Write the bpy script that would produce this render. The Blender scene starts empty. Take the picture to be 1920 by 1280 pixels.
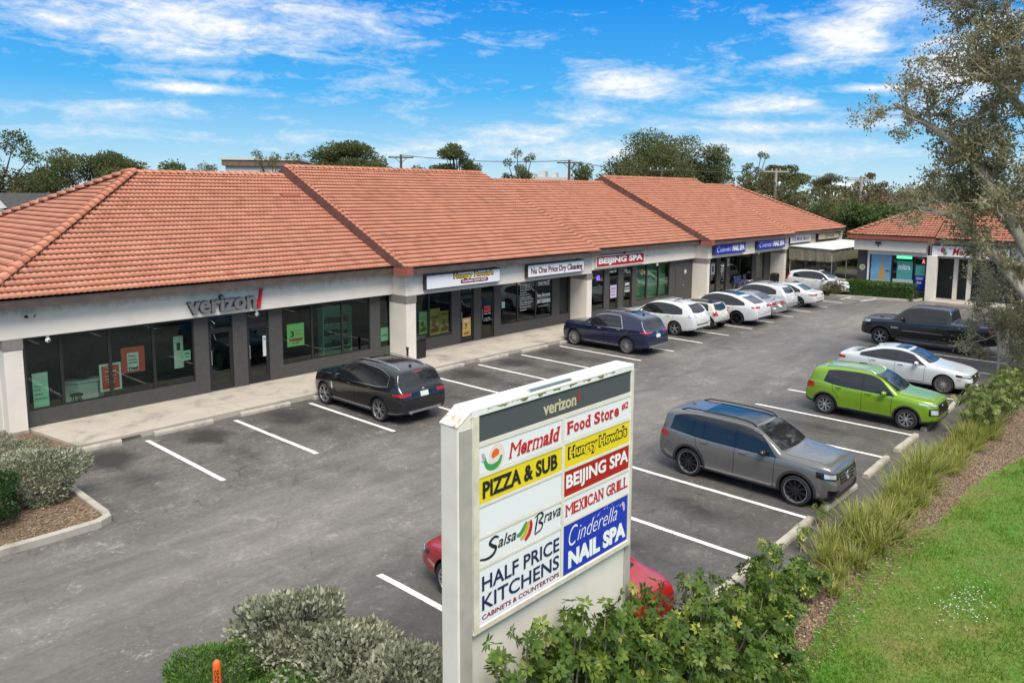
import bpy, bmesh, math, random
import numpy as np
from mathutils import Vector, Matrix
from mathutils.bvhtree import BVHTree
PI = math.pi
rad = math.radians
SC = bpy.context.scene
COL = SC.collection
RNG = np.random.default_rng(7)
random.seed(7)

# ------------------------------------------------------------------ materials
def nodes_of(name):
    m = bpy.data.materials.new(name); m.use_nodes = True
    nt = m.node_tree
    return m, nt, nt.nodes, nt.links, nt.nodes['Principled BSDF']

def N(nt, kind, **kw):
    n = nt.nodes.new(kind)
    for k, v in kw.items():
        if k.startswith('i_'):
            n.inputs[k[2:]].default_value = v
        else:
            setattr(n, k, v)
    return n

def ramp(nt, fac, stops):
    r = nt.nodes.new('ShaderNodeValToRGB')
    el = r.color_ramp.elements
    while len(el) < len(stops): el.new(0.5)
    for e, (p, c) in zip(el, stops):
        e.position = p; e.color = (*c, 1) if len(c) == 3 else c
    nt.links.new(fac, r.inputs['Fac'])
    return r.outputs['Color']

def mixc(nt, fac, a, b, mode='MIX'):
    n = nt.nodes.new('ShaderNodeMix'); n.data_type = 'RGBA'; n.blend_type = mode
    if isinstance(fac, float): n.inputs[0].default_value = fac
    else: nt.links.new(fac, n.inputs[0])
    for s, v in ((6, a), (7, b)):
        if isinstance(v, tuple): n.inputs[s].default_value = (*v, 1) if len(v) == 3 else v
        else: nt.links.new(v, n.inputs[s])
    return n.outputs[2]

def mth(nt, op, a, b=None, c=None):
    n = nt.nodes.new('ShaderNodeMath'); n.operation = op
    for i, v in enumerate((a, b, c)):
        if v is None: continue
        if isinstance(v, (int, float)): n.inputs[i].default_value = v
        else: nt.links.new(v, n.inputs[i])
    return n.outputs[0]

def coord(nt, kind='Object', scale=None):
    t = nt.nodes.new('ShaderNodeTexCoord').outputs[kind]
    if scale:
        m = nt.nodes.new('ShaderNodeMapping'); m.inputs['Scale'].default_value = scale
        nt.links.new(t, m.inputs['Vector']); return m.outputs['Vector']
    return t

def noise(nt, vec, scale, detail=4, rough=.55, dist=0.):
    n = nt.nodes.new('ShaderNodeTexNoise'); n.inputs['Scale'].default_value = scale
    n.inputs['Detail'].default_value = detail; n.inputs['Roughness'].default_value = rough
    n.inputs['Distortion'].default_value = dist
    if vec is not None: nt.links.new(vec, n.inputs['Vector'])
    return n.outputs['Fac']

def bump(nt, bsdf, h, strength=.3, dist=.02):
    b = nt.nodes.new('ShaderNodeBump'); b.inputs['Strength'].default_value = strength
    b.inputs['Distance'].default_value = dist
    nt.links.new(h, b.inputs['Height']); nt.links.new(b.outputs[0], bsdf.inputs['Normal'])

def attr(nt, name='v'):
    return nt.nodes.new('ShaderNodeAttribute'), name

def attr_fac(nt, name='v'):
    a = nt.nodes.new('ShaderNodeAttribute'); a.attribute_name = name
    return a.outputs['Fac']

def flat(name, col, rough=.6, metal=0., var=.0, vscale=6., bumpy=0., bscale=60., coat=0., spec=.5):
    m, nt, nd, lk, b = nodes_of(name)
    b.inputs['Roughness'].default_value = rough; b.inputs['Metallic'].default_value = metal
    b.inputs['Coat Weight'].default_value = coat; b.inputs['Coat Roughness'].default_value = .04
    b.inputs['Specular IOR Level'].default_value = spec
    if var:
        f = noise(nt, coord(nt), vscale, 5)
        lo = tuple(c * (1 - var) for c in col); hi = tuple(min(1, c * (1 + var)) for c in col)
        lk.new(ramp(nt, f, [(.3, lo), (.7, hi)]), b.inputs['Base Color'])
    else:
        b.inputs['Base Color'].default_value = (*col, 1)
    if bumpy:
        bump(nt, b, noise(nt, coord(nt), bscale, 3), bumpy, .01)
    return m

# ------------------------------------------------------------------ mesh builder
class MB:
    def __init__(s): s.v = []; s.f = []; s.m = []
    def add(s, vs, fs, mi=0):
        o = len(s.v); s.v += [tuple(map(float, p)) for p in vs]
        s.f += [tuple(i + o for i in f) for f in fs]; s.m += [mi] * len(fs); return s
    def box(s, a, b, mi=0):
        (x0, y0, z0), (x1, y1, z1) = a, b
        x0, x1 = sorted((x0, x1)); y0, y1 = sorted((y0, y1)); z0, z1 = sorted((z0, z1))
        v = [(x0, y0, z0), (x1, y0, z0), (x1, y1, z0), (x0, y1, z0), (x0, y0, z1), (x1, y0, z1), (x1, y1, z1), (x0, y1, z1)]
        return s.add(v, [(0, 3, 2, 1), (4, 5, 6, 7), (0, 1, 5, 4), (1, 2, 6, 5), (2, 3, 7, 6), (3, 0, 4, 7)], mi)
    def hexa(s, bot, top, mi=0):
        n = len(bot)
        return s.add(list(bot) + list(top), [tuple(range(n))[::-1], tuple(range(n, 2 * n))] +
                     [(i, (i + 1) % n, n + (i + 1) % n, n + i) for i in range(n)], mi)
    def grid(s, P, mi=0, flip=False):
        P = np.asarray(P, float); a, b = P.shape[:2]
        fs = []
        for i in range(a - 1):
            for j in range(b - 1):
                q = (i * b + j, i * b + j + 1, (i + 1) * b + j + 1, (i + 1) * b + j)
                fs.append(q[::-1] if flip else q)
        return s.add(P.reshape(-1, 3), fs, mi)
    def tube(s, pts, r, seg=8, mi=0, cap=True):
        pts = [Vector(p) for p in pts]
        if isinstance(r, (int, float)): r = [r] * len(pts)
        rings = []
        ref = Vector((0, 0, 1))
        for i, p in enumerate(pts):
            t = (pts[min(i + 1, len(pts) - 1)] - pts[max(i - 1, 0)]).normalized()
            if abs(t.dot(ref)) > .95: ref2 = Vector((1, 0, 0))
            else: ref2 = ref
            a = t.cross(ref2).normalized(); b = t.cross(a)
            rings.append([p + (a * math.cos(2 * PI * k / seg) + b * math.sin(2 * PI * k / seg)) * r[i] for k in range(seg)])
        v = [q for ring in rings for q in ring]; fs = []
        for i in range(len(pts) - 1):
            for k in range(seg):
                k2 = (k + 1) % seg
                fs.append((i * seg + k, i * seg + k2, (i + 1) * seg + k2, (i + 1) * seg + k))
        if cap: fs += [tuple(range(seg))[::-1], tuple(range((len(pts) - 1) * seg, len(pts) * seg))]
        return s.add(v, fs, mi)
    def lathe(s, prof, c=(0, 0, 0), axis='z', seg=24, mi=0, closed=False):
        v = []; n = len(prof)
        for k in range(seg):
            a = 2 * PI * k / seg
            for (r, h) in prof:
                x, y = r * math.cos(a), r * math.sin(a)
                p = (x, y, h) if axis == 'z' else ((x, h, y) if axis == 'y' else (h, x, y))
                v.append((p[0] + c[0], p[1] + c[1], p[2] + c[2]))
        fs = []
        for k in range(seg):
            k2 = (k + 1) % seg
            for i in range(n - 1 if not closed else n):
                j = (i + 1) % n
                fs.append((k * n + i, k2 * n + i, k2 * n + j, k * n + j))
        return s.add(v, fs, mi)
    def blob(s, c, r, seg=12, rings=8, mi=0):
        v = []; 
        for i in range(rings + 1):
            t = PI * i / rings
            for k in range(seg):
                a = 2 * PI * k / seg
                v.append((c[0] + r[0] * math.sin(t) * math.cos(a), c[1] + r[1] * math.sin(t) * math.sin(a), c[2] + r[2] * math.cos(t)))
        fs = [(i * seg + k, (i + 1) * seg + k, (i + 1) * seg + (k + 1) % seg, i * seg + (k + 1) % seg) for i in range(rings) for k in range(seg)]
        return s.add(v, fs, mi)
    def build(s, name, mats, parent=None, smooth=None, recalc=True, bevel=0.):
        me = bpy.data.meshes.new(name); me.from_pydata(s.v, [], s.f)
        if not isinstance(mats, (list, tuple)): mats = [mats]
        for m in mats: me.materials.append(m)
        if len(mats) > 1: me.polygons.foreach_set('material_index', s.m)
        if recalc or bevel:
            bm = bmesh.new(); bm.from_mesh(me)
            bmesh.ops.remove_doubles(bm, verts=bm.verts, dist=1e-5)
            if bevel:
                ed = [e for e in bm.edges if len(e.link_faces) == 2 and e.calc_face_angle(0) > .6]
                bmesh.ops.bevel(bm, geom=ed, offset=bevel, segments=2, affect='EDGES', profile=.5)
            bmesh.ops.recalc_face_normals(bm, faces=bm.faces)
            bm.to_mesh(me); bm.free()
        if smooth is not None: shade(me, smooth)
        o = bpy.data.objects.new(name, me); COL.objects.link(o)
        if parent is not None: o.parent = parent
        return o

def shade(me, deg=35):
    me.polygons.foreach_set('use_smooth', [True] * len(me.polygons))
    if deg < 179: me.set_sharp_from_angle(angle=rad(deg))

def np_mesh(name, V, F, mats, parent=None, v=None, smooth=False, dom='POINT', mi=None):
    """V (n,3), F (m,k) all the same k"""
    V = np.asarray(V, np.float32); F = np.asarray(F, np.int32)
    me = bpy.data.meshes.new(name)
    me.vertices.add(len(V)); me.vertices.foreach_set('co', V.ravel())
    k = F.shape[1]
    me.loops.add(F.size); me.loops.foreach_set('vertex_index', F.ravel())
    me.polygons.add(len(F)); me.polygons.foreach_set('loop_start', np.arange(0, F.size, k, dtype=np.int32))
    try: me.polygons.foreach_set('loop_total', np.full(len(F), k, np.int32))
    except Exception: pass
    if not isinstance(mats, (list, tuple)): mats = [mats]
    for m in mats: me.materials.append(m)
    if mi is not None: me.polygons.foreach_set('material_index', np.asarray(mi, np.int32))
    if smooth: me.polygons.foreach_set('use_smooth', np.ones(len(F), bool))
    me.update(calc_edges=True)
    if v is not None:
        a = me.attributes.new('v', 'FLOAT', dom); a.data.foreach_set('value', np.asarray(v, np.float32))
    o = bpy.data.objects.new(name, me); COL.objects.link(o)
    if parent is not None: o.parent = parent
    return o

def tag(o, label=None, cat=None, group=None, kind=None):
    if label: o['label'] = label
    if cat: o['category'] = cat
    if group: o['group'] = group
    if kind: o['kind'] = kind
    return o

def thing(name, label, cat, loc=(0, 0, 0), rz=0, group=None):
    o = bpy.data.objects.new(name, None); COL.objects.link(o)
    o.empty_display_size = .2
    o.location = loc; o.rotation_euler = (0, 0, rz)
    return tag(o, label, cat, group)

def dup(o, parent=None):
    c = o.copy(); COL.objects.link(c)
    if parent is not None: c.parent = parent
    for ch in list(o.children): dup(ch, c)
    return c

def structure(o): o['kind'] = 'structure'; return o

# ------------------------------------------------------------------ lettering
def text_data(s, bold=0., shear=0., ext=.0, spacing=1.0, res=3):
    cu = bpy.data.curves.new('lettering', 'FONT'); cu.body = s
    cu.offset = bold; cu.shear = shear; cu.extrude = ext; cu.resolution_u = res
    cu.space_character = spacing; cu.size = 1.0
    o = bpy.data.objects.new('lettering', cu); COL.objects.link(o)
    bpy.context.view_layer.update()
    me = bpy.data.meshes.new_from_object(o.evaluated_get(bpy.context.evaluated_depsgraph_get()))
    bpy.data.objects.remove(o); bpy.data.curves.remove(cu)
    return me

def lettering(s, x0, x1, z0, z1, y, mat, parent=None, bold=0., shear=0., ext=0., rot=0., spacing=1., name='lettering', axis='y', keep=False):
    """letters stretched into the box x0..x1, z0..z1, standing in the plane at y and facing -Y (or -X when axis is 'x')"""
    me = text_data(s, bold, shear, 0.0, spacing)
    n = len(me.vertices); co = np.empty(n * 3, np.float32); me.vertices.foreach_get('co', co); co = co.reshape(-1, 3)
    lo, hi = co.min(0), co.max(0)
    u = (co[:, 0] - lo[0]) / max(hi[0] - lo[0], 1e-6); w = (co[:, 1] - lo[1]) / max(hi[1] - lo[1], 1e-6)
    X = x0 + u * (x1 - x0); Z = z0 + w * (z1 - z0)
    if rot:
        cx, cz = (x0 + x1) / 2, (z0 + z1) / 2; c, sn = math.cos(rot), math.sin(rot)
        X, Z = cx + (X - cx) * c - (Z - cz) * sn, cz + (X - cx) * sn + (Z - cz) * c
    if axis == 'y': out = np.stack([X, np.full(n, y), Z], 1)
    else: out = np.stack([np.full(n, y), -X, Z], 1)
    me.vertices.foreach_set('co', out.astype(np.float32).ravel()); me.update()
    me.materials.clear(); me.materials.append(mat); me.polygons.foreach_set('use_smooth', [False] * len(me.polygons))
    if ext:
        bm = bmesh.new(); bm.from_mesh(me)
        r = bmesh.ops.extrude_face_region(bm, geom=list(bm.faces))
        d = Vector((0, -ext, 0)) if axis == 'y' else Vector((-ext, 0, 0))
        bmesh.ops.translate(bm, verts=[g for g in r['geom'] if isinstance(g, bmesh.types.BMVert)], vec=d)
        bmesh.ops.recalc_face_normals(bm, faces=bm.faces)
        for q in bm.faces: q.smooth = False
        bm.to_mesh(me); bm.free()
    o = bpy.data.objects.new(name, me); COL.objects.link(o)
    if parent is not None: o.parent = parent
    return o

def poly_xz(pts, y, ext, mat, name, parent=None):
    """a flat outline in the x-z plane at y, ext thick towards -Y"""
    mb = MB(); mb.hexa([(x, y, z) for x, z in pts], [(x, y - ext, z) for x, z in pts])
    return mb.build(name, mat, parent)

def stroke_xz(pts, w, y, ext, mat, name, parent=None, taper=True):
    """a brush stroke along pts in the x-z plane"""
    P = np.array(pts, float)
    # catmull-rom
    Q = []
    for i in range(len(P) - 1):
        p0, p1, p2, p3 = P[max(i - 1, 0)], P[i], P[i + 1], P[min(i + 2, len(P) - 1)]
        for t in np.linspace(0, 1, 7)[:-1]:
            Q.append(.5 * (2 * p1 + (p2 - p0) * t + (2 * p0 - 5 * p1 + 4 * p2 - p3) * t * t + (3 * p1 - p0 - 3 * p2 + p3) * t ** 3))
    Q.append(P[-1]); Q = np.array(Q)
    T = np.gradient(Q, axis=0); T /= np.linalg.norm(T, axis=1)[:, None] + 1e-9
    Nn = np.stack([-T[:, 1], T[:, 0]], 1)
    k = np.linspace(0, 1, len(Q)); ww = w * (.45 + .55 * np.sin(PI * k)) if taper else np.full(len(Q), w)
    A, B = Q + Nn * ww[:, None] / 2, Q - Nn * ww[:, None] / 2
    mb = MB(); n = len(Q)
    mb.add([(a[0], y - ext, a[1]) for a in A] + [(b[0], y - ext, b[1]) for b in B], [(i, i + 1, n + i + 1, n + i) for i in range(n - 1)])
    if parent is None and name is None: return mb
    return mb.build(name, mat, parent, recalc=False)

# ------------------------------------------------------------------ leaves
def leaf_quads(P, D, U, L, W, fold=.0):
    """rhombus leaves: base P, pointing D, side axis from U; returns V (4n,3), F (n,4)"""
    n = len(P)
    D = D / (np.linalg.norm(D, axis=1)[:, None] + 1e-9)
    S = np.cross(D, U); S /= np.linalg.norm(S, axis=1)[:, None] + 1e-9
    L = np.broadcast_to(L, n)[:, None]; W = np.broadcast_to(W, n)[:, None]
    Nn = np.cross(S, D)
    V = np.stack([P, P + D * L * .5 + S * W * .5 + Nn * fold * W, P + D * L, P + D * L * .5 - S * W * .5 + Nn * fold * W], 1).reshape(-1, 3)
    F = np.arange(4 * n).reshape(-1, 4)
    return V, F

def rand_dirs(n, rng=RNG):
    a = rng.normal(size=(n, 3)); return a / np.linalg.norm(a, axis=1)[:, None]
# ------------------------------------------------------------------ the materials of the place
def m_asphalt():
    m, nt, nd, lk, b = nodes_of('worn_asphalt')
    c = coord(nt)
    big = noise(nt, c, .16, 4, .6, .4); mid = noise(nt, c, .9, 6, .65, .8); fine = noise(nt, c, 60, 3, .7)
    stretch = noise(nt, coord(nt, 'Object', (.25, 1.3, 1)), 1.3, 6, .65, .5)
    f = mth(nt, 'ADD', mth(nt, 'MULTIPLY', big, .5), mth(nt, 'ADD', mth(nt, 'MULTIPLY', mid, .3), mth(nt, 'MULTIPLY', stretch, .25)))
    base = ramp(nt, f, [(.32, (.040, .037, .034)), (.44, (.068, .063, .058)), (.54, (.105, .098, .090)), (.66, (.17, .158, .144)), (.8, (.28, .262, .24))])
    gr = ramp(nt, fine, [(.25, (.62, .62, .62)), (.5, (1, 1, 1)), (.78, (1.5, 1.47, 1.42))])
    base = mixc(nt, .65, base, gr, 'MULTIPLY')
    grain = noise(nt, c, 9, 9, .82, .3)
    base = mixc(nt, 1., base, ramp(nt, grain, [(.3, (.50, .50, .51)), (.48, (.95, .95, .95)), (.56, (1.15, 1.14, 1.12)), (.7, (2.0, 1.95, 1.85))]), 'MULTIPLY')
    # pale scuffs and bits
    sc = noise(nt, c, 4.5, 8, .75, 1.5)
    base = mixc(nt, ramp(nt, mth(nt, 'MULTIPLY', sc, mth(nt, 'ADD', mid, .55)), [(.60, (0, 0, 0)), (.76, (.75, .75, .75))]), base, (.34, .32, .30))
    vg = nt.nodes.new('ShaderNodeTexVoronoi'); vg.inputs['Scale'].default_value = 2.6; lk.new(c, vg.inputs['Vector'])
    base = mixc(nt, ramp(nt, vg.outputs['Distance'], [(.0, (.8, .8, .8)), (.035, (.7, .7, .7)), (.05, (0, 0, 0))]), base, (.42, .40, .37))
    vd = nt.nodes.new('ShaderNodeTexVoronoi'); vd.inputs['Scale'].default_value = .9; lk.new(c, vd.inputs['Vector'])
    base = mixc(nt, ramp(nt, mth(nt, 'ADD', vd.outputs['Distance'], mth(nt, 'MULTIPLY', mid, .12)), [(.07, (.8, .8, .8)), (.13, (0, 0, 0))]), base, (.03, .027, .025))
    # cracks
    vw = nt.nodes.new('ShaderNodeTexVoronoi'); vw.feature = 'DISTANCE_TO_EDGE'; vw.inputs['Scale'].default_value = .21
    wob = N(nt, 'ShaderNodeVectorMath', operation='ADD')
    nz = nt.nodes.new('ShaderNodeTexNoise'); nz.inputs['Scale'].default_value = 1.1; nz.inputs['Detail'].default_value = 7
    lk.new(c, nz.inputs['Vector'])
    sv = N(nt, 'ShaderNodeVectorMath', operation='SCALE'); sv.inputs['Scale'].default_value = 1.5
    lk.new(nz.outputs['Color'], sv.inputs[0]); lk.new(c, wob.inputs[0]); lk.new(sv.outputs[0], wob.inputs[1]); lk.new(wob.outputs[0], vw.inputs['Vector'])
    ck = ramp(nt, mth(nt, 'ADD', vw.outputs['Distance'], mth(nt, 'MULTIPLY', mth(nt, 'SUBTRACT', mid, .47), .035)), [(.0, (1, 1, 1)), (.0045, (0, 0, 0))])
    base = mixc(nt, mth(nt, 'MULTIPLY', ck, .8), base, (.035, .033, .03))
    # oil stains where cars stand, along the shops
    sp = N(nt, 'ShaderNodeSeparateXYZ'); lk.new(c, sp.inputs[0])
    def stall_oil(base, yc, half, x0, lo, hi):
        yd = mth(nt, 'ABSOLUTE', mth(nt, 'SUBTRACT', sp.outputs['Y'], yc))
        band = mth(nt, 'SUBTRACT', 1., mth(nt, 'MINIMUM', mth(nt, 'DIVIDE', yd, half), 1.))
        xs = mth(nt, 'FRACT', mth(nt, 'DIVIDE', mth(nt, 'SUBTRACT', sp.outputs['X'], x0), 2.658))
        xb = mth(nt, 'SUBTRACT', 1., mth(nt, 'MINIMUM', mth(nt, 'MULTIPLY', mth(nt, 'ABSOLUTE', mth(nt, 'SUBTRACT', xs, .5)), 2.5), 1.))
        oil = mth(nt, 'MULTIPLY', mth(nt, 'MULTIPLY', band, xb), noise(nt, c, 1.6, 6, .72, 1.4))
        return mixc(nt, ramp(nt, oil, [(lo, (0, 0, 0)), (hi, (.88, .88, .88))]), base, (.026, .023, .021))
    bays = mth(nt, 'MAXIMUM', mth(nt, 'SUBTRACT', 1., mth(nt, 'MINIMUM', mth(nt, 'POWER', mth(nt, 'DIVIDE', mth(nt, 'ABSOLUTE', mth(nt, 'SUBTRACT', sp.outputs['Y'], 8.3)), 3.4), 6.), 1.)), mth(nt, 'MULTIPLY', mth(nt, 'SUBTRACT', 1., mth(nt, 'MINIMUM', mth(nt, 'POWER', mth(nt, 'DIVIDE', mth(nt, 'ABSOLUTE', mth(nt, 'SUBTRACT', sp.outputs['Y'], 20.6)), 3.0), 6.), 1.)), .45))
    base = mixc(nt, mth(nt, 'MULTIPLY', bays, mth(nt, 'ADD', .30, mth(nt, 'MULTIPLY', mid, .35))), base, (.058, .054, .052))
    base = stall_oil(base, 21.6, 1.5, 8.69, .10, .30); base = stall_oil(base, 8.6, 3.0, 24.45, .16, .5); base = stall_oil(base, 19.6, 2.6, 8.69, .2, .6)
    # worn wheel paths along the aisle
    aisle = mth(nt, 'SUBTRACT', 1., mth(nt, 'MINIMUM', mth(nt, 'DIVIDE', mth(nt, 'ABSOLUTE', mth(nt, 'SUBTRACT', sp.outputs['Y'], 14.2)), 4.5), 1.))
    base = mixc(nt, mth(nt, 'MULTIPLY', mth(nt, 'MULTIPLY', aisle, stretch), .75), base, (.25, .232, .212))
    lk.new(base, b.inputs['Base Color']); b.inputs['Roughness'].default_value = .62; b.inputs['Specular IOR Level'].default_value = .5
    bump(nt, b, mth(nt, 'ADD', fine, mth(nt, 'MULTIPLY', mid, 1.5)), .35, .012)
    return m

def m_concrete(name, col=(.36, .33, .29), stain=.5):
    m, nt, nd, lk, b = nodes_of(name)
    c = coord(nt)
    f = noise(nt, c, 1.1, 6, .65, .5); g = noise(nt, c, 45, 3, .6)
    dk = tuple(x * (1 - stain) for x in col)
    base = ramp(nt, f, [(.28, dk), (.48, col), (.75, tuple(min(1, x * 1.18) for x in col))])
    base = mixc(nt, .35, base, ramp(nt, g, [(.3, (.65, .65, .65)), (.7, (1.15, 1.15, 1.15))]), 'MULTIPLY')
    lk.new(base, b.inputs['Base Color']); b.inputs['Roughness'].default_value = .9
    bump(nt, b, g, .25, .006)
    return m

def m_stucco(name, col, grime=True):
    m, nt, nd, lk, b = nodes_of(name)
    c = coord(nt)
    f = noise(nt, c, 1.3, 5, .6)
    base = ramp(nt, f, [(.3, tuple(x * .9 for x in col)), (.65, col)])
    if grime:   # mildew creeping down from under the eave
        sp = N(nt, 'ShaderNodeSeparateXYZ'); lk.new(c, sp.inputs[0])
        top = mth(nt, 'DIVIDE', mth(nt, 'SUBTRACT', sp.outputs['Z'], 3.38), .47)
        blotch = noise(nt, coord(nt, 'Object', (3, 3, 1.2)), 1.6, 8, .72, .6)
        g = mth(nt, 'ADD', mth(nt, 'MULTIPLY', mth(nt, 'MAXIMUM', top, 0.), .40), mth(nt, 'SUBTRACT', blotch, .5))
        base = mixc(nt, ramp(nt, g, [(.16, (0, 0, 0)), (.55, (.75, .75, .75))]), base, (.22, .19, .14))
    lk.new(base, b.inputs['Base Color']); b.inputs['Roughness'].default_value = .85
    bump(nt, b, noise(nt, c, 70, 3, .6), .3, .006)
    return m

def m_tile():
    m, nt, nd, lk, b = nodes_of('terracotta_tile')
    v = attr_fac(nt)
    c = coord(nt)
    base = ramp(nt, v, [(.0, (.42, .162, .098)), (.2, (.48, .190, .116)), (.6, (.51, .206, .127)), (.92, (.535, .226, .142)), (1., (.51, .235, .15))])
    w = noise(nt, c, .5, 4, .6)
    base = mixc(nt, .55, base, ramp(nt, w, [(.3, (.86, .85, .85)), (.7, (1.08, 1.07, 1.06))]), 'MULTIPLY')
    s = noise(nt, coord(nt, 'Object', (6, 2, 2)), 1.5, 6, .7)
    base = mixc(nt, ramp(nt, s, [(.6, (0, 0, 0)), (.8, (.5, .5, .5))]), base, (.30, .15, .09))
    lk.new(base, b.inputs['Base Color']); b.inputs['Roughness'].default_value = .78
    bump(nt, b, noise(nt, c, 25, 3), .15, .01)
    return m

def m_leaf(name, stops, rough=.55, trans=.25):
    m, nt, nd, lk, b = nodes_of(name)
    col = ramp(nt, attr_fac(nt), stops)
    lk.new(col, b.inputs['Base Color']); b.inputs['Roughness'].default_value = rough
    b.inputs['Specular IOR Level'].default_value = .35
    t = nd.new('ShaderNodeBsdfTranslucent'); lk.new(col, t.inputs['Color'])
    mx = nd.new('ShaderNodeMixShader'); mx.inputs[0].default_value = trans
    lk.new(b.outputs[0], mx.inputs[1]); lk.new(t.outputs[0], mx.inputs[2])
    lk.new(mx.outputs[0], nd['Material Output'].inputs['Surface'])
    return m

def m_bark(name, a, bcol):
    m, nt, nd, lk, b = nodes_of(name)
    c = coord(nt, 'Object', (5, 5, 1.6))
    f = noise(nt, c, 2.2, 7, .7, .8)
    lk.new(ramp(nt, f, [(.3, a), (.62, bcol)]), b.inputs['Base Color']); b.inputs['Roughness'].default_value = .9
    bump(nt, b, noise(nt, c, 9, 5, .7), .6, .03)
    return m

def m_glass(name, tint=(.35, .42, .38), refl=.08, rough=.01):
    """tinted shop glass: partly clear, partly a mirror, more so at a glance"""
    m, nt, nd, lk, b = nodes_of(name)
    nd.remove(b)
    t = nd.new('ShaderNodeBsdfTransparent'); t.inputs['Color'].default_value = (*tint, 1)
    g = nd.new('ShaderNodeBsdfGlossy'); g.inputs['Roughness'].default_value = rough; g.inputs['Color'].default_value = (.9, .95, .92, 1)
    fr = nd.new('ShaderNodeLayerWeight'); fr.inputs['Blend'].default_value = .5
    mx = nd.new('ShaderNodeMixShader')
    lk.new(mth(nt, 'MINIMUM', mth(nt, 'ADD', mth(nt, 'MULTIPLY', mth(nt, 'POWER', fr.outputs['Facing'], 4.), .8), refl), 1.), mx.inputs[0])
    lk.new(t.outputs[0], mx.inputs[1]); lk.new(g.outputs[0], mx.inputs[2])
    lk.new(mx.outputs[0], nd['Material Output'].inputs['Surface'])
    return m

def m_carglass():
    m, nt, nd, lk, b = nodes_of('tinted_car_glass')
    b.inputs['Base Color'].default_value = (.012, .014, .016, 1); b.inputs['Roughness'].default_value = .03
    b.inputs['Specular IOR Level'].default_value = .6; b.inputs['Coat Weight'].default_value = .3; b.inputs['Coat Roughness'].default_value = .02
    return m

def m_paint(name, col, metal=.0, rough=.3, coat=1.):
    m, nt, nd, lk, b = nodes_of(name)
    c = coord(nt)
    f = noise(nt, c, 1.7, 5, .6); g = noise(nt, c, 400, 2, .5)
    lk.new(ramp(nt, f, [(.3, tuple(x * .93 for x in col)), (.7, col)]), b.inputs['Base Color'])
    b.inputs['Metallic'].default_value = metal
    lk.new(mth(nt, 'ADD', mth(nt, 'MULTIPLY', f, .12), rough - .06), b.inputs['Roughness'])
    b.inputs['Coat Weight'].default_value = coat; b.inputs['Coat Roughness'].default_value = .05
    return m

def m_mulch():
    m, nt, nd, lk, b = nodes_of('bark_mulch')
    c = coord(nt)
    v = nt.nodes.new('ShaderNodeTexVoronoi'); v.inputs['Scale'].default_value = 24; lk.new(coord(nt, 'Object', (1, 1.7, 1)), v.inputs['Vector'])
    sep = nt.nodes.new('ShaderNodeSeparateColor'); lk.new(v.outputs['Color'], sep.inputs[0])
    col = ramp(nt, sep.outputs[0], [(.0, (.055, .035, .022)), (.35, (.14, .09, .055)), (.7, (.23, .16, .10)), (1., (.38, .30, .21))])
    big = noise(nt, c, .8, 5, .6)
    col = mixc(nt, .7, col, ramp(nt, big, [(.3, (.6, .55, .5)), (.7, (1.15, 1.1, 1.05))]), 'MULTIPLY')
    lk.new(col, b.inputs['Base Color']); b.inputs['Roughness'].default_value = .95
    bump(nt, b, v.outputs['Distance'], .8, .04)
    return m

def m_lawn():
    m, nt, nd, lk, b = nodes_of('lawn_turf')
    c = coord(nt)
    f = noise(nt, c, .55, 6, .65, .4); g = noise(nt, c, 14, 5, .7)
    col = ramp(nt, f, [(.32, (.19, .19, .05)), (.46, (.14, .205, .03)), (.6, (.09, .215, .02)), (.75, (.065, .225, .015))])
    col = mixc(nt, .8, col, ramp(nt, g, [(.3, (.45, .45, .4)), (.7, (1.35, 1.3, 1.2))]), 'MULTIPLY')
    lk.new(col, b.inputs['Base Color']); b.inputs['Roughness'].default_value = .9
    bump(nt, b, g, 1., .05)
    return m

def m_ground():
    m, nt, nd, lk, b = nodes_of('far_ground')
    f = noise(nt, coord(nt), .03, 6, .6)
    lk.new(ramp(nt, f, [(.35, (.06, .08, .03)), (.6, (.11, .12, .06)), (.75, (.16, .15, .10))]), b.inputs['Base Color'])
    b.inputs['Roughness'].default_value = .95
    return m

def m_line():
    m, nt, nd, lk, b = nodes_of('worn_line_paint')
    c = coord(nt)
    f = noise(nt, c, 9, 7, .75); w = noise(nt, c, 1.2, 3)
    lk.new(ramp(nt, mth(nt, 'ADD', f, mth(nt, 'MULTIPLY', mth(nt, 'SUBTRACT', w, .5), .3)), [(.30, (.25, .24, .225)), (.42, (.64, .625, .60)), (.6, (.78, .765, .74))]), b.inputs['Base Color'])
    b.inputs['Roughness'].default_value = .8
    return m

def m_rust(name, col):
    m, nt, nd, lk, b = nodes_of(name)
    f = noise(nt, coord(nt), 14, 8, .75, .6)
    lk.new(ramp(nt, f, [(.30, (.06, .025, .015)), (.37, (.40, .15, .06)), (.44, (.66, .50, .40)), (.50, col)]), b.inputs['Base Color'])
    b.inputs['Roughness'].default_value = .8
    return m

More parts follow.
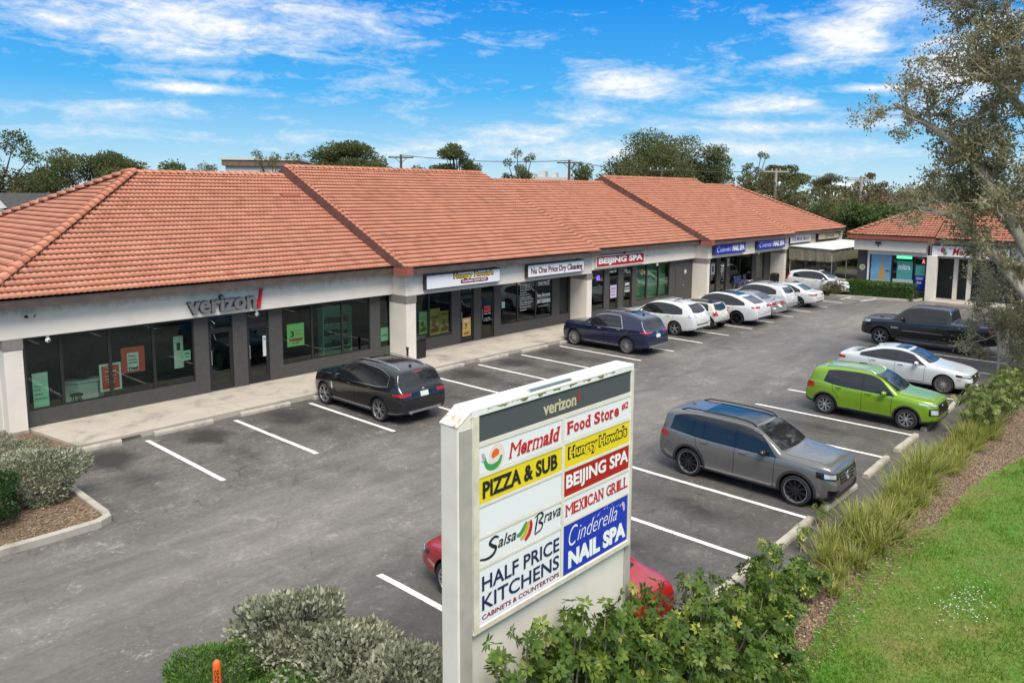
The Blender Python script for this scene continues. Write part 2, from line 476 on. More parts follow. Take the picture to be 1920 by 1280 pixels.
M = {}
M['asphalt'] = m_asphalt(); M['walk'] = m_concrete('pale_pavement_concrete', (.41, .365, .31), .42); M['kerb'] = m_concrete('kerb_concrete', (.40, .37, .32), .45)
M['stop'] = m_concrete('wheel_stop_concrete', (.42, .385, .33), .5)
M['stucco'] = m_stucco('white_stucco', (.82, .755, .665)); M['cream'] = m_stucco('clean_cream_stucco', (.76, .70, .615), False)
M['wall'] = flat('charcoal_wall_paint', (.062, .060, .056), .75, var=.12, bumpy=.15); M['capital'] = flat('taupe_band_paint', (.235, .205, .185), .8, var=.12)
M['tile'] = m_tile(); M['fascia'] = flat('dark_brown_board', (.085, .062, .055), .7, var=.25, vscale=3); M['barge'] = flat('rake_board_paint', (.13, .062, .05), .7, var=.25, vscale=2); M['redboard'] = flat('red_brown_board', (.30, .085, .06), .7, var=.15)
M['frame'] = flat('black_window_frame', (.018, .017, .016), .45); M['glass'] = m_glass('shop_glass', (.74, .84, .78), .035); M['glassgreen'] = m_glass('green_shop_glass', (.62, .78, .68), .05)
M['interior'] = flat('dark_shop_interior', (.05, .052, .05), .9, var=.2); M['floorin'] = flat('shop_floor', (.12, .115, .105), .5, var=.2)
M['mulch'] = m_mulch(); M['lawn'] = m_lawn(); M['ground'] = m_ground(); M['line'] = m_line()
M['steel'] = flat('brushed_metal', (.55, .55, .56), .3, .9); M['chrome'] = flat('bright_trim_metal', (.75, .75, .77), .15, 1.); M['black'] = flat('black_plastic', (.014, .014, .015), .5)
M['gblack'] = flat('gloss_black', (.008, .008, .009), .12, coat=.5); M['rubber'] = flat('tyre_rubber', (.016, .016, .016), .8, var=.2, vscale=30); M['clad'] = flat('grey_black_cladding', (.028, .028, .029), .6)
M['carglass'] = m_carglass(); M['under'] = flat('underbody_dark', (.006, .006, .006), .9)
M['alloy'] = flat('silver_alloy', (.62, .62, .63), .28, .85); M['darkalloy'] = flat('black_alloy', (.02, .02, .022), .3, .3)
M['redlens'] = flat('red_lens', (.38, .012, .012), .12, coat=.6); M['clearlens'] = flat('clear_lamp_lens', (.55, .57, .6), .08, .35, coat=.8); M['amber'] = flat('amber_lens', (.6, .2, .03), .2)
M['plate'] = flat('pale_number_plate', (.62, .66, .60), .5, var=.2, vscale=40)
M['white'] = flat('white_enamel', (.78, .77, .74), .4, var=.05); M['sign_white'] = flat('white_sign_face', (.80, .80, .83), .3, spec=.5)
M['text_black'] = flat('black_lettering', (.012, .012, .018), .5); M['text_red'] = flat('red_lettering', (.50, .015, .02), .45); M['text_white'] = flat('white_lettering', (.85, .85, .85), .45)
M['maroon'] = flat('maroon_lettering', (.22, .012, .03), .45); M['yellow'] = flat('yellow_sign_face', (.80, .62, .02), .35); M['red_face'] = flat('red_sign_face', (.42, .01, .015), .35)
M['blue_face'] = flat('blue_sign_face', (.012, .035, .42), .35); M['grey_face'] = flat('slate_sign_face', (.075, .082, .095), .4)
M['cab_dark'] = flat('dark_sign_cabinet', (.045, .04, .036), .5); M['gold'] = flat('gold_lettering', (.62, .42, .02), .4); M['navy'] = flat('navy_lettering', (.012, .02, .075), .5)
M['green_letter'] = flat('green_ink', (.05, .32, .08), .5); M['orange'] = flat('orange_plastic', (.75, .13, .02), .4); M['grey_letter'] = flat('grey_channel_letter', (.17, .165, .17), .4)
M['cream_face'] = flat('cream_sign_face', (.55, .47, .33), .5)
M['frame_cream'] = flat('yellowed_cream_frame', (.66, .59, .475), .5, var=.16, vscale=7); M['pole_cream'] = flat('weathered_cream_paint', (.74, .69, .615), .5, var=.07, vscale=3); M['pole_grey'] = flat('taupe_pole_paint', (.40, .365, .335), .6, var=.08)  # pole_grey is the taupe second paint colour of the sign's poles
M['rust'] = m_rust('rusting_cap_paint', (.74, .68, .6))
# ------------------------------------------------------------------ ground, lot, pavement
def sheet(name, pts, z, mat, sub=0):
    mb = MB(); mb.add([(x, y, z) for x, y in pts], [tuple(range(len(pts)))])
    return structure(mb.build(name, mat, recalc=False))

sheet('ground', [(-600, -400), (900, -400), (900, 900), (-600, 900)], -.06, M['ground'])
# parking lot with a ragged edge along the planting strip
rg = random.Random(3)
lot = [(-40, 4.3), (40.4, 4.3), (62, 3.0), (110, 3.0), (110, 24.5), (-40, 24.5)]
sheet('parking_lot', lot, 0, M['asphalt'])
sheet('side_road', [(40.5, -60), (62, -60), (62, 5.3), (40.5, 4.7)], -.004, M['asphalt'])

# pavement in front of the shops, cut by a few joints
def pavement():
    mb = MB()
    xs = [11.62, 17.05, 21.3, 25.2, 29.4, 33.6, 38.1, 42.4, 46.7, 51.1, 55.4, 59.7, 64.1]
    for a, b in zip(xs, xs[1:]):
        x0 = a + .006; y0 = 21.96
        p = [(x0, y0), (b - .006, y0), (b - .006, 24.62), (x0, 24.62)]
        if a == xs[0]: p[0] = (11.98, y0); p[3] = (11.52, 24.62)
        mb.hexa([(x, y, -.05) for x, y in p], [(x, y, .15) for x, y in p])
    return structure(mb.build('pavement', M['walk']))
pavement()
sheet('pavement_bed', [(12.2, 21.98), (64, 21.98), (64, 24.6), (12.2, 24.6)], .11, M['kerb'])

# painted lines
X0L, X0R, ST, YB, YF, YR = 13.214, 26.140, 2.74, 21.55, 17.18, 5.80
SKL, SKR = .197, .199
def painted_line(x0, y0, x1, y1, w=.13):
    d = Vector((x1 - x0, y1 - y0)).normalized(); n = Vector((-d.y, d.x)) * w / 2
    k = max(2, int(Vector((x1 - x0, y1 - y0)).length / .3)); r = random.Random(int(x0 * 100 + y0 * 10)); L = []; R_ = []
    for i in range(k + 1):
        t = i / k; x, y = x0 + (x1 - x0) * t, y0 + (y1 - y0) * t; j = r.uniform(-.006, .006)
        L.append((x + n.x + j, y + n.y)); R_.append((x - n.x + j, y - n.y))
    mb = MB(); mb.add([(x, y, .004) for x, y in L] + [(x, y, .004) for x, y in R_], [(i, i + 1, k + 2 + i, k + 1 + i) for i in range(k)])
    return structure(mb.build('parking_line', M['line'], recalc=False))
for k in range(0, 17):
    x = X0L + ST * k
    painted_line(x + SKL * (YB - 21.93), YB, x + SKL * (YF - 21.93), YF)
for k in range(-5, 7):
    x = X0R - ST * k
    painted_line(x, YR, x + SKR * 4.95, YR + 4.95)
for a in ((58.0, 17.9, 61.2, 17.4), (61.2, 17.4, 60.6, 15.9), (60.6, 15.9, 57.6, 16.6), (58.8, 17.75, 58.6, 16.4), (60.0, 17.55, 59.6, 16.1)):
    painted_line(*a)

# wheel stops: a bevelled concrete bar, copied
def wheel_stop_mesh(L=1.75):
    mb = MB(); pr = [(-.09, 0), (-.085, .075), (-.06, .115), (.06, .115), (.085, .075), (.09, 0)]
    n = 8; r = random.Random(2); P = []
    for i in range(n + 1):
        x = -L / 2 + L * i / n
        P.append([(x, y + r.uniform(-.004, .004), z + (r.uniform(-.006, .004) if z > .05 else 0)) for y, z in pr])
    mb.grid(P); k = len(pr)
    mb.f.append(tuple(range(k))); mb.m.append(0); mb.f.append(tuple(range(n * k, n * k + k))[::-1]); mb.m.append(0)
    return mb
ws0 = wheel_stop_mesh().build('wheel_stop', M['stop'])
shop_names = ['phone shop', 'pizza shop', 'dry cleaner', 'spa', 'nail salon', 'bakery']
pl_left = {0: 'under the phone shop\'s long window', 1: 'before the phone shop doors', 2: 'before the nose of the black SUV', 4: 'before the pizza shop poster window',
           5: 'before the pizza shop doors', 6: 'before the dry cleaner lettered window', 7: 'under the nose of the navy SUV'}
first = True
for k in (-1, 0, 1, 2, 4, 5, 6, 7, 8, 9, 10, 11, 12, 13, 14, 15):
    o = ws0 if first else dup(ws0); first = False
    x = X0L + ST * (k + .44)
    o.location = (x, 21.83, 0); o.rotation_euler = (0, 0, rad(random.uniform(-.5, .5)))
    if k == -1: lab = 'long concrete wheel stop beside the silver bush at the pavement\'s end'
    elif k in pl_left: lab = 'concrete wheel stop against the pavement ' + pl_left[k]
    else: lab = 'concrete wheel stop against the pavement ' + {8: 'in the empty bay past the navy SUV', 9: 'ahead of the first white SUV in the row', 10: 'ahead of the small cream hatchback', 11: 'ahead of the white coupe-backed crossover',
         12: 'ahead of the silver saloon', 13: 'ahead of the pearl SUV before the nail salon', 14: 'ahead of the white saloon before the nail salon', 15: 'in the bay by the black bin'}[k]
    tag(o, lab, 'wheel stop', 'concrete wheel stops along the shops')
lr = {0: 'ahead of the green SUV, half under grass', 1: 'in the empty bay beside the green SUV', 2: 'in the empty bay the grey SUV leaves free', 3: 'under the nose of the grey SUV',
      4: 'in the empty bay before the grey SUV with weeds at both ends', 5: 'behind the leafy shrubs next to the pylon sign', -1: 'in the empty bay between green SUV and white saloon', -2: 'ahead of the white saloon with sunroof'}
for k in (-3, -2, -1, 0, 1, 2, 3, 4, 5):
    o = dup(ws0); x = X0R - ST * (k + .42) + ST * 0
    o.location = (x + .08, 5.80, 0); o.rotation_euler = (0, 0, rad(random.uniform(-1.5, 1.5))); o.scale = (1.06, 1, 1)
    key = {-1: 0}.get(k, None)
    labs = {-3: 'ahead of the white saloon, almost hidden by shrubs', -2: 'in the empty bay between green SUV and white saloon', -1: 'under the nose of the green SUV', 0: 'in the empty bay next to the green SUV',
            1: 'in the empty bay on the far side of the grey SUV', 2: 'under the nose of the grey SUV', 3: 'in the empty bay this side of the grey SUV', 4: 'behind the leafy shrubs by the pylon sign', 5: 'at the nose of the red car'}
    tag(o, 'weathered concrete wheel stop ' + labs[k], 'wheel stop', 'weathered wheel stops along the planting strip')

# ------------------------------------------------------------------ planting strip and lawn
def strip_edge(f, x0, x1, n, seed, amp):
    r = random.Random(seed); return [(x, f(x) + r.uniform(-amp, amp)) for x in np.linspace(x0, x1, n)]
fl = lambda x: 4.12 - max(0, x - 17) * .112 + .10 * math.sin(x * .9)
up = strip_edge(lambda x: 5.10 + .07 * math.sin(x * 1.3) + .05 * math.sin(x * 3.1), -12, 40, 240, 5, .035)
lo = strip_edge(fl, -12, 40, 240, 6, .05)
mb = MB(); n = len(up)
rows = []
for t in np.linspace(0, 1, 9):
    rows.append([(up[i][0] * (1 - t) + lo[i][0] * t, up[i][1] * (1 - t) + lo[i][1] * t, .012 + .10 * math.sin(PI * t) + .02 * math.sin(i * 1.7 + t * 9)) for i in range(n)])
mb.grid(rows); structure(mb.build('mulch_bed', M['mulch'], smooth=179, recalc=False))
sheet('lawn', [(-14, -14)] + [(40.3, -14)] + [(40.3, 3.2)] + [(x, y + .12) for x, y in reversed(lo)], .02, M['lawn'])

# island at the pavement's end, edged with a kerb
def kerb_run(pts, w=.16, h=.15, name='kerb'):
    P = [Vector((x, y)) for x, y in pts]; mb = MB(); A = []; B = []
    for i, p in enumerate(P):
        t = ((P[min(i + 1, len(P) - 1)] - P[i]).normalized() + (P[i] - P[max(i - 1, 0)]).normalized()).normalized(); n = Vector((-t.y, t.x)) * w / 2; A.append(p + n); B.append(p - n)
    pr = []
    for a, b in zip(A, B): pr.append([(a.x, a.y, -.03), (a.x, a.y, h - .02), (a.x + (b.x - a.x) * .12, a.y + (b.y - a.y) * .12, h), (b.x - (b.x - a.x) * .12, b.y - (b.y - a.y) * .12, h), (b.x, b.y, h - .02), (b.x, b.y, -.03)])
    mb.grid(pr); k = 6; n = len(pr); mb.f += [tuple(range(k)), tuple(range((n - 1) * k, n * k))[::-1]]; mb.m += [0, 0]
    return structure(mb.build(name, M['kerb']))
kerb_run([(-6, 16.95), (0, 16.85), (5, 16.72), (8.2, 16.6), (9.0, 16.62), (9.26, 16.75), (9.36, 17.0), (9.62, 18.3), (10.0, 20.2), (10.3, 21.8)])
mb = MB(); mb.add([(-6, 16.95, .06), (5, 16.75, .07), (9.15, 16.65, .08), (9.35, 17.0, .09), (10.3, 21.85, .085), (13.2, 21.9, .085), (13.2, 24.9, .085), (-6, 24.9, .085)], [tuple(range(8))]); structure(mb.build('planting_bed', M['mulch'], recalc=False))
# bed under the clipped bushes by the entrance
kerb_run([(4.2, 5.2), (4.2, 9.6), (4.6, 10.0), (7.2, 9.75), (7.9, 9.2), (8.1, 6.0), (8.0, 5.2)], name='kerb')
mb = MB(); mb.add([(4.2, 5.1, .08), (8.0, 5.1, .08), (8.05, 9.1, .08), (7.2, 9.7, .08), (4.6, 9.95, .08), (4.2, 9.6, .08)], [tuple(range(6))]); structure(mb.build('planting_bed', M['mulch'], recalc=False))
# ------------------------------------------------------------------ tiled roofs
def tile_slope(name, P0, A, La, B, n, clip=None, parent=None, dx=.0283, per=.17, seed=0):
    P0, A, B = np.array(P0, float), np.array(A, float), np.array(B, float)
    bl = np.linalg.norm(B); Bu = B / bl; Nn = np.cross(A, Bu); Nn /= np.linalg.norm(Nn)
    u = np.arange(0, La + dx, dx); u[-1] = La
    h = .028 * (.5 + .5 * np.cos(2 * PI * u / per)) ** .75
    rng = np.random.default_rng(seed)
    rows = []; cidx = []
    for i in range(n):
        s0, s1 = i / n, (i + 1) / n
        jit = rng.normal(0, .004)
        for s, off, kind in ((s0 + .07 / bl, .016, 0), (s0, .050 + jit, 1), (min(s1 + .11 / bl, 1), .010, 2)):
            uu = u
            if clip is not None:
                c0, c1 = clip(min(s, 1)); uu = np.clip(u, c0, c1)
            P = P0 + uu[:, None] * A + s * B + Nn * (off + h)[:, None]
            rows.append(P)
    V = np.array(rows); m = len(u)
    F = []; att = []
    col = np.arange(m - 1)
    tileid = np.floor(u[:-1] / (2 * per)).astype(int)
    for i in range(n):
        r = rng.random(tileid.max() + 2)
        for a in (0, 1):
            k = (3 * i + a) * m
            F.append(np.stack([k + col, k + col + 1, k + m + col + 1, k + m + col], 1)); att.append(r[tileid] if a else r[tileid] * .3)
    V = V.reshape(-1, 3); F = np.concatenate(F); att = np.concatenate(att)
    # drop quads squeezed to nothing by the hips
    w = np.linalg.norm(V[F[:, 0]] - V[F[:, 1]], axis=1) + np.linalg.norm(V[F[:, 2]] - V[F[:, 3]], axis=1)
    k = w > 1e-4
    return np_mesh(name, V, F[k], M['tile'], parent, att[k], False, 'FACE')

def cap_row(name, p, q, parent, r=.125, L=.40, step=.34, lift=.05, seed=0):
    """overlapping barrel tiles from p up to q"""
    p, q = Vector(p), Vector(q); d = (q - p); n = max(1, int(d.length / step)); d.normalize()
    side = d.cross(Vector((0, 0, 1))).normalized(); up = side.cross(d).normalized()
    V = []; F = []; A = []; rng = random.Random(seed); seg = 7
    for i in range(n + 1):
        c = p + d * (i * step); a = rng.random()
        o = len(V)
        for t, rr, lf in ((.05, r * .82, lift * .1), (0, r * 1.08, lift), (L, r * .86, lift * .35)):
            for k in range(seg):
                an = PI * (k / (seg - 1)) ; ca, sa = math.cos(an), math.sin(an)
                pt = c + d * t + side * (ca * rr) + up * (sa * rr * .9 + lf - .03)
                V.append(tuple(pt))
        for j in range(2):
            for k in range(seg - 1):
                F.append((o + j * seg + k, o + j * seg + k + 1, o + (j + 1) * seg + k + 1, o + (j + 1) * seg + k)); A.append(a)
    return np_mesh(name, V, F, M['tile'], parent, A, False, 'FACE')

RY = 31.6; ZE = 3.63
mall = thing('shopping_plaza', 'long single storey row of shops under stepped terracotta tile roofs', 'shopping plaza', (0, 0, 0))
# section: x0, x1, fascia plane
SECT = [(10.95, 25.2, 24.35), (25.2, 38.1, 23.5), (38.1, 51.0, 24.35), (51.0, 64.0, 23.5), (64.0, 78.4, 24.35)]
SL = .436
roof_of = []
for i, (x0, x1, fy) in enumerate(SECT):
    ye = fy - .40; dy = RY - ye; zr = ZE + SL * dy
    nrow = 26 if fy > 24 else 29
    dx = .0283 if i < 3 else .034
    e0, e1 = x0, x1; clip = None
    if i == 0:
        e0, e1 = 10.3, 24.93; clip = lambda s: (7.65 * s, 99)
    elif i in (1, 3):
        e0, e1 = x0 - .30, x1 + .30
    elif i == 2: e0, e1 = x0 + .30, x1 - .3
    else:
        e0, e1 = x0 + .3, 78.1; clip = lambda s: (0, 78.1 - 64.3 - 7.4 * s)
    rf = tile_slope('roof', (e0, ye, ZE), (1, 0, 0), e1 - e0, (0, dy, zr - ZE), nrow, clip, mall, dx, seed=i)
    roof_of.append(rf)
    # plain rear slope
    mb = MB(); yb = 2 * RY - ye
    a, b = (e0, e1)
    ra, rb = (a + (7.65 if i == 0 else 0), b - (7.4 if i == 4 else 0))
    mb.add([(ra, RY, zr), (rb, RY, zr), (b, yb, ZE), (a, yb, ZE)], [(0, 1, 2, 3)])
    if i == 4: mb.add([(rb, RY, zr), (b, ye, ZE), (b, yb, ZE)], [(0, 1, 2)])
    mb.build('rear_slope', M['tile'], rf, recalc=False)
    cap_row('ridge_cap', (ra, RY, zr + .03), (rb - .3, RY, zr + .03), rf, lift=.035, seed=i)
    # eave board
    mb = MB(); mb.box((e0 if i else 10.36, ye + .03, ZE - .23), (e1 if i < 4 else 78.05, ye + .10, ZE - .005))
    if i == 0: mb.box((10.36, ye + .10, ZE - .23), (10.43, 39.2, ZE - .005))
    if i == 4: mb.box((77.98, ye + .10, ZE - .23), (78.05, 39.2, ZE - .005))
    # soffit
    mb.box((e0 + .1, ye + .10, ZE - .235), (min(e1, 78.0), fy + .05, ZE - .20))
    mb.build('eave_board', M['fascia'], mall)
    if i in (1, 3):      # the raised gable end with its barge board
        t = .03
        mb = MB()
        pr = [(ye + .02, ZE - .26), (ye + .02, ZE + .04), (RY, zr + .04), (2 * RY - ye, ZE + .04), (2 * RY - ye, ZE - .26), (RY, zr - .40)]
        mb.hexa([(e0 - .045, y, z) for y, z in pr[:3] + [pr[5]]], [(e0 + .02, y, z) for y, z in pr[:3] + [pr[5]]])
        mb.hexa([(e0 - .045, y, z) for y, z in (pr[2], pr[3], pr[4], pr[5])], [(e0 + .02, y, z) for y, z in (pr[2], pr[3], pr[4], pr[5])])
        mb.build('barge_board', M['barge'], rf)
        mb = MB(); mb.box((e0 - .06, ye - .01, ZE - .25), (e0 + .34, ye + .028, ZE + .05)); mb.box((e0 - .075, ye - .01, ZE - .25), (e0 - .046, ye + .75, ZE - .0))
        mb.build('barge_end', M['redboard'], rf)
        cap_row('rake_cap', (e0 + .02, ye, ZE + .04), (e0 + .02, RY - .2, zr + .0), rf, r=.07, L=.36, step=.27, lift=.03, seed=9 + i)
# left hip end
hip = tile_slope('roof', (10.3, 39.25, ZE), (0, -1, 0), 15.3, (7.65, 0, SL * 7.65), 26, lambda s: (7.65 * s, 15.3 - 7.65 * s), mall, seed=21)
cap_row('hip_cap', (10.36, 24.0, ZE + .06), (17.9, 31.52, ZE + SL * 7.65 + .06), hip, r=.15, L=.46, step=.385, lift=.07, seed=5)
cap_row('hip_cap', (10.36, 39.2, ZE + .06), (17.9, 31.68, ZE + SL * 7.65 + .06), hip, r=.15, L=.46, step=.385, lift=.07, seed=6)
cap_row('hip_cap', (78.0, 24.0, ZE + .05), (70.75, 31.52, ZE + SL * 7.65 + .05), roof_of[4], r=.13, L=.46, step=.385, lift=.06, seed=8)
# a short spare cap tile lying below the gable
mb = MB(); mb.tube([(23.4, 29.6, 6.14), (24.3, 29.6, 6.14)], .11, 10); 
mb.build('vent_tile', M['redboard'], roof_of[0], smooth=60)

# ------------------------------------------------------------------ walls and openings
WY = 24.60; FZ = .15; SOF = 2.58
for i, (x0, x1, fy) in enumerate(SECT):
    mb = MB(); mb.box((x0, fy, SOF), (x1, WY + .12, 3.46))
    mb.build('bulkhead', M['stucco'], mall, bevel=.012)
mb = MB(); mb.box((11.0, 24.9, -.05), (11.15, 39.0, 3.45)); mb.box((78.2, 24.9, -.05), (78.35, 39.0, 3.45)); mb.box((11.0, 38.9, -.05), (78.35, 39.05, 3.45))
mb.build('end_wall', M['stucco'], mall)
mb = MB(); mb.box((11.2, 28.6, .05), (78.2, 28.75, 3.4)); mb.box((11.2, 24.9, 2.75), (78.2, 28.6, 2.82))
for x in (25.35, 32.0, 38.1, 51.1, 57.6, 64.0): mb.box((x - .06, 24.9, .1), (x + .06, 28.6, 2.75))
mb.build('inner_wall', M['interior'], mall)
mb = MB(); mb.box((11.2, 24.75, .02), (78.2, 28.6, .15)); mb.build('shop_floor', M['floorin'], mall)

def storefront(x0, x1, ops):
    """ops: (xa, xb, z0, z1, 'w' | 'd', glass, extra) cut in a charcoal wall"""
    wall = MB(); x = x0; top = SOF + .02
    for (xa, xb, z0, z1, kind, gm) in ops:
        if xa > x + 1e-3: wall.box((x, WY, FZ - .05), (xa, WY + .14, top))
        if z0 > FZ + .02: wall.box((xa, WY, FZ - .05), (xb, WY + .14, z0))
        if z1 < top - .01: wall.box((xa, WY, z1), (xb, WY + .14, top))
        f = MB(); t = .045; ya, yb = WY + .035, WY + .10
        f.box((xa, ya, z0), (xa + t, yb, z1)); f.box((xb - t, ya, z0), (xb, yb, z1)); f.box((xa + t, ya, z1 - t), (xb - t, yb, z1))
        if kind == 'w':
            f.box((xa + t, ya, z0), (xb - t, yb, z0 + t))
            wn = f.build('window', M['frame'], mall)
            p = MB(); p.box((xa + t, WY + .06, z0 + t), (xb - t, WY + .068, z1 - t)); p.build('pane', M[gm], wn)
        else:
            s = .075; dh = 2.06
            f.box((xa + t, ya, dh), (xb - t, yb, dh + .06))
            f.box((xa + t, ya + .01, z0 + .03), (xa + t + s, yb - .01, dh)); f.box((xb - t - s, ya + .01, z0 + .03), (xb - t, yb - .01, dh))
            f.box((xa + t + s, ya + .01, z0 + .03), (xb - t - s, yb - .01, z0 + .24)); f.box((xa + t + s, ya + .01, dh - .08), (xb - t - s, yb - .01, dh))
            dn = f.build('door', M['frame'], mall)
            p = MB(); p.box((xa + t + s, WY + .06, z0 + .24), (xb - t - s, WY + .068, dh - .08)); p.build('pane', M[gm], dn)
            p = MB(); p.box((xa + t, WY + .06, dh + .06), (xb - t, WY + .068, z1 - t)); p.build('transom_pane', M[gm], dn)
            p = MB(); p.tube([(xa + t + .04, ya - .05, 1.0), (xa + t + .04, ya - .05, 1.45)], .014, 8); p.box((xa + t + .03, ya - .05, 1.02), (xa + t + .05, ya + .012, 1.05)); p.box((xa + t + .03, ya - .05, 1.40), (xa + t + .05, ya + .012, 1.43))
            p.build('handle', M['steel'], dn)
            p = MB(); p.box((xa, WY - .03, FZ), (xb, WY + .03, FZ + .025)); p.build('threshold', M['steel'], dn)
        x = xb
    if x < x1: wall.box((x, WY, FZ - .05), (x1, WY + .14, top))
    wall.build('storefront_wall', M['wall'], mall)

W, D = 'w', 'd'; T = 2.52
storefront(11.5, 25.3, [(11.62, 12.58, .58, T, W, 'glass'), (12.58, 13.98, .58, T, W, 'glass'), (13.98, 15.35, .58, T, W, 'glass'), (15.35, 16.71, .58, T, W, 'glass'),
    (17.22, 18.13, FZ, T, D, 'glass'), (18.67, 19.56, FZ, T, D, 'glass'),
    (20.1, 21.43, .6, T, W, 'glass'), (21.43, 22.84, .6, T, W, 'glass'), (22.84, 24.2, .6, T, W, 'glass'), (24.72, 25.28, .6, T, W, 'glass')])
storefront(25.75, 37.7, [(26.5, 27.5, .62, T, W, 'glass'), (27.5, 28.85, .62, T, W, 'glass'), (29.4, 30.3, FZ, T, D, 'glass'), (30.78, 31.7, FZ, T, D, 'glass'),
    (32.16, 33.45, .62, T, W, 'glass'), (33.45, 34.85, .62, T, W, 'glass'), (34.85, 36.17, .62, T, W, 'glass'), (36.78, 37.6, .62, T, W, 'glass')])
storefront(38.2, 51.0, [(39.4, 40.9, .5, T, W, 'glass'), (41.4, 42.3, FZ, T, D, 'glass'), (42.85, 43.8, FZ, T, D, 'glass'),
    (44.25, 45.42, .6, T, W, 'glassgreen'), (45.5, 46.8, .6, T, W, 'glassgreen'), (46.88, 48.1, .6, T, W, 'glassgreen')])
storefront(51.35, 63.4, [(53.6, 54.5, FZ, T, D, 'glass'), (55.05, 55.95, FZ, T, D, 'glass'), (56.5, 58.2, .6, T, W, 'glass'), (58.2, 60.2, .6, T, W, 'glass'), (60.9, 62.3, .6, T, W, 'glass')])
storefront(63.8, 78.2, [(64.6, 66.2, .6, T, W, 'glass'), (66.8, 67.7, FZ, T, D, 'glass'), (68.4, 70.4, .6, T, W, 'glass'), (71.0, 73.0, .6, T, W, 'glass'), (73.6, 74.5, FZ, T, D, 'glass'), (75.0, 77.4, .6, T, W, 'glass')])
# a plain service door beside the green windows
mb = MB(); mb.box((48.85, WY - .03, FZ), (49.85, WY - .002, 2.15)); sd = mb.build('door', M['wall'], mall, bevel=.008)
mb = MB(); mb.blob((49.72, WY - .06, 1.05), (.035, .04, .035), 8, 6); mb.build('handle', M['chrome'], sd, smooth=60)

# columns
for (xa, xb, ya, yb) in ((11.02, 11.5, 24.37, 25.3), (25.22, 25.74, 23.52, 24.6), (37.72, 38.16, 23.52, 24.6), (51.02, 51.34, 23.52, 24.6), (63.42, 63.78, 23.52, 24.6)):
    mb = MB(); mb.box((xa, ya, .0), (xb, yb, 2.30)); c = mb.build('column', M['cream'], mall, bevel=.01)
    mb = MB(); mb.box((xa - .02, ya - .02, 2.30), (xb + .02, yb, SOF)); mb.build('capital', M['capital'], c, bevel=.008)
    mb = MB(); mb.box((xa - .012, ya - .012, 0), (xb + .012, yb, .16)); mb.build('plinth', M['kerb'], c)
# ------------------------------------------------------------------ signs on the bulkhead
def cabinet(label, x0, x1, z0, z1, y0, y1, face, cab='cab_dark', inset=.035, border=None, group=None):
    s = thing('shop_sign', label, 'shop sign', ((x0 + x1) / 2, y1, (z0 + z1) / 2), 0, group)
    s.location = (0, 0, 0)
    mb = MB(); mb.box((x0, y0, z0), (x1, y1, z1)); mb.build('cabinet', M[cab], s, bevel=.008)
    mb = MB(); mb.box((x0 + inset, y0 - .006, z0 + inset), (x1 - inset, y0 + .01, z1 - inset)); f = mb.build('sign_face', M[face], s)
    if border:
        mb = MB(); t = .03; a, b, c, d = x0 + inset + .02, x1 - inset - .02, z0 + inset + .02, z1 - inset - .02
        for bx in ((a, c, b, c + t), (a, d - t, b, d), (a, c + t, a + t, d - t), (b - t, c + t, b, d - t)):
            mb.box((bx[0], y0 - .012, bx[1]), (bx[2], y0 - .006, bx[3]))
        mb.build('border', M[border], f)
    return s

# phone shop: raised grey letters, red tick
s = thing('shop_sign', 'raised grey channel letters with a red tick over the phone shop doors', 'shop sign')
L_ = lettering('verizon', 16.38, 18.88, 2.70, 3.20, 24.30, M['grey_letter'], s, bold=.03, ext=.09, name='lettering')
lettering('verizon', 16.36, 18.90, 2.68, 3.22, 24.345, M['black'], s, bold=.045, ext=.06, name='letter_return')
poly_xz([(18.86, 2.95), (18.93, 2.96), (18.985, 2.80), (19.07, 3.28), (19.155, 3.28), (19.02, 2.66), (18.945, 2.66)], 24.34, .12, M['text_red'], 'tick_mark', s)

Y1 = 23.30
s = cabinet('white sign with gold letters and a maroon pill over the pizza shop', 26.12, 30.68, 2.74, 3.31, Y1, 23.50, 'sign_white')
def arched(txt, x0, x1, z0, z1, y, mat, parent, name, bold, amp=.02, grow=0., ext=.006):
    o = lettering(txt, x0 - grow, x1 + grow, z0 - grow, z1 + grow, y, mat, parent, bold=bold, ext=ext, name=name)
    return o
arched("Hungry Howie's", 27.72, 30.18, 3.03, 3.255, Y1 - .007, M['text_black'], s, 'letter_outline', .075, grow=.035)
arched("Hungry Howie's", 27.72, 30.18, 3.03, 3.255, Y1 - .016, M['gold'], s, 'lettering', .03)
mb = MB(); pts = [(28.2 + .075 * math.cos(a), 2.93 + .075 * math.sin(a)) for a in np.linspace(PI / 2, 3 * PI / 2, 8)] + [(29.78 + .075 * math.cos(a), 2.93 + .075 * math.sin(a)) for a in np.linspace(-PI / 2, PI / 2, 8)]
poly_xz(pts, Y1 - .006, .008, M['maroon'], 'maroon_pill', s)
lettering('FLAVORED CRUST PIZZA', 28.24, 29.74, 2.895, 2.97, Y1 - .016, M['text_white'], s, bold=.02, ext=.004)
s = cabinet('long white lightbox sign with narrow maroon letters over the dry cleaner', 32.62, 37.14, 2.75, 3.31, Y1, 23.50, 'sign_white')
lettering('Nu One Price Dry Cleaning', 32.86, 36.96, 2.82, 3.17, Y1 - .008, M['navy'], s, bold=.02, ext=.004, name='letter_outline')
lettering('Nu One Price Dry Cleaning', 32.875, 36.975, 2.825, 3.175, Y1 - .014, M['maroon'], s, bold=-.004, ext=.004)
s = cabinet('red board sign with white capitals and border on the bulkhead by the spa', 39.55, 44.42, 2.68, 3.28, 24.22, 24.35, 'red_face', 'white', .05)
lettering('BEIJING SPA', 39.75, 44.22, 2.78, 3.17, 24.212, M['text_white'], s, bold=.045, ext=.006)
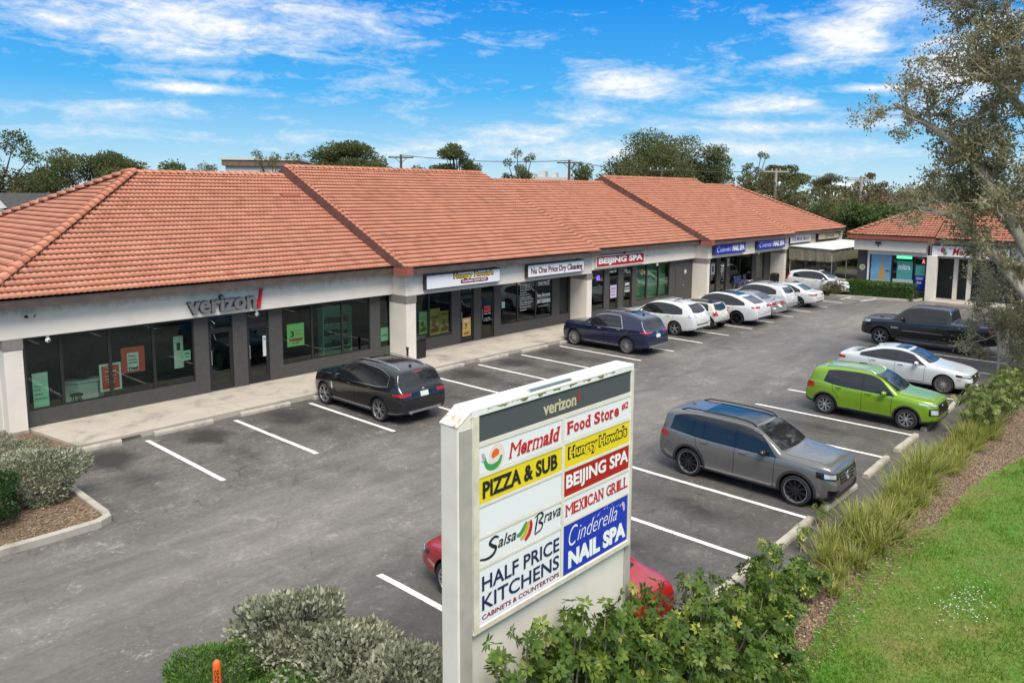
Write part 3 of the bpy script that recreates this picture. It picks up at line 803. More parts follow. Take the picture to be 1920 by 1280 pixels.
# ghost of a removed sign: a thin bare rail
mb = MB(); mb.box((44.9, 24.30, 3.02), (47.3, 24.348, 3.06)); mb.box((44.9, 24.30, 2.98), (44.94, 24.348, 3.10)); mb.box((47.26, 24.30, 2.98), (47.30, 24.348, 3.10))
tag(mb.build('sign_rail', M['cream']), 'thin bare sign rail on the stucco beyond the red sign', 'sign rail')
def script_nail(lab, x0, x1, z0, z1):
    s = cabinet(lab, x0, x1, z0, z1, Y1, 23.50, 'blue_face', 'cab_dark', .03)
    w = x1 - x0; h = z1 - z0
    lettering('C', x0 + .07 * w, x0 + .15 * w, z0 + .22 * h, z0 + .82 * h, Y1 - .008, M['text_white'], s, shear=.35, bold=-.012, ext=.004)
    lettering("inderella's", x0 + .155 * w, x0 + .52 * w, z0 + .26 * h, z0 + .72 * h, Y1 - .008, M['text_white'], s, shear=.4, bold=-.014, ext=.004)
    lettering('NAIL SPA', x0 + .56 * w, x0 + .96 * w, z0 + .20 * h, z0 + .83 * h, Y1 - .008, M['text_white'], s, bold=.05, ext=.004)
script_nail('bright blue lightbox sign over the nail salon door', 51.52, 56.06, 2.78, 3.38)
script_nail('bright blue lightbox sign next to the bakery sign', 58.0, 62.88, 2.79, 3.40)
s = cabinet('white sign in grey slanted script over the bakery', 66.1, 70.45, 2.81, 3.40, 24.2, 24.35, 'sign_white', 'cab_dark', .03)
lettering('A la Mode Bakery', 66.4, 70.15, 2.90, 3.28, 24.19, M['grey_letter'], s, shear=.3, bold=.02, ext=.004)
s = cabinet('cream sign with dark handwriting above the white awning', 71.95, 77.0, 2.80, 3.44, 24.15, 24.35, 'cream_face', 'cab_dark', .10)
lettering('Sylvia', 73.4, 75.7, 2.93, 3.30, 24.14, M['text_black'], s, shear=.35, bold=.0, ext=.004)

# small fixtures on the bulkhead
def sign_lamp(x, y, z, lab):
    t = thing('flood_light', lab, 'light fixture', (x, y, z), 0, 'small lamps on the bulkhead')
    mb = MB(); mb.tube([(0, 0, 0), (0, -.10, .02)], .02, 8); mb.build('bracket', M['black'], t)
    mb = MB(); mb.tube([(0, -.08, .0), (0, -.20, -.08)], [.05, .075], 10); mb.build('lamp_head', M['black'], t, smooth=40)
    return t
sign_lamp(30.3, 23.5, 3.40, 'small dark lamp above the gold lettered pizza sign')
sign_lamp(36.6, 23.5, 3.40, 'small dark lamp above the maroon lettered dry cleaner sign')
sign_lamp(42.3, 24.35, 3.38, 'small dark lamp above the red sign with white capitals')
sign_lamp(55.4, 23.5, 3.42, 'small dark lamp above the blue sign by the third column')
t = thing('twin_spotlight', 'pair of small black and white spotlights on the stucco near the corner column', 'light fixture', (11.72, 24.35, 3.18))
mb = MB(); mb.tube([(0, 0, .05), (0, -.05, .05)], .05, 12); mb.build('mount', M['white'], t)
for sx in (-1, 1):
    mb = MB(); mb.tube([(sx * .02, -.04, .04), (sx * .10, -.14, -.03)], [.035, .062], 12); h = mb.build('lamp_head', M['white'], t, smooth=40)
    mb = MB(); mb.tube([(sx * .10, -.14, -.03), (sx * .104, -.146, -.034)], [.055, .055], 12); mb.build('lens', M['gblack'], h)
def camera_dome(x, y, lab):
    t = thing('security_camera', lab, 'security camera', (x, y, SOF), 0, 'white cameras under the soffit')
    mb = MB(); mb.tube([(0, 0, 0), (0, 0, -.10)], .045, 10); mb.build('stem', M['white'], t, smooth=50)
    mb = MB(); mb.blob((0, -.01, -.15), (.075, .075, .075), 12, 8); h = mb.build('head', M['white'], t, smooth=60)
    mb = MB(); mb.blob((.01, -.075, -.155), (.03, .02, .03), 8, 6); mb.build('lens', M['gblack'], h, smooth=60)
camera_dome(12.19, 24.45, 'white security camera under the bulkhead by the corner column')
camera_dome(19.0, 24.45, 'white security camera over the phone shop doors')
camera_dome(32.9, 24.1, 'white security camera over the dry cleaner\'s first window')
camera_dome(46.3, 24.45, 'white security camera before the green windows')
camera_dome(60.1, 24.1, 'white security camera in the nail salon porch')

# ------------------------------------------------------------------ what shows in the shop windows
PY_ = 24.72
def poster(name, lab, cat, x0, x1, z0, z1, mat, y=PY_, t=.006, lines=(), group=None):
    """lines: (text, fx0, fx1, fz0, fz1, mat, bold)"""
    r = thing(name, lab, cat, (0, 0, 0), 0, group)
    mb = MB(); mb.box((x0, y, z0), (x1, y + t, z1)); mb.build('sheet', M[mat] if isinstance(mat, str) else mat, r)
    w, h = x1 - x0, z1 - z0
    for l in lines:
        if l[0] is None:
            mb = MB(); mb.box((x0 + l[1] * w, y - .004, z0 + l[3] * h), (x0 + l[2] * w, y - .001, z0 + l[4] * h)); mb.build('printed_panel', M[l[5]], r)
        else:
            lettering(l[0], x0 + l[1] * w, x0 + l[2] * w, z0 + l[3] * h, z0 + l[4] * h, y - .007, M[l[5]], r, bold=l[6] if len(l) > 6 else .02)
    return r
M['mint'] = flat('mint_paper', (.38, .62, .46), .6); M['pale'] = flat('pale_grey_paper', (.55, .57, .55), .6); M['redpaper'] = flat('red_paper', (.52, .06, .045), .6)
M['kraft'] = flat('golden_poster_paper', (.55, .36, .10), .6, var=.2, vscale=12); M['lime'] = flat('lime_paper', (.32, .60, .22), .6); M['lilac'] = flat('lilac_paper', (.55, .45, .62), .6)
M['crust'] = flat('pizza_crust_print', (.30, .10, .03), .6, var=.4, vscale=30); M['blind'] = flat('pale_green_blind', (.34, .43, .36), .6, var=.1, vscale=2)
poster('display_board', 'tall mint printed board standing inside the window by the corner column', 'poster', 11.78, 12.20, .60, 1.55, 'mint', lines=[(None, .0, 1, .80, 1, 'pale'), ('phones and plans', .1, .8, .60, .64, 'text_black'), ('family', .1, .5, .50, .54, 'text_black'), ('trade in', .1, .6, .38, .42, 'text_black'), ('internet home', .1, .85, .25, .29, 'text_black')])
poster('poster', 'white framed red poster standing across the window bar', 'poster', 13.66, 14.32, .74, 1.52, 'pale', lines=[(None, .1, .9, .07, .93, 'redpaper'), ('Welcome', .25, .75, .68, .76, 'pale'), ('come on in', .25, .75, .52, .58, 'pale'), ('store is', .25, .75, .40, .46, 'pale'), ('open', .35, .7, .26, .34, 'pale')])
poster('poster', 'red hanging placard with a white card that reads Deal', 'poster', 14.34, 15.08, 1.15, 1.90, 'redpaper', lines=[(None, .25, .73, .08, .78, 'pale'), ('Deal', .29, .70, .11, .24, 'text_black', .05), ('5G home', .3, .6, .62, .70, 'text_black'), ('internet', .3, .65, .48, .55, 'text_black'), ('save more', .3, .68, .36, .42, 'text_black')])
poster('poster', 'narrow pale hanging banner in the fourth window of the phone shop', 'poster', 16.13, 16.46, 1.02, 2.0, 'pale', y=24.9, lines=[(None, .3, .7, .55, .8, 'interior')])
poster('notice', 'small square mint notice by the phone shop door wall', 'notice', 16.36, 16.62, 1.26, 1.56, 'mint', lines=[('HOURS', .2, .8, .6, .8, 'text_black'), ('10-7', .3, .7, .3, .45, 'text_black')])
poster('poster', 'lime green poster with a large figure 3', 'poster', 20.38, 21.12, 1.15, 1.92, 'lime', lines=[('3', .17, .40, .42, .68, 'text_black', .02), ('ways', .46, .8, .60, .68, 'gold'), ('to save', .46, .85, .48, .56, 'gold'), (None, .1, .9, .22, .34, 'redpaper'), ('$180', .3, .7, .10, .18, 'text_black')])
poster('notice', 'small mint notice in the narrow window by the second column', 'notice', 24.83, 25.24, .80, 1.30, 'mint', lines=[('A+ Wi-Fi', .15, .85, .35, .5, 'text_black')])
poster('door_decal', 'white vertical strip of lettering on the second phone shop door', 'door decal', 19.31, 19.44, 1.0, 1.68, 'pale', y=24.645, t=.004, lines=[('24', .2, .8, .80, .9, 'text_black')])
for k, (a, b, c, d, lab) in enumerate(((26.98, 27.46, .80, 1.70, 'pale green pizza poster half hidden by the column'), (27.62, 28.24, .68, 1.74, 'tall golden pizza poster at the window bar'), (28.28, 28.80, .70, 1.60, 'shorter golden poster with red slices beside the tall one'))):
    p = poster('poster', lab, 'poster', a, b, c, d, 'lime' if k == 0 else 'kraft', y=24.72 + .02 * k, lines=[(('MIX', 'MIX MATCH', 'DEAL')[k], .15, .85, .62 if k == 1 else .8, .72 if k == 1 else .9, 'text_white' if k == 0 else 'maroon', .03)])
    w, h = b - a, d - c
    for fx, fz, r in ((.4, .45, .2), (.62, .22, .22), (.28, .16, .14)):
        mb = MB(); mb.lathe([(0, -.004), (w * r * 1.1, -.004), (w * r * 1.1, 0)], (a + w * fx, 24.718 + .02 * k, c + h * fz), 'y', 14); mb.build('printed_pizza', M['crust'], p)
p = poster('poster', 'golden poster with a figure 7 on the pizza shop door', 'poster', 29.58, 30.12, .42, 1.18, 'kraft', y=24.64, t=.004, lines=[('7', .3, .55, .35, .68, 'text_black', .04), ('MIGHTY', .15, .85, .78, .9, 'text_white', .03), (None, .15, .85, .08, .22, 'crust')])
poster('door_decal', 'red flame and white hours lettering on the second pizza shop door', 'door decal', 31.02, 31.48, 1.28, 1.56, 'redpaper', y=24.64, t=.004, lines=[('FRESH', .1, .9, .35, .6, 'text_black'), ('Open daily', -.05, 1.05, -.32, -.14, 'text_white'), ('11-10', .1, .9, -1.0, -.82, 'text_white'), ('Fri-Sat 11-11', -.05, 1.1, -1.3, -1.14, 'text_white')])
r = thing('window_lettering', 'column of white service names on the dry cleaner\'s middle window', 'window lettering')
for k, t_ in enumerate(('Dress Shirts', 'Pants Skirts', 'Suits Blazers', 'Sweaters', 'Wedding Gown', 'Leather Suede', 'Same Day Service', 'Fast Alterations', 'Wash Dry Fold', 'Bedding Linens', 'Uniforms')):
    z = 2.28 - k * .112; lettering(t_, 33.66, 33.66 + .062 * len(t_), z - .075, z, 24.655, M['text_white'], r, bold=.012, name='text_line')
r = thing('window_lettering', 'bold white words DRY CLEANING on the dry cleaner\'s third window', 'window lettering')
lettering('ONE PRICE', 35.06, 35.98, 2.12, 2.30, 24.655, M['text_white'], r, bold=.02, name='text_line'); lettering('Any Garment', 35.0, 36.05, 1.56, 1.76, 24.655, M['text_white'], r, bold=.03, name='text_line')
lettering('DRY CLEANING', 35.0, 36.08, 1.30, 1.47, 24.655, M['text_white'], r, bold=.05, name='text_line'); lettering('no exceptions', 35.1, 35.9, 1.12, 1.2, 24.655, M['text_white'], r, name='text_line')
poster('notice', 'small pale notice on the dry cleaner\'s first window', 'notice', 32.28, 32.52, 1.35, 1.62, 'mint', y=24.645, t=.004)
poster('poster', 'lilac sheet on the spa door', 'poster', 41.55, 42.20, .98, 1.64, 'lilac', y=24.64, t=.004, lines=[('MASSAGE', .15, .85, .7, .8, 'text_black'), ('$60 hour', .2, .8, .45, .56, 'text_black'), ('walk in', .2, .8, .2, .3, 'text_black')])
poster('door_decal', 'white OPEN HOURS letters on the second spa door', 'door decal', 43.0, 43.58, 1.36, 1.40, 'pale', y=24.64, t=.004, lines=[('OPEN', .1, .9, 4, 7.5, 'text_white', .03), ('9-9 DAILY', -.02, 1.02, -5, -1.5, 'text_white', .03)])
m_, nt_, nd_, lk_, b_ = nodes_of('violet_tube'); b_.inputs['Base Color'].default_value = (.1, .02, .4, 1); b_.inputs['Emission Color'].default_value = (.22, .05, 1, 1); b_.inputs['Emission Strength'].default_value = 3.; M['neon'] = m_
mb = MB(); mb.box((40.34, 24.70, 1.98), (40.40, 24.73, 2.22)); mb.box((40.40, 24.70, 2.18), (40.56, 24.73, 2.22)); mb.box((40.40, 24.70, 1.98), (40.56, 24.73, 2.02)); mb.box((40.52, 24.70, 2.02), (40.56, 24.73, 2.18))
tag(mb.build('neon_sign', M['neon']), 'small glowing violet neon ring in the spa window', 'neon sign')
mb = MB(); mb.box((44.2, 24.95, .5), (48.15, 24.97, 2.55)); tag(mb.build('window_blind', M['blind']), 'pale blind drawn behind the three green spa windows', 'blind')
def disc(name, lab, cat, x, z, r, y, mat, mark=None):
    t = thing(name, lab, cat, (x, y, z)); mb = MB(); mb.lathe([(0, -.012), (r, -.012), (r, 0)], (0, 0, 0), 'y', 22); mb.build('disc', M[mat], t)
    if mark: mb = MB(); mb.lathe([(r * .55, -.016), (r * .75, -.016)], (0, 0, 0), 'y', 22); mb.build('ring', M[mark], t, recalc=False)
disc('round_decal', 'dark oval badge on the first green window of the spa', 'window decal', 44.9, 2.12, .20, 24.655, 'wall', 'gold')
disc('round_notice', 'white round restroom sign on the charcoal wall by the service door', 'round sign', 50.1, 1.82, .14, 24.595, 'white', 'text_black')
poster('poster', 'black and white portrait poster on the nail salon door', 'poster', 53.72, 54.28, 1.4, 2.05, 'pale', y=24.64, t=.004, lines=[(None, .3, .75, .2, .8, 'interior')])
poster('notice', 'white notice on the second nail salon door', 'notice', 55.2, 55.5, 1.44, 1.74, 'pale', y=24.64, t=.004)
poster('notice', 'tall white notice on the wall beside the nail salon doors', 'notice', 56.08, 56.36, 1.8, 2.25, 'pale', y=24.59, t=.004, lines=[('A', .2, .8, .3, .7, 'text_black')])
# furniture seen inside the phone shop
t = thing('display_counter', 'white six sided counter with a dark bowl inside the phone shop window', 'counter', (13.55, 25.75, FZ))
ring = [(.62 * math.cos(a), .42 * math.sin(a)) for a in np.linspace(0, 2 * PI, 7)[:-1]]
mb = MB(); mb.hexa([(x * .92, y * .92, 0) for x, y in ring], [(x * .92, y * .92, .88) for x, y in ring]); mb.build('body', M['white'], t)
mb = MB(); mb.hexa([(x, y, .88) for x, y in ring], [(x, y, .93) for x, y in ring]); mb.build('counter_top', M['white'], t)
mb = MB(); mb.lathe([(0, 0), (.14, .0), (.22, .12), (.2, .12), (.12, .03)], (13.5, 25.7, FZ + .93), 'z', 18); tag(mb.build('bowl', M['black'], smooth=50), 'dark bowl on the white counter in the phone shop', 'bowl')
t = thing('stool', 'dark stool before the white counter in the phone shop', 'stool', (13.1, 25.15, FZ))
mb = MB(); mb.tube([(0, 0, .58), (0, 0, .63)], .18, 16); mb.build('seat', M['interior'], t)
for k in range(4):
    a = PI / 4 + k * PI / 2; mb = MB(); mb.tube([(.12 * math.cos(a), .12 * math.sin(a), .58), (.2 * math.cos(a), .2 * math.sin(a), 0)], .015, 6); mb.build('leg', M['black'], t)
t = thing('display_shelf', 'white shelves of boxed goods at the far end of the phone shop', 'shelf', (23.5, 26.2, FZ))
mb = MB(); mb.box((-.7, .0, 0), (.7, .04, 2.2)); mb.box((-.7, -.35, 0), (-.66, 0, 2.2)); mb.box((.66, -.35, 0), (.7, 0, 2.2)); mb.build('shelf_case', M['mint'], t)
for z in (.5, 1.0, 1.5): mb = MB(); mb.box((-.66, -.35, z), (.66, 0, z + .03)); mb.build('shelf_board', M['mint'], t)
mb = MB()
for z in (.53, 1.03, 1.53):
    for k in range(5): mb.box((-.6 + k * .24, -.3, z), (-.43 + k * .24, -.1, z + random.uniform(.12, .3)))
mb.build('boxed_goods', M['interior'], t)
# bins and chairs on the pavement
def bin_(x, y, lab):
    t = thing('litter_bin', lab, 'litter bin', (x, y, FZ), 0)
    mb = MB(); mb.hexa([(-.24, -.24, 0), (.24, -.24, 0), (.24, .24, 0), (-.24, .24, 0)], [(-.27, -.27, .78), (.27, -.27, .78), (.27, .27, .78), (-.27, .27, .78)]); mb.build('body', M['black'], t, bevel=.02)
    mb = MB(); mb.hexa([(-.29, -.29, .785), (.29, -.29, .785), (.29, .29, .785), (-.29, .29, .785)], [(-.2, -.2, .95), (.2, -.2, .95), (.2, .2, .95), (-.2, .2, .95)]); l = mb.build('lid', M['black'], t, bevel=.015)
    mb = MB(); mb.box((-.16, -.292, .80), (.16, -.25, .84)); mb.build('slot', M['gblack'], l)
bin_(26.02, 23.75, 'black litter bin tucked beside the second column'); bin_(62.3, 23.75, 'black litter bin by the column before the bakery')
t = thing('ash_post', 'slim black ash post in front of the second column', 'ash post', (24.88, 23.1, FZ))
mb = MB(); mb.tube([(0, 0, 0), (0, 0, .03)], .11, 14); mb.build('base', M['black'], t); mb = MB(); mb.tube([(0, 0, .03), (0, 0, .62)], .045, 12); mb.build('post', M['black'], t, smooth=40); mb = MB(); mb.blob((0, 0, .66), (.07, .07, .06), 12, 8); mb.build('cap', M['black'], t, smooth=60)
M['navyweb'] = flat('navy_vinyl', (.03, .03, .10), .4)
def chair(x, y, rz, lab):
    t = thing('waiting_chair', lab, 'chair', (x, y, FZ), rz, 'navy chairs outside the nail salon')
    mb = MB(); mb.box((-.24, -.24, .42), (.24, .24, .47)); mb.build('seat', M['navyweb'], t, bevel=.015)
    mb = MB(); mb.hexa([(-.23, .22, .55), (.23, .22, .55), (.23, .25, .55), (-.23, .25, .55)], [(-.23, .34, 1.05), (.23, .34, 1.05), (.23, .37, 1.05), (-.23, .37, 1.05)]); mb.build('backrest', M['navyweb'], t, bevel=.01)
    for sx in (-1, 1):
        mb = MB(); mb.tube([(sx * .26, -.30, 0), (sx * .26, -.22, .65), (sx * .26, .18, .66), (sx * .26, .26, .5), (sx * .25, .36, 1.08)], .016, 8); mb.build('side_frame', M['chrome'], t, smooth=60)
        mb = MB(); mb.tube([(sx * .26, .22, .5), (sx * .26, .38, 0)], .016, 8); mb.build('rear_leg', M['chrome'], t, smooth=60)
chair(57.0, 24.05, rad(-8), 'navy chair with chrome arms nearer the salon doors'); chair(57.75, 24.1, rad(4), 'navy chair between its twin and the nail salon bin'); chair(58.6, 24.1, rad(10), 'navy chair furthest along the nail salon pavement')

# ------------------------------------------------------------------ the pylon sign by the street
PYL = 4.80
s = thing('pylon_sign', 'tall cream double column sign board listing the shops, with rust on its cap', 'pylon sign', (0, 0, 0))
def pole(x0, x1, y0, y1, zt0, zt1):
    mb = MB(); mb.hexa([(x0, y0, -.05), (x1, y0, -.05), (x1, y1, -.05), (x0, y1, -.05)], [(x0, y0, zt0), (x1, y0, zt1), (x1, y1, zt1), (x0, y1, zt0)])
    return mb.build('pole', M['pole_cream'], s, bevel=.012)
p1 = pole(5.715, 5.897, 4.82, 5.05, 4.50, 4.60)
mb = MB(); mb.hexa([(5.71, 4.815, 4.503), (5.90, 4.815, 4.607), (5.90, 5.055, 4.607), (5.71, 5.055, 4.503)], [(5.71, 4.815, 4.515), (5.90, 4.815, 4.619), (5.90, 5.055, 4.619), (5.71, 5.055, 4.515)]); mb.build('pole_cap', M['rust'], p1)
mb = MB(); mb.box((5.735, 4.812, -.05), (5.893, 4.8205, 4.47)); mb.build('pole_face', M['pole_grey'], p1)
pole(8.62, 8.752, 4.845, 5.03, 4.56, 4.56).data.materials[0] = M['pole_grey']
mb = MB()
mb.box((5.90, PYL, 4.565), (8.655, 5.06, 4.63)); mb.box((5.90, PYL, 2.60), (8.655, 5.06, 2.66)); mb.box((5.90, PYL, 2.66), (5.985, 5.06, 4.565)); mb.box((8.60, PYL, 2.66), (8.655, 5.06, 4.565)); mb.box((5.985, 4.84, 2.66), (8.60, 5.03, 4.565))
cb_ = mb.build('cabinet', M['white'], s, bevel=.006)
mb = MB(); mb.box((5.905, PYL - .004, 2.605), (8.65, PYL + .002, 2.655)); mb.box((5.905, PYL - .004, 2.655), (5.98, PYL + .002, 4.57)); mb.box((8.605, PYL - .004, 2.655), (8.65, PYL + .002, 4.57)); mb.build('face_frame', M['frame_cream'], cb_)
mb = MB(); mb.box((5.93, 4.86, -.05), (8.615, 5.02, 2.60)); mb.build('skirt_panel', M['pole_cream'], s)
mb = MB(); mb.box((6.75, 4.82, 4.63), (7.45, 4.86, 4.655)); mb.build('top_rail', M['steel'], s)
M['moss'] = flat('green_mildew', (.16, .17, .05), .9, var=.5, vscale=30)
r_ = random.Random(4); xs_ = np.linspace(6.1, 8.25, 90); lo_ = [4.606 - .028 * max(0., math.sin(x * 23) * .6 + r_.uniform(-.3, .75)) for x in xs_]
mb = MB(); mb.add([(x, PYL - .0015, 4.608) for x in xs_] + [(x, PYL - .0015, z) for x, z in zip(xs_, lo_)], [(i, i + 1, 91 + i, 90 + i) for i in range(89)]); mb.build('mildew', M['moss'], s, recalc=False)
FY = PYL + .012
def panel(x0, x1, z0, z1, mat):
    mb = MB(); mb.box((x0 + .006, FY, z0 + .006), (x1 - .006, FY + .02, z1 - .006)); return mb.build('sign_panel', M[mat], s)
# divider strips
mb = MB(); mb.box((7.278, FY - .006, 2.66), (7.322, FY + .02, 4.282))
for z in (4.305,): mb.box((5.985, FY - .006, z - .022), (8.60, FY + .02, z + .022))
for z in (4.02, 3.755, 3.468, 3.19): mb.box((5.985, FY - .006, z - .014), (7.278, FY + .02, z + .014))
for z in (4.03, 3.757, 3.466, 3.20): mb.box((7.322, FY - .006, z - .014), (8.60, FY + .02, z + .014))
mb.build('divider', M['pole_cream'], s)
def T_(p, txt, x0, x1, z0, z1, mat, **k): return lettering(txt, x0, x1, z0, z1, FY - .003, M[mat], p, ext=.002, **k)
p = panel(5.985, 8.60, 4.327, 4.565, 'grey_face'); T_(p, 'verizon', 6.95, 7.52, 4.375, 4.495, 'cream_face', bold=.03)
poly_xz([(7.525, 4.46), (7.545, 4.46), (7.555, 4.44), (7.575, 4.52), (7.595, 4.52), (7.563, 4.41), (7.55, 4.41)], FY - .003, .002, M['text_red'], 'tick_mark', p)
# serif lettering: bold letters with slab ends added
SER = {'M': [(0.08, 0), (.92, 0), (.06, 1), (.94, 1)], 'E': [(.12, 0), (.12, 1)], 'X': [(.14, 0), (.86, 0), (.14, 1), (.86, 1)], 'I': [(.5, 0), (.5, 1)], 'C': [(.9, .78)], 'A': [(.1, 0), (.9, 0)], 'N': [(.1, 0), (.1, 1), (.9, 1)],
       'G': [(.85, .42)], 'R': [(.12, 0), (.88, 0), (.12, 1)], 'L': [(.14, 0), (.14, 1)], 'F': [(.14, 0), (.14, 1)], 'd': [(.88, 0), (.80, 1)], 'r': [(.3, 0), (.2, 1)], 'm': [(.1, 0), (.5, 0), (.9, 0), (.06, 1)], 'i': [(.5, 0), (.35, .72)], 't': [], 'S': [], 'o': [], 'e': [], 'a': [(.92, 0)]}
def serif_text(p, txt, x0, x1, z0, z1, mat, bold=.03, gap=.08, sw=.028, shear=0.):
    cap = z1 - z0
    asp = {'M': 1.0, 'I': .38, 'i': .32, 'm': 1.0, 't': .42, 'r': .5, 'L': .62, 'E': .68, ' ': .32, 'F': .66, '#': .7, '2': .6}
    low = 'aceimnorsuvxz'
    ws = [asp.get(c, .74 if c.isupper() else .6) for c in txt]; tot = sum(ws) + gap * (len(txt) - 1); k = (x1 - x0) / tot; x = x0
    word = bmesh.new()
    for c, w in zip(txt, ws):
        if c != ' ':
            h = cap * (.74 if c in low and c != 'i' else 1.0)
            o = T_(None, c, x, x + w * k, z0, z0 + h, mat, bold=bold if c not in 'Mm' else 0., shear=0.); word.from_mesh(o.data); me = o.data; bpy.data.objects.remove(o); bpy.data.meshes.remove(me)
            mb = MB()
            for fx, fz in SER.get(c, []):
                cx = x + fx * w * k; cz = z0 + fz * h; hh = .095 * cap; q = sw * (.8 if c in 'Mm' else 1.)
                zz = (cz, cz + hh) if fz < .2 else ((cz - hh, cz) if fz > .95 else (cz - hh / 2, cz + hh / 2))
                mb.box((max(x - .006, cx - q), FY - .0055, zz[0]), (min(x + w * k + .006, cx + q), FY - .003, zz[1]))
            if mb.v:
                m2 = bpy.data.meshes.new('serif'); m2.from_pydata(mb.v, [], mb.f); word.from_mesh(m2); bpy.data.meshes.remove(m2)
        x += (w + gap) * k
    if shear:
        for v_ in word.verts: v_.co.x += (v_.co.z - z0) * shear - cap * shear * .5
    me = bpy.data.meshes.new('lettering'); word.to_mesh(me); word.free(); me.materials.append(M[mat]); o = bpy.data.objects.new('lettering', me); COL.objects.link(o)
    if p is not None: o.parent = p
    return o
p = panel(5.985, 7.278, 4.034, 4.283, 'sign_white'); serif_text(p, 'Mermaid', 6.44, 7.22, 4.085, 4.225, 'text_red', shear=.25)
# round emblem: a fish tail, a shell and bubbles
mb = MB(); mb.lathe([(0, -.002), (.115, -.002), (.115, 0)], (6.24, FY - .001, 4.16), 'y', 28); mb.build('emblem_disc', flat('pale_pink_ink', (.78, .66, .62), .5), p)
stroke_xz([(6.06, 4.19), (6.10, 4.10), (6.18, 4.07), (6.27, 4.09), (6.31, 4.15)], .055, FY - .004, 0, M['green_letter'], 'emblem_tail', p)
stroke_xz([(6.03, 4.22), (6.06, 4.18), (6.03, 4.15)], .04, FY - .005, 0, flat('lilac_ink', (.5, .42, .55), .5), 'emblem_fin', p)
stroke_xz([(6.17, 4.16), (6.22, 4.19), (6.27, 4.18)], .07, FY - .005, 0, M['orange'], 'emblem_shell', p)
p = panel(7.322, 8.60, 4.044, 4.283, 'sign_white'); serif_text(p, 'Food Store', 7.37, 8.36, 4.11, 4.235, 'text_red'); T_(p, '#2', 8.42, 8.56, 4.155, 4.235, 'text_red', bold=.02)
p = panel(5.985, 7.278, 3.769, 4.006, 'yellow'); T_(p, 'PIZZA & SUB', 6.04, 7.20, 3.81, 3.965, 'text_black', bold=.035)
p = panel(7.322, 8.60, 3.771, 4.016, 'yellow')
lettering("Hungry Howie's", 7.385, 8.555, 3.815, 3.985, FY - .002, M['text_black'], p, bold=.09, ext=.001, name='letter_outline'); lettering("Hungry Howie's", 7.41, 8.53, 3.835, 3.965, FY - .005, M['yellow'], p, bold=.025, ext=.001)
panel(5.985, 7.278, 3.482, 3.741, 'sign_white')
p = panel(7.322, 8.60, 3.48, 3.743, 'red_face'); T_(p, 'BEIJING SPA', 7.36, 8.58, 3.52, 3.70, 'text_white', bold=.03)
p = panel(7.322, 8.60, 3.214, 3.452, 'sign_white'); serif_text(p, 'MEXICAN GRILL', 7.36, 8.58, 3.275, 3.395, 'text_red', bold=.015, sw=.024)
p = panel(5.985, 7.278, 3.204, 3.454, 'sign_white')
stroke_xz([(6.27, 3.40), (6.21, 3.42), (6.14, 3.385), (6.18, 3.345), (6.23, 3.315), (6.19, 3.265), (6.10, 3.25), (6.0, 3.27)], .034, FY - .004, 0, M['text_black'], 'brush_letter', p)
T_(p, 'alsa', 6.26, 6.53, 3.30, 3.405, 'text_black', shear=.3, bold=.005)
stroke_xz([(6.70, 3.42), (6.66, 3.38), (6.60, 3.33), (6.54, 3.33)], .05, FY - .004, 0, M['green_letter'], 'pepper_print', p); stroke_xz([(6.73, 3.42), (6.70, 3.36), (6.66, 3.30), (6.60, 3.28)], .05, FY - .005, 0, M['gold'], 'pepper_print', p); stroke_xz([(6.76, 3.42), (6.765, 3.36), (6.73, 3.29), (6.67, 3.25)], .055, FY - .006, 0, M['text_red'], 'pepper_print', p)
stroke_xz([(6.88, 3.43), (6.855, 3.35), (6.83, 3.26)], .026, FY - .004, 0, M['text_black'], 'brush_letter', p); stroke_xz([(6.83, 3.42), (6.92, 3.445), (6.965, 3.41), (6.90, 3.36), (6.955, 3.33), (6.93, 3.28), (6.83, 3.255)], .024, FY - .005, 0, M['text_black'], 'brush_letter', p)
T_(p, 'rava', 6.98, 7.265, 3.325, 3.405, 'text_black', shear=.3, bold=.005)
p = panel(5.985, 7.278, 2.665, 3.176, 'sign_white'); T_(p, 'HALF PRICE', 6.03, 7.25, 2.965, 3.105, 'navy', bold=.015); T_(p, 'KITCHENS', 6.03, 7.25, 2.785, 2.925, 'navy', bold=.012); T_(p, 'CABINETS & COUNTERTOPS', 6.03, 7.25, 2.70, 2.745, 'maroon', bold=.01)
p = panel(7.322, 8.60, 2.665, 3.186, 'blue_face'); T_(p, 'C', 7.42, 7.58, 2.945, 3.15, 'text_white', shear=.35, bold=-.014); T_(p, 'inderella', 7.58, 8.37, 2.965, 3.125, 'text_white', shear=.4, bold=-.016)
T_(p, 'NAIL SPA', 7.415, 8.56, 2.715, 2.90, 'text_white', bold=.055)
mb = MB(); r_ = random.Random(8)
for k in range(26):
    a = r_.uniform(0, 1); mb.lathe([(0, 0), (.006 * r_.uniform(.5, 1.2), 0)], (7.85 + a * .62, FY - .002, 3.09 + .07 * math.sin(a * PI) + r_.uniform(-.02, .02)), 'y', 6)
mb.build('sparkle_print', M['text_white'], p, recalc=False)
stroke_xz([(8.47, 3.12), (8.505, 3.09), (8.52, 3.02)], .05, FY - .003, 0, M['lilac'], 'nail_print', p)
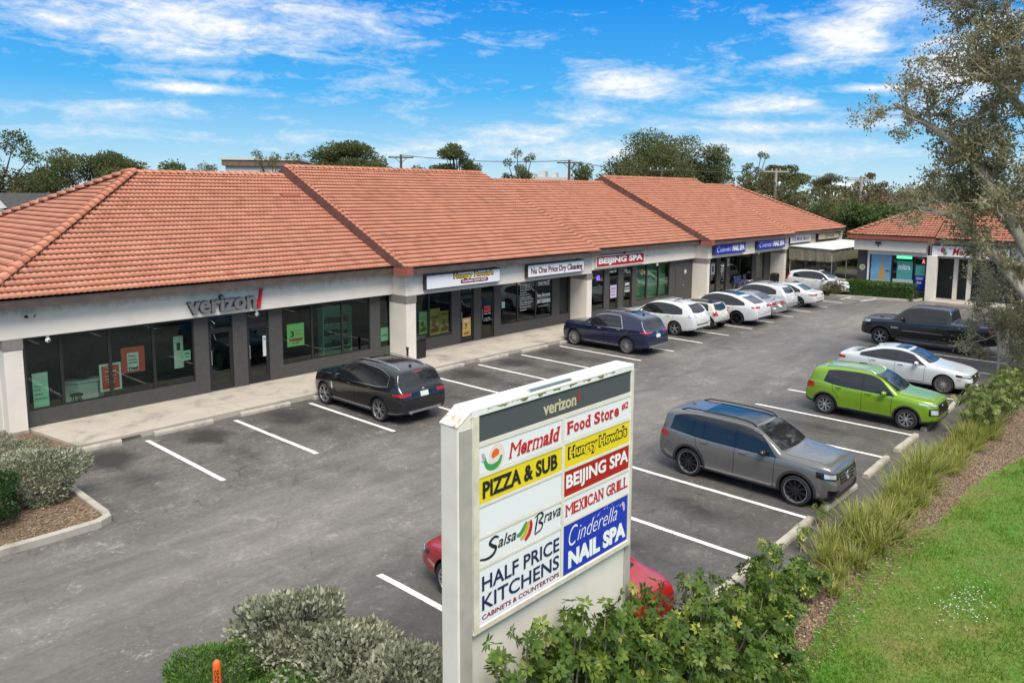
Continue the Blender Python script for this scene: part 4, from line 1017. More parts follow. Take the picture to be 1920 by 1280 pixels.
# ------------------------------------------------------------------ vehicles
def smooth01(t): t = np.clip(t, 0, 1); return t * t * (3 - 2 * t)
def pchip(pts):
    x = np.array([p[0] for p in pts], float); y = np.array([p[1] for p in pts], float)
    h = np.diff(x); dl = np.diff(y) / h; m = np.zeros(len(x))
    for i in range(1, len(x) - 1):
        if dl[i - 1] * dl[i] > 0:
            w1, w2 = 2 * h[i] + h[i - 1], h[i] + 2 * h[i - 1]; m[i] = (w1 + w2) / (w1 / dl[i - 1] + w2 / dl[i])
    m[0], m[-1] = dl[0], dl[-1]
    def f(q):
        q = np.clip(q, x[0], x[-1]); i = np.clip(np.searchsorted(x, q, side='right') - 1, 0, len(h) - 1); t = (q - x[i]) / h[i]
        return ((2 * t ** 3 - 3 * t * t + 1) * y[i] + (t ** 3 - 2 * t * t + t) * h[i] * m[i] + (-2 * t ** 3 + 3 * t * t) * y[i + 1] + (t ** 3 - t * t) * h[i] * m[i + 1])
    return f

def catmull(P, k):
    out = []
    for i in range(len(P) - 1):
        p0 = P[max(i - 1, 0)]; p1 = P[i]; p2 = P[i + 1]; p3 = P[min(i + 2, len(P) - 1)]
        for t in np.arange(k) / k:
            out.append(.5 * (2 * p1 + (p2 - p0) * t + (2 * p0 - 5 * p1 + 4 * p2 - p3) * t * t + (3 * p1 - p0 - 3 * p2 + p3) * t ** 3))
    out.append(P[-1]); return np.array(out)

class Car:
    """a car body lofted from its side profile, waist line and plan; everything else is laid on that surface"""
    def __init__(s, name, label, sp, paint, pos, th, group='parked cars', cat='car'):
        s.sp = sp; s.L = sp['L']; s.W = sp['W']; s.wb = sp['wb']; s.fo = sp['fo']; s.r = sp.get('r', .36)
        s.xf = s.fo + s.wb / 2
        s.root = thing(name, label, cat, (pos[0], pos[1], 0), th, group); s.paint = paint
        s.top = pchip(sp['top']); s.belt = pchip(sp['belt']); s.bot = pchip(sp.get('bot', [(0, .30), (.5, .22), (1.4, .22), (s.L - .9, .24), (s.L - .3, .30), (s.L, .38)]))
        rl = sp.get('round', .16); rr = sp.get('rround', .10)
        s.plan = pchip(sp.get('plan', [(0, 1 - rl * 1.7), (.12, 1 - rl * .95), (.35, 1 - rl * .42), (.75, .985), (1.3, 1.), (s.L - 1.1, 1.), (s.L - .5, .98), (s.L - .15, 1 - rr * .8), (s.L, 1 - rr * 1.6)]))
        s.body()
    def X(s, d): return s.xf - d
    def section(s, d):
        sp = s.sp; w = s.W / 2 * float(s.plan(d)); zt = float(s.top(d)); zb = float(s.bot(d)); zB = min(float(s.belt(d)), zt - .015)
        h = zt - zB; hf = sp.get('hfull', .5); t = float(smooth01((h - .05) / .30))
        wB = w * sp.get('beltw', .95); tum = (wB - s.W / 2 * sp['roofw']) / hf if t > 0 else 0
        tum = max(tum, .05) if h > .05 else tum
        a = [(0, zb), (w * .55, zb), (w * .88, zb + .01), (w * .955, zb + .07), (w * .985, zb + .30 * (zB - zb)), (w, zb + .56 * (zB - zb)), (w * .995, zb + .80 * (zB - zb)), (w * .975, zb + .93 * (zB - zb)), (wB, zB)]
        cab = [(wB - tum * .45 * h + .012, zB + .45 * h), (wB - tum * .82 * h + .008, zB + .82 * h), ((wB - tum * .92 * h) * .93, zB + .945 * h), ((wB - tum * h) * .74, zB + .985 * h), ((wB - tum * h) * .4, zB + .997 * h), (0, zB + h)]
        hood = [(wB * .975, zB + .30 * h), (wB * .92, zB + .58 * h), (wB * .80, zB + .80 * h), (wB * .62, zB + .91 * h), (wB * .35, zB + .98 * h), (0, zB + h)]
        up = [(hx * (1 - t) + cx * t, hz * (1 - t) + cz * t) for (cx, cz), (hx, hz) in zip(cab, hood)]
        return catmull(np.array(a + up), 4)
    def body(s):
        L = s.L
        ds = np.concatenate([[0, .012, .035, .07, .115, .17], np.arange(.23, L - .24, .045), [L - .2, L - .15, L - .105, L - .065, L - .03, L - .01, L]])
        rows = []
        for d in ds:
            q = s.section(d)
            if d < .03: q = q * np.array([1, 1]); c = q[:, 1].mean(); q = np.stack([q[:, 0] * (.985 if d == 0 else .995), c + (q[:, 1] - c) * (.95 if d == 0 else .985)], 1)
            if d > L - .02: c = q[:, 1].mean(); q = np.stack([q[:, 0] * (.985 if d == L else .995), c + (q[:, 1] - c) * (.96 if d == L else .99)], 1)
            ring = [(y, z) for y, z in q] + [(-y, z) for y, z in q[-2:0:-1]]
            rows.append([(s.X(d), y, z) for y, z in ring])
        n = len(rows[0]); V = [p for r in rows for p in r]; F = []; mi = []
        clad = s.sp.get('clad', 11)
        for i in range(len(rows) - 1):
            for k in range(n):
                k2 = (k + 1) % n; F.append((i * n + k, i * n + k2, (i + 1) * n + k2, (i + 1) * n + k))
                kk = k if k < n // 2 else n - 1 - k
                mi.append(1 if kk < 8 else (2 if kk < clad else 0))
        for e, r in ((0, rows[0]), (len(rows) - 1, rows[-1])):
            # end caps as strips between the two halves
            m = n // 2
            for k in range(m):
                a, b_, c, d_ = e * n + k, e * n + k + 1, e * n + (n - k - 1) % n, e * n + (n - k) % n
                q = (a, b_, c, d_) if len({a, b_, c, d_}) == 4 else tuple(dict.fromkeys((a, b_, c, d_)))
                F.append(q); mi.append(2 if k < clad else 0)
        me = bpy.data.meshes.new('body'); me.from_pydata(V, [], F)
        for m in (s.paint, M['under'], M['clad']): me.materials.append(m)
        me.polygons.foreach_set('material_index', mi)
        bm = bmesh.new(); bm.from_mesh(me); bmesh.ops.remove_doubles(bm, verts=bm.verts, dist=1e-5); bmesh.ops.recalc_face_normals(bm, faces=bm.faces); bm.to_mesh(me)
        s.bvh = BVHTree.FromBMesh(bm); bm.free()
        o = bpy.data.objects.new('body', me); COL.objects.link(o)
        # wheel wells
        mb = MB(); rc = s.r + s.sp.get('gap', .055)
        for x in (s.wb / 2, -s.wb / 2):
            for sy in (-1, 1):
                y0 = s.W / 2 - .34
                mb.lathe([(0, 0), (rc, 0), (rc, .6), (0, .6)], (x, sy * y0 if sy > 0 else -y0 - .6, s.r + .01), 'y', 40)
        c = mb.build('cutter', [M['under']]); c.data.materials.clear()
        for m in (s.paint, M['under'], M['clad']): c.data.materials.append(m)
        c.data.polygons.foreach_set('material_index', [1] * len(c.data.polygons))
        bo = o.modifiers.new('b', 'BOOLEAN'); bo.object = c; bo.operation = 'DIFFERENCE'; bo.solver = 'MANIFOLD'
        bpy.context.view_layer.update()
        me2 = bpy.data.meshes.new_from_object(o.evaluated_get(bpy.context.evaluated_depsgraph_get()))
        bpy.data.objects.remove(c); o.modifiers.clear(); o.data = me2; me2.name = 'body'
        if len(me2.materials) < 4: me2.materials.append(M['gblack'])
        shade(me2, 32); o.parent = s.root; s.bo = o
    # ---- rays onto the body
    def hit(s, o, d):
        r = s.bvh.ray_cast(Vector(o), Vector(d).normalized()); return r[0], r[1]
    def sheet(s, B, T, dr, nu=14, nv=5, off=.006):
        """a patch between two lines of points, dropped onto the body along dr; rim folded back to the body"""
        dr = Vector(dr).normalized(); B = [Vector(p) for p in B]; T = [Vector(p) for p in T]
        def at(Ln, u):
            k = u * (len(Ln) - 1); i = min(int(k), len(Ln) - 2); return Ln[i].lerp(Ln[i + 1], k - i)
        P = []; Nn = []
        for j in range(nv + 1):
            row = []; nr = []
            for i in range(nu + 1):
                p = at(B, i / nu).lerp(at(T, i / nu), j / nv); h, nn = s.hit(p - dr * 3, dr)
                if h is None:
                    h, nn, _i, _d = s.bvh.find_nearest(p)
                    hh = s.bvh.find_nearest(Vector((h.x, h.y, p.z)))
                    h, nn = hh[0], hh[1]
                if nn.dot(dr) > 0: nn = -nn
                row.append(h); nr.append(nn)
            P.append(row); Nn.append(nr)
        G = [[P[j][i] + Nn[j][i] * off for i in range(nu + 1)] for j in range(nv + 1)]
        mb = MB(); mb.grid([[tuple(p) for p in r] for r in G])
        rim = [(0, i) for i in range(nu + 1)] + [(j, nu) for j in range(1, nv + 1)] + [(nv, i) for i in range(nu - 1, -1, -1)] + [(j, 0) for j in range(nv - 1, 0, -1)]
        A = [tuple(G[j][i]) for j, i in rim]; Bq = [tuple(P[j][i] - Nn[j][i] * .004) for j, i in rim]; k = len(rim)
        mb.add(A + Bq, [(i, (i + 1) % k, k + (i + 1) % k, k + i) for i in range(k)])
        return mb
    def part(s, name, mat, mb, parent=None, sm=40): return mb.build(name, mat, parent or s.root, smooth=sm)
    def side(s, name, mat, Bd, Td, sy, parent=None, nu=14, nv=5, off=.006):
        """Bd, Td: (d, z) lines in the side view"""
        y = sy * s.W
        return s.part(name, mat, s.sheet([(s.X(d), y, z) for d, z in Bd], [(s.X(d), y, z) for d, z in Td], (0, -sy, 0), nu, nv, off), parent)
    def front(s, name, mat, Bp, Tp, parent=None, nu=14, nv=4, off=.008, dr=(-1, 0, 0)):
        """Bp, Tp: (y, z) lines seen from the front (dr -x) or rear (dr +x)"""
        sx = -1 if dr[0] > 0 else 1
        return s.part(name, mat, s.sheet([(sx * 3, y, z) for y, z in Bp], [(sx * 3, y, z) for y, z in Tp], dr, nu, nv, off), parent)
    def rear(s, *a, **k): return s.front(*a, dr=(1, 0, 0), **k)
    def roof(s, name, mat, d0, d1, w0, w1, parent=None, off=.006, nu=10, nv=10):
        return s.part(name, mat, s.sheet([(s.X(d0), -w0, 5), (s.X(d0), w0, 5)], [(s.X(d1), -w1, 5), (s.X(d1), w1, 5)], (0, 0, -1), nu, nv, off), parent)
    def corner(s, name, mat, pts_b, pts_t, ang, sy, parent=None, off=.008, nu=12, nv=4):
        """lamp wrapped round a corner: (d, yfrac, z) points, looked at along an angle in plan"""
        dr = (-math.cos(ang), -sy * math.sin(ang), 0)
        f = lambda q: (s.X(q[0]), sy * q[1] * s.W / 2, q[2])
        return s.part(name, mat, s.sheet([f(q) for q in pts_b], [f(q) for q in pts_t], dr, nu, nv, off), parent)
    # ---- greenhouse
    def windows(s):
        sp = s.sp; lo, up = pchip(sp['wlo']), pchip(sp['wup']); trim = M[sp.get('trim', 'gblack')]
        def panel(name, mat, db0, dt0, db1, dt1, sy, grow=0., off=.008, parent=None):
            n = 12; B = []; T = []
            for i in range(n + 1):
                u = i / n; b = db0 + (db1 - db0) * u; t = dt0 + (dt1 - dt0) * u
                B.append((b, float(lo(b)) - grow)); T.append((t, max(float(up(t)) + grow, float(lo(t)) - grow + .004)))
            return s.side(name, mat, B, T, sy, parent, 16, 5, off)
        cuts = sp['cuts']
        for sy in (-1, 1):
            a, z = cuts[0], cuts[-1]
            sr = panel('window_surround', trim, a[0] - .05, a[1] - .02, z[2] + .05, z[3] + .02, sy, .028, .004)
            panel('pillar_panel', M['gblack'], a[0] - .012, a[1] - .005, z[2] + .012, z[3] + .005, sy, .008, .007, sr)
            for c in cuts: panel('side_window', M['carglass'], c[0], c[1], c[2], c[3], sy, 0., .010)
        ws = sp['ws']   # (d bottom, d top, y bottom, y top)
        def screen(name, q, front):
            db, dt, yb, yt = q; zb, zt = float(s.top(db)), float(s.top(dt)); n = 8
            # the glass follows the profile: sample d, look from above and in front
            rowsB = [(s.X(db), y, 0) for y in np.linspace(-yb, yb, n + 1)]; rowsT = [(s.X(dt), y, 0) for y in np.linspace(-yt, yt, n + 1)]
            bow = .08 if front else -.05
            B = [(x + bow * (1 - (y / yb) ** 2) - bow * .6, y, zb) for x, y, _ in rowsB]; T = [(x + bow * .8 * (1 - (y / yt) ** 2) - bow * .5, y, zt) for x, y, _ in rowsT]
            return s.part(name, M['carglass'], s.sheet(B, T, (0, 0, -1) if abs(dt - db) > .45 * abs(zt - zb) else ((-1, 0, 0) if front else (1, 0, 0)), 14, 8, .006))
        screen('windscreen', ws, True); screen('rear_window', sp['rw'], False)
        # mirrors
        md, mz = sp['mirror']
        for sy in (-1, 1):
            y0 = s.W / 2 * .90; mb = MB(); mb.blob((s.X(md), sy * (y0 + .15), mz), (.085, .115, .075), 12, 8); mr = s.part('wing_mirror', s.paint if not sp.get('dark_mirror') else M['gblack'], mb, sm=60)
            mb = MB(); mb.tube([(s.X(md) - .0, sy * (y0 - .06), mz - .04), (s.X(md), sy * (y0 + .08), mz - .02)], .03, 6); mb.build('stalk', M['black'], mr)
            mb = MB(); mb.hexa([(s.X(md) - .083, sy * (y0 + .07), mz - .045), (s.X(md) - .083, sy * (y0 + .24), mz - .04), (s.X(md) - .083, sy * (y0 + .24), mz + .05), (s.X(md) - .083, sy * (y0 + .07), mz + .05)], [(s.X(md) - .06, sy * (y0 + .07), mz - .045), (s.X(md) - .06, sy * (y0 + .24), mz - .04), (s.X(md) - .06, sy * (y0 + .24), mz + .05), (s.X(md) - .06, sy * (y0 + .07), mz + .05)]); mb.build('mirror_glass', M['carglass'], mr)
    def seams(s):
        """shut lines of doors, bonnet and tailgate, cut as thin dark strips into the body mesh"""
        V = []; F = []
        def strip(pts, dr, w=.010):
            P = [Vector(p) for p in pts]; dr = Vector(dr).normalized(); Q = []
            for a, b in zip(P, P[1:]):
                k = max(1, int((b - a).length / .05)); Q += [a.lerp(b, i / k) for i in range(k)]
            Q.append(P[-1]); H = []
            for i, q in enumerate(Q):
                t = (Q[min(i + 1, len(Q) - 1)] - Q[max(i - 1, 0)]).normalized(); sd = dr.cross(t).normalized() * w / 2; pr = []
                for e in (-1, 1):
                    h, nn = s.hit(q + sd * e - dr * 3, dr)
                    if h is None: pr = None; break
                    if nn.dot(dr) > 0: nn = -nn
                    pr.append(h + nn * .003)
                H.append(pr)
            for a, b in zip(H, H[1:]):
                if a and b:
                    o = len(V); V.extend([tuple(a[0]), tuple(a[1]), tuple(b[1]), tuple(b[0])]); F.append((o, o + 1, o + 2, o + 3))
        sp = s.sp
        for sy in (-1, 1):
            y = sy * s.W
            for line in sp['doors']: strip([(s.X(d), y, z) for d, z in line], (0, -sy, 0))
        for line in sp.get('hoodlines', []):
            for sy in (-1, 1): strip([(s.X(d), sy * yf * s.W / 2, 5) for d, yf in line], (0, 0, -1), .012)
        for line in sp.get('rearlines', []):
            strip([(-5, yf * s.W / 2, z) for yf, z in line], (1, 0, 0), .012); strip([(-5, -yf * s.W / 2, z) for yf, z in line], (1, 0, 0), .012)
        bm = bmesh.new(); bm.from_mesh(s.bo.data); vs = [bm.verts.new(v) for v in V]
        for f in F:
            try: fc = bm.faces.new([vs[i] for i in f]); fc.material_index = 3
            except ValueError: pass
        bm.to_mesh(s.bo.data); bm.free()
    def wheels(s):
        sp = s.sp; key = (sp['rim'], round(s.r, 3))
        tw = sp.get('tw', .235); r = s.r; rr = r * sp.get('rimf', .70)
        rim_m = M[sp.get('rim_mat', 'alloy')]; n, style = sp['rim']
        for x in (s.wb / 2, -s.wb / 2):
            for sy in (-1, 1):
                yo = s.W / 2 - .012 - tw / 2
                wmb = MB(); wmb.lathe([(rr, -tw * .42), (rr * 1.05, -tw * .5), (r * .93, -tw * .5), (r * .985, -tw * .40), (r, -tw * .25), (r, tw * .25), (r * .985, tw * .40), (r * .93, tw * .5), (rr * 1.06, tw * .5), (rr, tw * .42), (rr * .97, 0)], (0, 0, 0), 'y', 36, closed=True)
                w = thing_part('wheel', s.root, (x, sy * yo, r), 0 if sy > 0 else PI)
                t = wmb.build('tyre', M['rubber'], w, smooth=40)
                mb = MB(); mb.lathe([(0, tw * .10), (rr * .95, tw * .06), (rr * .97, tw * .40), (rr * .985, tw * .46), (rr * 1.02, tw * .465), (rr * 1.035, tw * .44), (rr * 1.0, -tw * .4)], (0, 0, 0), 'y', 36)
                mb.m = [1 if i % 6 == 0 else 0 for i in range(len(mb.m))]
                ri = mb.build('rim', [M[sp.get('lip_mat', sp.get('rim_mat', 'alloy'))], M['under']], w, smooth=40)
                sb = MB(); yo_, yi = tw * .44, tw * .30; hub = rr * .20
                def spoke(a0, a1, w0, w1, ya=yo_ * .86, yb=yo_):
                    c0, s0, c1, s1 = math.cos(a0), math.sin(a0), math.cos(a1), math.sin(a1)
                    p0, p1 = (hub * .8 * c0, hub * .8 * s0), (rr * .985 * c1, rr * .985 * s1)
                    d = np.array(p1) - np.array(p0); d /= np.linalg.norm(d); nn = np.array([-d[1], d[0]])
                    q = [np.array(p0) - nn * w0 / 2, np.array(p0) + nn * w0 / 2, np.array(p1) + nn * w1 / 2, np.array(p1) - nn * w1 / 2]
                    yy = [ya, ya, yb, yb]
                    sb.hexa([(a[0], yv - .03, a[1]) for a, yv in zip(q, yy)], [(a[0], yv, a[1]) for a, yv in zip(q, yy)])
                for k in range(n):
                    a = 2 * PI * k / n + .2
                    if style == 'single': spoke(a, a, rr * .16, rr * .12)
                    elif style == 'wide': spoke(a, a, rr * .30, rr * .20)
                    elif style == 'twin': spoke(a - .10, a - .17, rr * .075, rr * .06); spoke(a + .10, a + .17, rr * .075, rr * .06)
                    elif style == 'vee': spoke(a, a - .24, rr * .09, rr * .06); spoke(a, a + .24, rr * .09, rr * .06)
                    elif style == 'swirl': spoke(a, a + .30, rr * .14, rr * .10); spoke(a + .12, a + .05, rr * .08, rr * .06)
                sb.build('spokes', rim_m, ri)
                mb = MB(); mb.lathe([(0, yo_ * .92), (hub * .7, yo_ * .92), (hub, yo_ * .84), (hub, tw * .2)], (0, 0, 0), 'y', 18); mb.build('hub_cap', rim_m, ri, smooth=40)
    def arches(s, mat='clad', w=.055):
        rc = s.r + s.sp.get('gap', .055)
        for x in (s.wb / 2, -s.wb / 2):
            for sy in (-1, 1):
                lo_ = math.asin(max(-.9, min(.5, (float(s.bot(s.xf - x)) + .07 - s.r - .01) / rc))); a = np.linspace(lo_, PI - lo_, 24); B = []; T = []
                for t in a:
                    B.append((x + rc * math.cos(t), sy * s.W, s.r + .01 + rc * math.sin(t))); T.append((x + (rc + w) * math.cos(t), sy * s.W, s.r + .01 + (rc + w) * math.sin(t)))
                s.part('wheel_arch_trim', M[mat], s.sheet(B, T, (0, -sy, 0), 30, 2, .010))
    def handles(s, mat=None):
        for sy in (-1, 1):
            for d, z in s.sp['handles']:
                h, nn = s.hit((s.X(d), sy * 4, z), (0, -sy, 0)); y = h.y
                mb = MB(); mb.hexa([(s.X(d) - .10, y, z - .017), (s.X(d) + .10, y, z - .017), (s.X(d) + .10, y, z + .017), (s.X(d) - .10, y, z + .017)], [(s.X(d) - .085, y + sy * .035, z - .012), (s.X(d) + .085, y + sy * .035, z - .012), (s.X(d) + .085, y + sy * .035, z + .012), (s.X(d) - .085, y + sy * .035, z + .012)])
                s.part('door_handle', mat or s.paint, mb, sm=None)
    def rails(s, d0, d1, mat='chrome', wf=.80, lift=.05):
        for sy in (-1, 1):
            pts = []
            for i, d in enumerate(np.linspace(d0, d1, 12)):
                f = wf; y = sy * s.sp['roofw'] * s.W / 2 * f; h, nn = s.hit((s.X(d), y, 4), (0, 0, -1)); e = min(i, 11 - i)
                pts.append((s.X(d), y, h.z + (lift if e > 0 else -.005)))
            mb = MB(); mb.tube(pts, .019, 8); s.part('roof_rail', M[mat], mb, sm=60)
    def plate(s, z, rear=True, w=.31, h=.15):
        f = s.rear if rear else s.front
        return f('number_plate', M['plate'], [(-w / 2, z - h / 2), (w / 2, z - h / 2)], [(-w / 2, z + h / 2), (w / 2, z + h / 2)], nu=4, nv=2, off=.016)
    def badge(s, z, r=.045, rear=True, mat='chrome', y=0):
        o = (-5, y, z) if rear else (5, y, z); h, nn = s.hit(o, (1, 0, 0) if rear else (-1, 0, 0))
        sx = -1 if rear else 1; mb = MB(); mb.lathe([(0, sx * .014), (r * .8, sx * .014), (r, sx * .006), (r, -sx * .01)], (h.x, h.y, h.z), 'x', 18); return s.part('badge', M[mat], mb)
    def exhaust(s, y, z, r=.04):
        for sy in (-1, 1):
            mb = MB(); mb.lathe([(r * .7, .02), (r, .02), (r, -.03), (r * .8, -.035), (r * .75, .02)], (s.X(s.L) + .02, sy * y, z), 'x', 14); s.part('exhaust_tip', M['chrome'], mb)
    def antenna(s, d, mat=None):
        h, nn = s.hit((s.X(d), 0, 4), (0, 0, -1)); mb = MB(); mb.hexa([(s.X(d) + .10, -.025, h.z - .01), (s.X(d) - .06, -.03, h.z - .01), (s.X(d) - .06, .03, h.z - .01), (s.X(d) + .10, .025, h.z - .01)], [(s.X(d) - .0, -.006, h.z + .06), (s.X(d) - .06, -.008, h.z + .065), (s.X(d) - .06, .008, h.z + .065), (s.X(d), .006, h.z + .06)]); s.part('antenna_fin', mat or s.paint, mb, sm=None)
    def std(s): s.windows(); s.seams(); s.wheels(); s.handles(M[s.sp['hmat']] if 'hmat' in s.sp else None)

def thing_part(name, parent, loc, rz):
    o = bpy.data.objects.new(name, None); COL.objects.link(o); o.parent = parent; o.location = loc; o.rotation_euler = (0, 0, rz); o.empty_display_size = .1; return o

def doors4(f0, b, r0, z0, zt, zlow=.34):
    """front edge, middle, rear edge of the two doors in the side view"""
    return [[(f0, zt), (f0 + .02, .75), (f0 + .03, zlow)], [(b, zt + .05), (b + .01, .8), (b + .02, zlow)], [(r0, zt + .05), (r0 - .04, .85), (r0 - .26, .60)], [(f0 + .03, zlow), (b, zlow - .01), (r0 - .5, zlow)]]

# ---- one record per shape of car ------------------------------------------------
SUV_BMW = dict(L=4.93, W=2.0, wb=2.975, fo=.87, r=.375, roofw=.66, hfull=.58, clad=12, gap=.05,
    top=[(0, .70), (.04, .86), (.10, .98), (.22, 1.06), (.7, 1.13), (1.28, 1.19), (1.5, 1.30), (1.95, 1.57), (2.25, 1.68), (2.7, 1.745), (3.3, 1.75), (3.9, 1.71), (4.35, 1.65), (4.52, 1.60), (4.62, 1.42), (4.74, 1.20), (4.82, 1.12), (4.89, .98), (4.93, .80)],
    belt=[(0, .66), (.3, .90), (1.2, 1.04), (2.0, 1.08), (3.6, 1.13), (4.5, 1.16), (4.93, 1.0)],
    wlo=[(1.2, 1.07), (3.7, 1.13), (4.5, 1.24)], wup=[(1.3, 1.12), (1.7, 1.35), (2.15, 1.56), (2.7, 1.63), (3.4, 1.62), (4.0, 1.53), (4.42, 1.34)],
    cuts=[(1.50, 1.98, 2.52, 2.52), (2.62, 2.62, 3.50, 3.44), (3.58, 3.52, 4.22, 4.20)], ws=(1.36, 2.12, .72, .57), rw=(4.74, 4.54, .66, .56), mirror=(1.78, 1.16), trim='chrome',
    doors=doors4(1.48, 2.57, 3.72, .3, 1.06), handles=[(2.32, .99), (3.42, 1.02)], hoodlines=[[(.25, .62), (1.2, .74)]], rearlines=[[(.0, .62), (.55, .62), (.70, .80), (.74, .95)]], rim=(5, 'vee'), rimf=.74)
SUV_ROUND = dict(L=4.93, W=1.95, wb=2.995, fo=.86, r=.375, roofw=.66, hfull=.58, clad=11, gap=.05,
    top=[(0, .68), (.04, .86), (.10, 1.0), (.25, 1.08), (.8, 1.14), (1.3, 1.19), (1.55, 1.33), (2.0, 1.60), (2.35, 1.72), (2.8, 1.77), (3.4, 1.765), (3.9, 1.72), (4.35, 1.63), (4.5, 1.57), (4.62, 1.38), (4.76, 1.17), (4.85, 1.05), (4.90, .92), (4.93, .78)],
    belt=[(0, .64), (.3, .92), (1.2, 1.05), (2.2, 1.09), (3.6, 1.14), (4.5, 1.18), (4.93, 1.0)],
    wlo=[(1.2, 1.08), (3.6, 1.14), (4.4, 1.20)], wup=[(1.3, 1.12), (1.75, 1.38), (2.2, 1.58), (2.8, 1.645), (3.4, 1.63), (3.9, 1.53), (4.3, 1.33)],
    cuts=[(1.52, 2.02, 2.52, 2.52), (2.62, 2.62, 3.60, 3.34)], ws=(1.4, 2.18, .71, .56), rw=(4.76, 4.52, .62, .54), mirror=(1.85, 1.17), trim='chrome', hmat='chrome',
    doors=doors4(1.5, 2.57, 3.76, .3, 1.07), handles=[(2.34, 1.02), (3.42, 1.05)], hoodlines=[[(.25, .62), (1.25, .74)]], rearlines=[[(.0, .60), (.55, .60), (.70, .80)]], rim=(10, 'twin'), rimf=.75)
SUV_RX = dict(L=4.74, W=1.85, wb=2.715, fo=.93, r=.36, roofw=.66, hfull=.58, clad=10,
    top=[(0, .62), (.05, .80), (.14, .92), (.4, 1.0), (.9, 1.08), (1.28, 1.14), (1.6, 1.32), (2.05, 1.56), (2.4, 1.65), (2.8, 1.68), (3.4, 1.665), (3.9, 1.60), (4.2, 1.53), (4.38, 1.40), (4.56, 1.16), (4.63, 1.08), (4.70, .95), (4.74, .78)],
    belt=[(0, .58), (.35, .86), (1.2, 1.0), (2.2, 1.05), (3.6, 1.10), (4.4, 1.13), (4.74, .95)],
    wlo=[(1.1, 1.03), (3.6, 1.10), (4.3, 1.18)], wup=[(1.2, 1.06), (1.65, 1.30), (2.1, 1.49), (2.7, 1.56), (3.3, 1.53), (3.9, 1.38), (4.15, 1.25)],
    cuts=[(1.38, 1.88, 2.44, 2.44), (2.52, 2.52, 3.36, 3.30), (3.43, 3.37, 4.02, 3.98)], ws=(1.36, 2.2, .66, .53), rw=(4.54, 4.24, .60, .54), mirror=(1.72, 1.10),
    doors=doors4(1.42, 2.48, 3.56, .3, 1.03), handles=[(2.24, .96), (3.26, .99)], hoodlines=[[(.3, .6), (1.2, .74)]], rearlines=[[(.0, .60), (.5, .60), (.66, .80)]], rim=(5, 'wide'), rimf=.66)
MINI = dict(L=3.72, W=1.69, wb=2.47, fo=.72, r=.325, roofw=.74, hfull=.44, clad=11, round=.12,
    top=[(0, .66), (.05, .78), (.16, .86), (.5, .93), (.95, .97), (1.12, 1.02), (1.35, 1.22), (1.6, 1.36), (2.0, 1.415), (2.6, 1.41), (3.1, 1.385), (3.36, 1.36), (3.46, 1.22), (3.58, 1.0), (3.64, .90), (3.70, .78), (3.72, .66)],
    belt=[(0, .62), (.3, .82), (1.1, .93), (2.4, .98), (3.3, 1.0), (3.72, .86)],
    wlo=[(1.0, .97), (3.4, 1.02)], wup=[(1.05, 1.0), (1.35, 1.18), (1.6, 1.30), (2.1, 1.335), (2.9, 1.325), (3.3, 1.30)],
    cuts=[(1.14, 1.48, 2.22, 2.20), (2.30, 2.28, 3.20, 3.14)], ws=(1.1, 1.6, .62, .54), rw=(3.57, 3.38, .58, .52), mirror=(1.35, 1.03), dark_mirror=True,
    doors=[[(1.12, .95), (1.14, .35)], [(2.34, .98), (2.36, .36)], [(1.14, .35), (2.36, .36)]], handles=[(2.14, .86)], rearlines=[[(.0, .52), (.5, .52), (.62, .75)]], rim=(5, 'wide'), rim_mat='darkalloy', rimf=.68)
CROSS_X = dict(L=5.04, W=1.99, wb=2.965, fo=.92, r=.37, roofw=.64, hfull=.56, clad=10, round=.14,
    top=[(0, .60), (.05, .74), (.14, .84), (.45, .95), (.9, 1.04), (1.12, 1.10), (1.5, 1.32), (2.0, 1.57), (2.4, 1.67), (2.8, 1.685), (3.3, 1.65), (3.9, 1.52), (4.4, 1.35), (4.75, 1.20), (4.90, 1.12), (5.0, .95), (5.04, .80)],
    belt=[(0, .56), (.35, .80), (1.1, .97), (2.2, 1.03), (3.6, 1.08), (4.5, 1.10), (5.04, .95)],
    wlo=[(1.0, 1.01), (3.5, 1.08), (4.4, 1.15)], wup=[(1.1, 1.04), (1.55, 1.29), (2.05, 1.50), (2.6, 1.575), (3.2, 1.54), (3.8, 1.40), (4.35, 1.20)],
    cuts=[(1.30, 1.78, 2.52, 2.52), (2.58, 2.58, 3.60, 3.52), (3.64, 3.56, 4.28, 4.24)], ws=(1.15, 2.1, .70, .54), rw=(4.74, 3.95, .58, .56), mirror=(1.65, 1.09), dark_mirror=True,
    doors=doors4(1.36, 2.55, 3.66, .3, 1.0), handles=[(2.34, .93), (3.4, .96)], rearlines=[[(.0, .62), (.5, .62), (.70, .85)]], rim=(5, 'twin'), rim_mat='darkalloy', rimf=.76)
